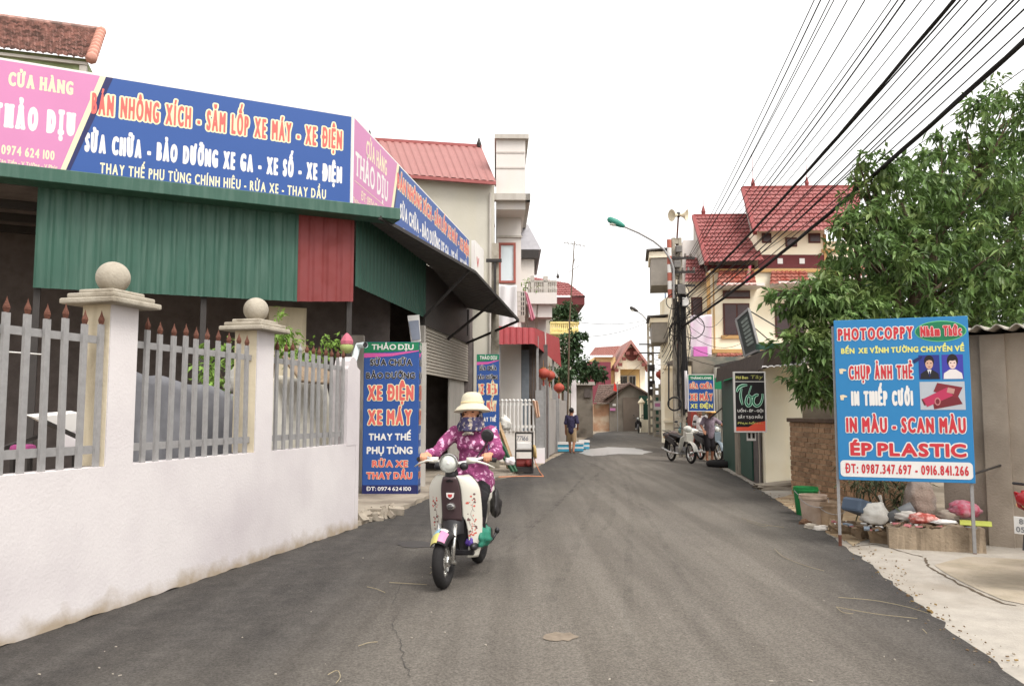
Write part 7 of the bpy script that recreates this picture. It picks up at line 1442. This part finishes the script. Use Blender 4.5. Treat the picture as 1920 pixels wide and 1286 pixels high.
# ================================================================== underbone motorbikes
def motorbike(label, loc, head, c1, c2, plate=None, group='parked motorbikes'):
    rz = math.atan2(-head[0], head[1]); rt = thing('motorbike', label, 'motorbike', loc, rz, group); A = lambda mb, n, m, p=rt, **k: mb.build(n, m, p, local=True, **k)
    for nme, y in (('front_wheel', 0), ('rear_wheel', -1.22)): wheel(rt, nme, y, .29, .038, .038, m_chrome, 12)
    mb = MB()
    for s_ in (-1, 1): mb.tube([(s_ * .07, 0, .29), (s_ * .07, -.14, .72)], .02, 7); mb.tube([(s_ * .08, -1.22, .29), (s_ * .1, -1.05, .66)], .022, 7)
    mb.tube([(0, -.2, .78), (0, -.42, .5), (0, -.75, .42), (0, -1.2, .62)], .04, 8); A(mb, 'frame', m_steel)
    mb = MB(); mb.cbox((0, -.62, .34), (.2, .3, .22)); mb.lathe([(.08, -.15), (.09, 0), (.08, .15)], (0, -.5, .36), 10, axis=(0, 1, .2)); A(mb, 'engine', m_galv, bevel=.02)
    mb = MB(); mb.grid(lambda u, v: Vector((.068 * (2 * v - 1), (.325 - .03 * (2 * v - 1) ** 2) * math.cos(R(10 + 120 * u)), .29 + (.325 - .03 * (2 * v - 1) ** 2) * math.sin(R(10 + 120 * u)))), 14, 6); A(mb, 'front_mudguard', c1, smooth=True)
    mb = MB()
    for s_ in (-1, 1): mb.prism([(s_ * .08, -.1, .82), (s_ * .2, -.2, .72), (s_ * .22, -.3, .42), (s_ * .14, -.38, .28), (s_ * .1, -.3, .45)], (s_ * .012, -.03, 0))
    mb.hexa([(-.1, -.08, .6), (.1, -.08, .6), (.13, -.22, .62), (-.13, -.22, .62), (-.11, -.05, .86), (.11, -.05, .86), (.12, -.24, .9), (-.12, -.24, .9)]); A(mb, 'leg_shield', c1, bevel=.015)
    mb = MB()
    for s_ in (-1, 1): mb.prism([(s_ * .1, -.78, .48), (s_ * .12, -.75, .66), (s_ * .13, -1.2, .76), (s_ * .1, -1.55, .82), (s_ * .09, -1.5, .68), (s_ * .11, -1.1, .56)], (s_ * .03, 0, 0))
    mb.hexa([(-.09, -1.3, .66), (.09, -1.3, .66), (.06, -1.58, .74), (-.06, -1.58, .74), (-.09, -1.3, .77), (.09, -1.3, .77), (.06, -1.58, .84), (-.06, -1.58, .84)]); A(mb, 'side_panel', c2, bevel=.012)
    mb = MB(); mb.hexa([(-.1, -.62, .7), (.1, -.62, .7), (.12, -1.35, .76), (-.12, -1.35, .76), (-.09, -.64, .76), (.09, -.64, .76), (.11, -1.33, .83), (-.11, -1.33, .83)]); A(mb, 'seat', m_blkp, bevel=.02)
    mb = MB(); mb.tube([(-.32, -.36, 1.0), (-.2, -.28, 1.0), (0, -.22, .96), (.2, -.28, 1.0), (.32, -.36, 1.0)], .016, 8); A(mb, 'handlebar', m_blkp)
    mb = MB(); mb.ball((0, -.17, .96), (.13, .1, .1), 16, 10); A(mb, 'handlebar_cover', c1, smooth=True); mb = MB(); mb.lathe([(.085, 0), (.06, .03), (0, .04)], (0, -.085, .95), 16, axis=(0, 1, 0)); A(mb, 'headlight', m_lens, smooth=True)
    for s_ in (-1, 1):
        mb = MB(); mb.tube([(s_ * .2, -.28, 1.0), (s_ * .27, -.3, 1.14)], .007, 5); mb.ball((s_ * .29, -.3, 1.17), (.06, .012, .035), 10, 6); A(mb, 'mirror', m_blkp)
        mb = MB(); mb.ball((s_ * .115, -1.44, .7), (.035, .05, .03), 10, 6); A(mb, 'indicator', flat('amber lens', (216, 170, 120), .2))
    mb = MB(); mb.tube([(.14, -.5, .26), (.17, -.9, .26), (.18, -1.45, .36)], [.02, .035, .05], 10); A(mb, 'exhaust', m_chrome, smooth=True)
    mb = MB(); mb.ball((0, -1.585, .765), (.1, .04, .065), 14, 8); A(mb, 'tail_light', flat('tail light red', (150, 28, 34), .2, .5), smooth=True)
    mb = MB(); mb.tube([(.11, -1.1, .84), (.1, -1.6, .89), (-.1, -1.6, .89), (-.11, -1.1, .84)], .012, 7); A(mb, 'grab_rail', m_blkp)
    mb = MB(); mb.prism([(-.07, -1.48, .68), (.07, -1.48, .68), (.06, -1.6, .35), (-.06, -1.6, .35)], (0, .01, .005)); A(mb, 'rear_mudguard', m_blkp)
    if plate:
        mb = MB(); mb.cbox((0, -1.645, .555), (.19, .006, .14)); pt = A(mb, 'number_plate', m_sw, bevel=.003); pp = Plane((0, 0), (1, 0))
        for tx, z, a, b in ((plate[0], .565, -.055, .01), (plate[1], .5, -.08, .02)):
            class LP:                              # plate face in bike space, read from behind
                @staticmethod
                def pt(s, zz_, off=0): return Vector((s, -1.648 - off, zz_))
            lettering(tx, LP, a, b, z, .045, flat('plate grey', (120, 120, 122), .5), pt, bold=.08, res=14).matrix_parent_inverse = Matrix.Identity(4)
    return rt
mw = mat('white bike plastic', (204, 200, 190), .3, .04, 4, spec=.5); mk = flat('black bike plastic', (44, 42, 44), .3, .5); mr = mat('red bike plastic', (150, 30, 36), .25, .05, 4, spec=.5); mbl = flat('grey blue bike plastic', (120, 132, 140), .3, .5)
motorbike('white motorbike with a white cloth on its handlebars being repaired by the mechanics', (5.04, 22.7, .02), (.26, -.965), mw, mk)
motorbike('black motorbike with grey front parked behind the woman in the straw hat', (6.0, 23.4, .012), (.2, -.98), mbl, mk)
motorbike('dark motorbike parked far away before the barn door', (8.42, 53.6, .02), (-.15, -.99), mk, mk)
motorbike('bright red motorbike with white number plate cut off by the right photo edge', (5.50, 7.59, .012), (.8, .6), mr, mr, ('88', '059'))
lump('white_cloth', mat('white handlebar cloth', (232, 228, 220), .8, .05, 8), at(1294, 808, 23.0), (.2, .14, .09), 'white cloth draped over the white motorbike handlebars', 'cloth', 81)
lump('grey_bundle', mat('grey brown bundle', (112, 98, 94), .9, .2, 9), at(1262, 817, 23.9), (.22, .2, .14), 'grey brown bundle carried on the white motorbike seat', 'bundle', 82)
# ================================================================== people far down the street
def person(label, loc, rz, shirt_c, leg_c, leg_frac, J, skin=m_skind, hat=None, sleeves=.55, voxel=.012, hair=True):
    rt = thing('person', label, 'person', loc, rz); V_ = Vector
    hip, chest, neck, hd = V_(J['hip']), V_(J['chest']), V_(J['neck']), V_(J['head']); f = V_(J.get('face', (0, 1, 0)))
    bc = [(hip, chest, .12, .125), (chest, neck, .11, .05), (neck, hd, .048, .05)]; st = [(hip + V_((0, 0, -.03)), chest, .145, .15), (chest, neck - V_((0, 0, .06)), .13, .07)]; lg = [(hip - V_((.05, 0, 0)), hip + V_((.05, 0, 0)), .125, .125)]
    for s_ in ('L', 'R'):
        sh, el, wr, hp, kn, an = (V_(J[k + s_]) for k in ('sh', 'el', 'wr', 'hp', 'kn', 'an'))
        bc += [(chest, sh, .08, .055), (sh, el, .046, .037), (el, wr, .037, .025), (hp, kn, .08, .052), (kn, an, .052, .034), (an, an + V_(J.get('toe', (0, .16, -.05))), .036, .028)]
        bc += hand(wr, (wr - el), (0, .2, -1), (-.7 if s_ == 'R' else .7, .3, 0), .08, (.25, .5))
        st += [(chest, sh, .1, .075), (sh, sh.lerp(el, sleeves / .55 * .85 if sleeves < .6 else .95), .066, .064)]
        lg += [(hp, hp.lerp(kn, min(1, leg_frac * 2)), .1, .085)] + ([(kn, kn.lerp(an, leg_frac * 2 - 1), .08, .06)] if leg_frac > .5 else [])
    blob('body', bc, head_cones(hd, f), skin, rt, voxel * .75, 3); blob('shirt', st, [], shirt_c, rt, voxel, 3, fold=.014); blob('shorts', lg, [], leg_c, rt, voxel, 4)
    if hair: mb = MB(); mb.ball(hd + V_((0, 0, .045)) - f.normalized() * .022, (.088, .098, .092), 16, 10); mb.build('hair', m_hair, rt, local=True, smooth=True)
    if hat: mb = MB(); mb.lathe([(.2, -.05), (.15, -.02), (.115, .01), (.11, .06), (.08, .1), (0, .11)], hd + V_((0, 0, .06)), 24); o = mb.build('straw_hat', hat, rt, local=True, smooth=True); o.modifiers.new('t', 'SOLIDIFY').thickness = .01
    mb = MB(); s2 = f.cross(V_((0, 0, 1))).normalized()
    for q in (-1, 1): mb.ball(hd + s2 * q * .035 + f.normalized() * .093 + V_((0, 0, .012)), (.012, .008, .007), 8, 6)
    mb.build('eyes', m_hair, rt, local=True); return rt
def stand(k=1., **o):
    J = dict(hip=(0, 0, .86), chest=(0, .01, 1.16), neck=(0, .0, 1.37), head=(0, .02, 1.5), shL=(-.16, 0, 1.31), shR=(.16, 0, 1.31), elL=(-.22, -.02, 1.05), elR=(.22, -.02, 1.05), wrL=(-.22, .06, .84), wrR=(.22, .06, .84), hpL=(-.08, 0, .84), hpR=(.08, 0, .84), knL=(-.09, .02, .47), knR=(.09, .02, .47), anL=(-.09, -.02, .08), anR=(.09, -.02, .08)); J.update(o)
    return {a: ((tuple(v * k for v in b)) if a not in ('face', 'toe') else b) for a, b in J.items()}
q = G(1072, 852)
person('man in navy shirt and khaki shorts walking away beside blue white boxes', (q.x, q.y, .02), R(-15), mat('navy shirt', (46, 42, 66), .9, .15, 8), mat('khaki shorts', (150, 128, 100), .9, .1, 8), .5, stand(.97, knL=(-.09, .12, .47), anL=(-.09, .14, .09), anR=(.09, -.16, .1), knR=(.09, -.0, .47), elR=(.24, -.08, 1.06), wrR=(.2, .1, .95)))
q = G(1331, 867)
person('woman in yellow straw hat, grey top and black shorts leaning on the white motorbike', (q.x, q.y, .012), R(195), mat('grey lilac top', (126, 112, 122), .9, .1, 10), mat('black shorts', (34, 31, 34), .9, .1, 8), .62, stand(.95, chest=(.02, .06, 1.17), neck=(.03, .1, 1.37), head=(.03, .16, 1.49), face=(.4, 1, -.3), elR=(.32, .08, 1.12), wrR=(.36, .3, .98), elL=(-.36, .06, 1.18), wrL=(-.46, .2, .98)), hat=mat('yellow straw', (206, 160, 92), .9, .12, 30), hair=True)
q = G(1315, 860)
person('dark haired boy in white shirt standing behind the woman in the straw hat', (q.x, q.y, .012), R(160), mat('white shirt', (222, 216, 214), .9, .06, 8), mat('dark blue shorts', (44, 44, 56), .9, .1, 8), .6, stand(.98, face=(.35, 1, -.35), head=(.02, .07, 1.49)))
q = G(1280, 848)
person('person in pale cyan shirt bending over behind the white motorbike', (q.x - .02, q.y, .02), R(200), mat('pale cyan shirt', (150, 190, 192), .9, .06, 8), mat('dark trousers', (50, 48, 52), .9, .1, 8), .95, stand(.95, hip=(0, -.05, .78), chest=(0, .22, .98), neck=(0, .36, 1.12), head=(-.02, .46, 1.2), shL=(-.16, .3, 1.08), shR=(.16, .3, 1.08), elL=(-.2, .4, .85), elR=(.2, .4, .85), wrL=(-.15, .5, .66), wrR=(.15, .5, .66), hpL=(-.08, -.04, .77), hpR=(.08, -.04, .77), face=(0, 1, -.5)))
# blue and white foam boxes by the puddle
def crate(px, py, label, w=.44):
    q = G(px, py); c = Vector((q.x, q.y, .022)); rt = thing('foam_box', label, 'box', c, group='blue and white boxes by the puddle'); mb = MB(); mb.box((c.x - w / 2, c.y, c.z), (c.x + w / 2, c.y + .34, c.z + .26)); mb.build('body', mat('cyan box', (70, 150, 180), .5, .15, 6), rt, bevel=.02)
    mb = MB(); mb.box((c.x - w / 2 - .02, c.y - .02, c.z + .261), (c.x + w / 2 + .02, c.y + .36, c.z + .34)); mb.mi = 1; mb.box((c.x - w / 2 - .003, c.y - .003, c.z + .1), (c.x + w / 2 + .003, c.y, c.z + .16)); mb.build('lid', [m_sw, m_sw], rt, bevel=.015)
crate(1057, 848, 'blue white box left of the walking man'); crate(1085, 847, 'blue white box just right of the walking man', .36); crate(1096, 843, 'blue white box farthest right by the puddle', .38)
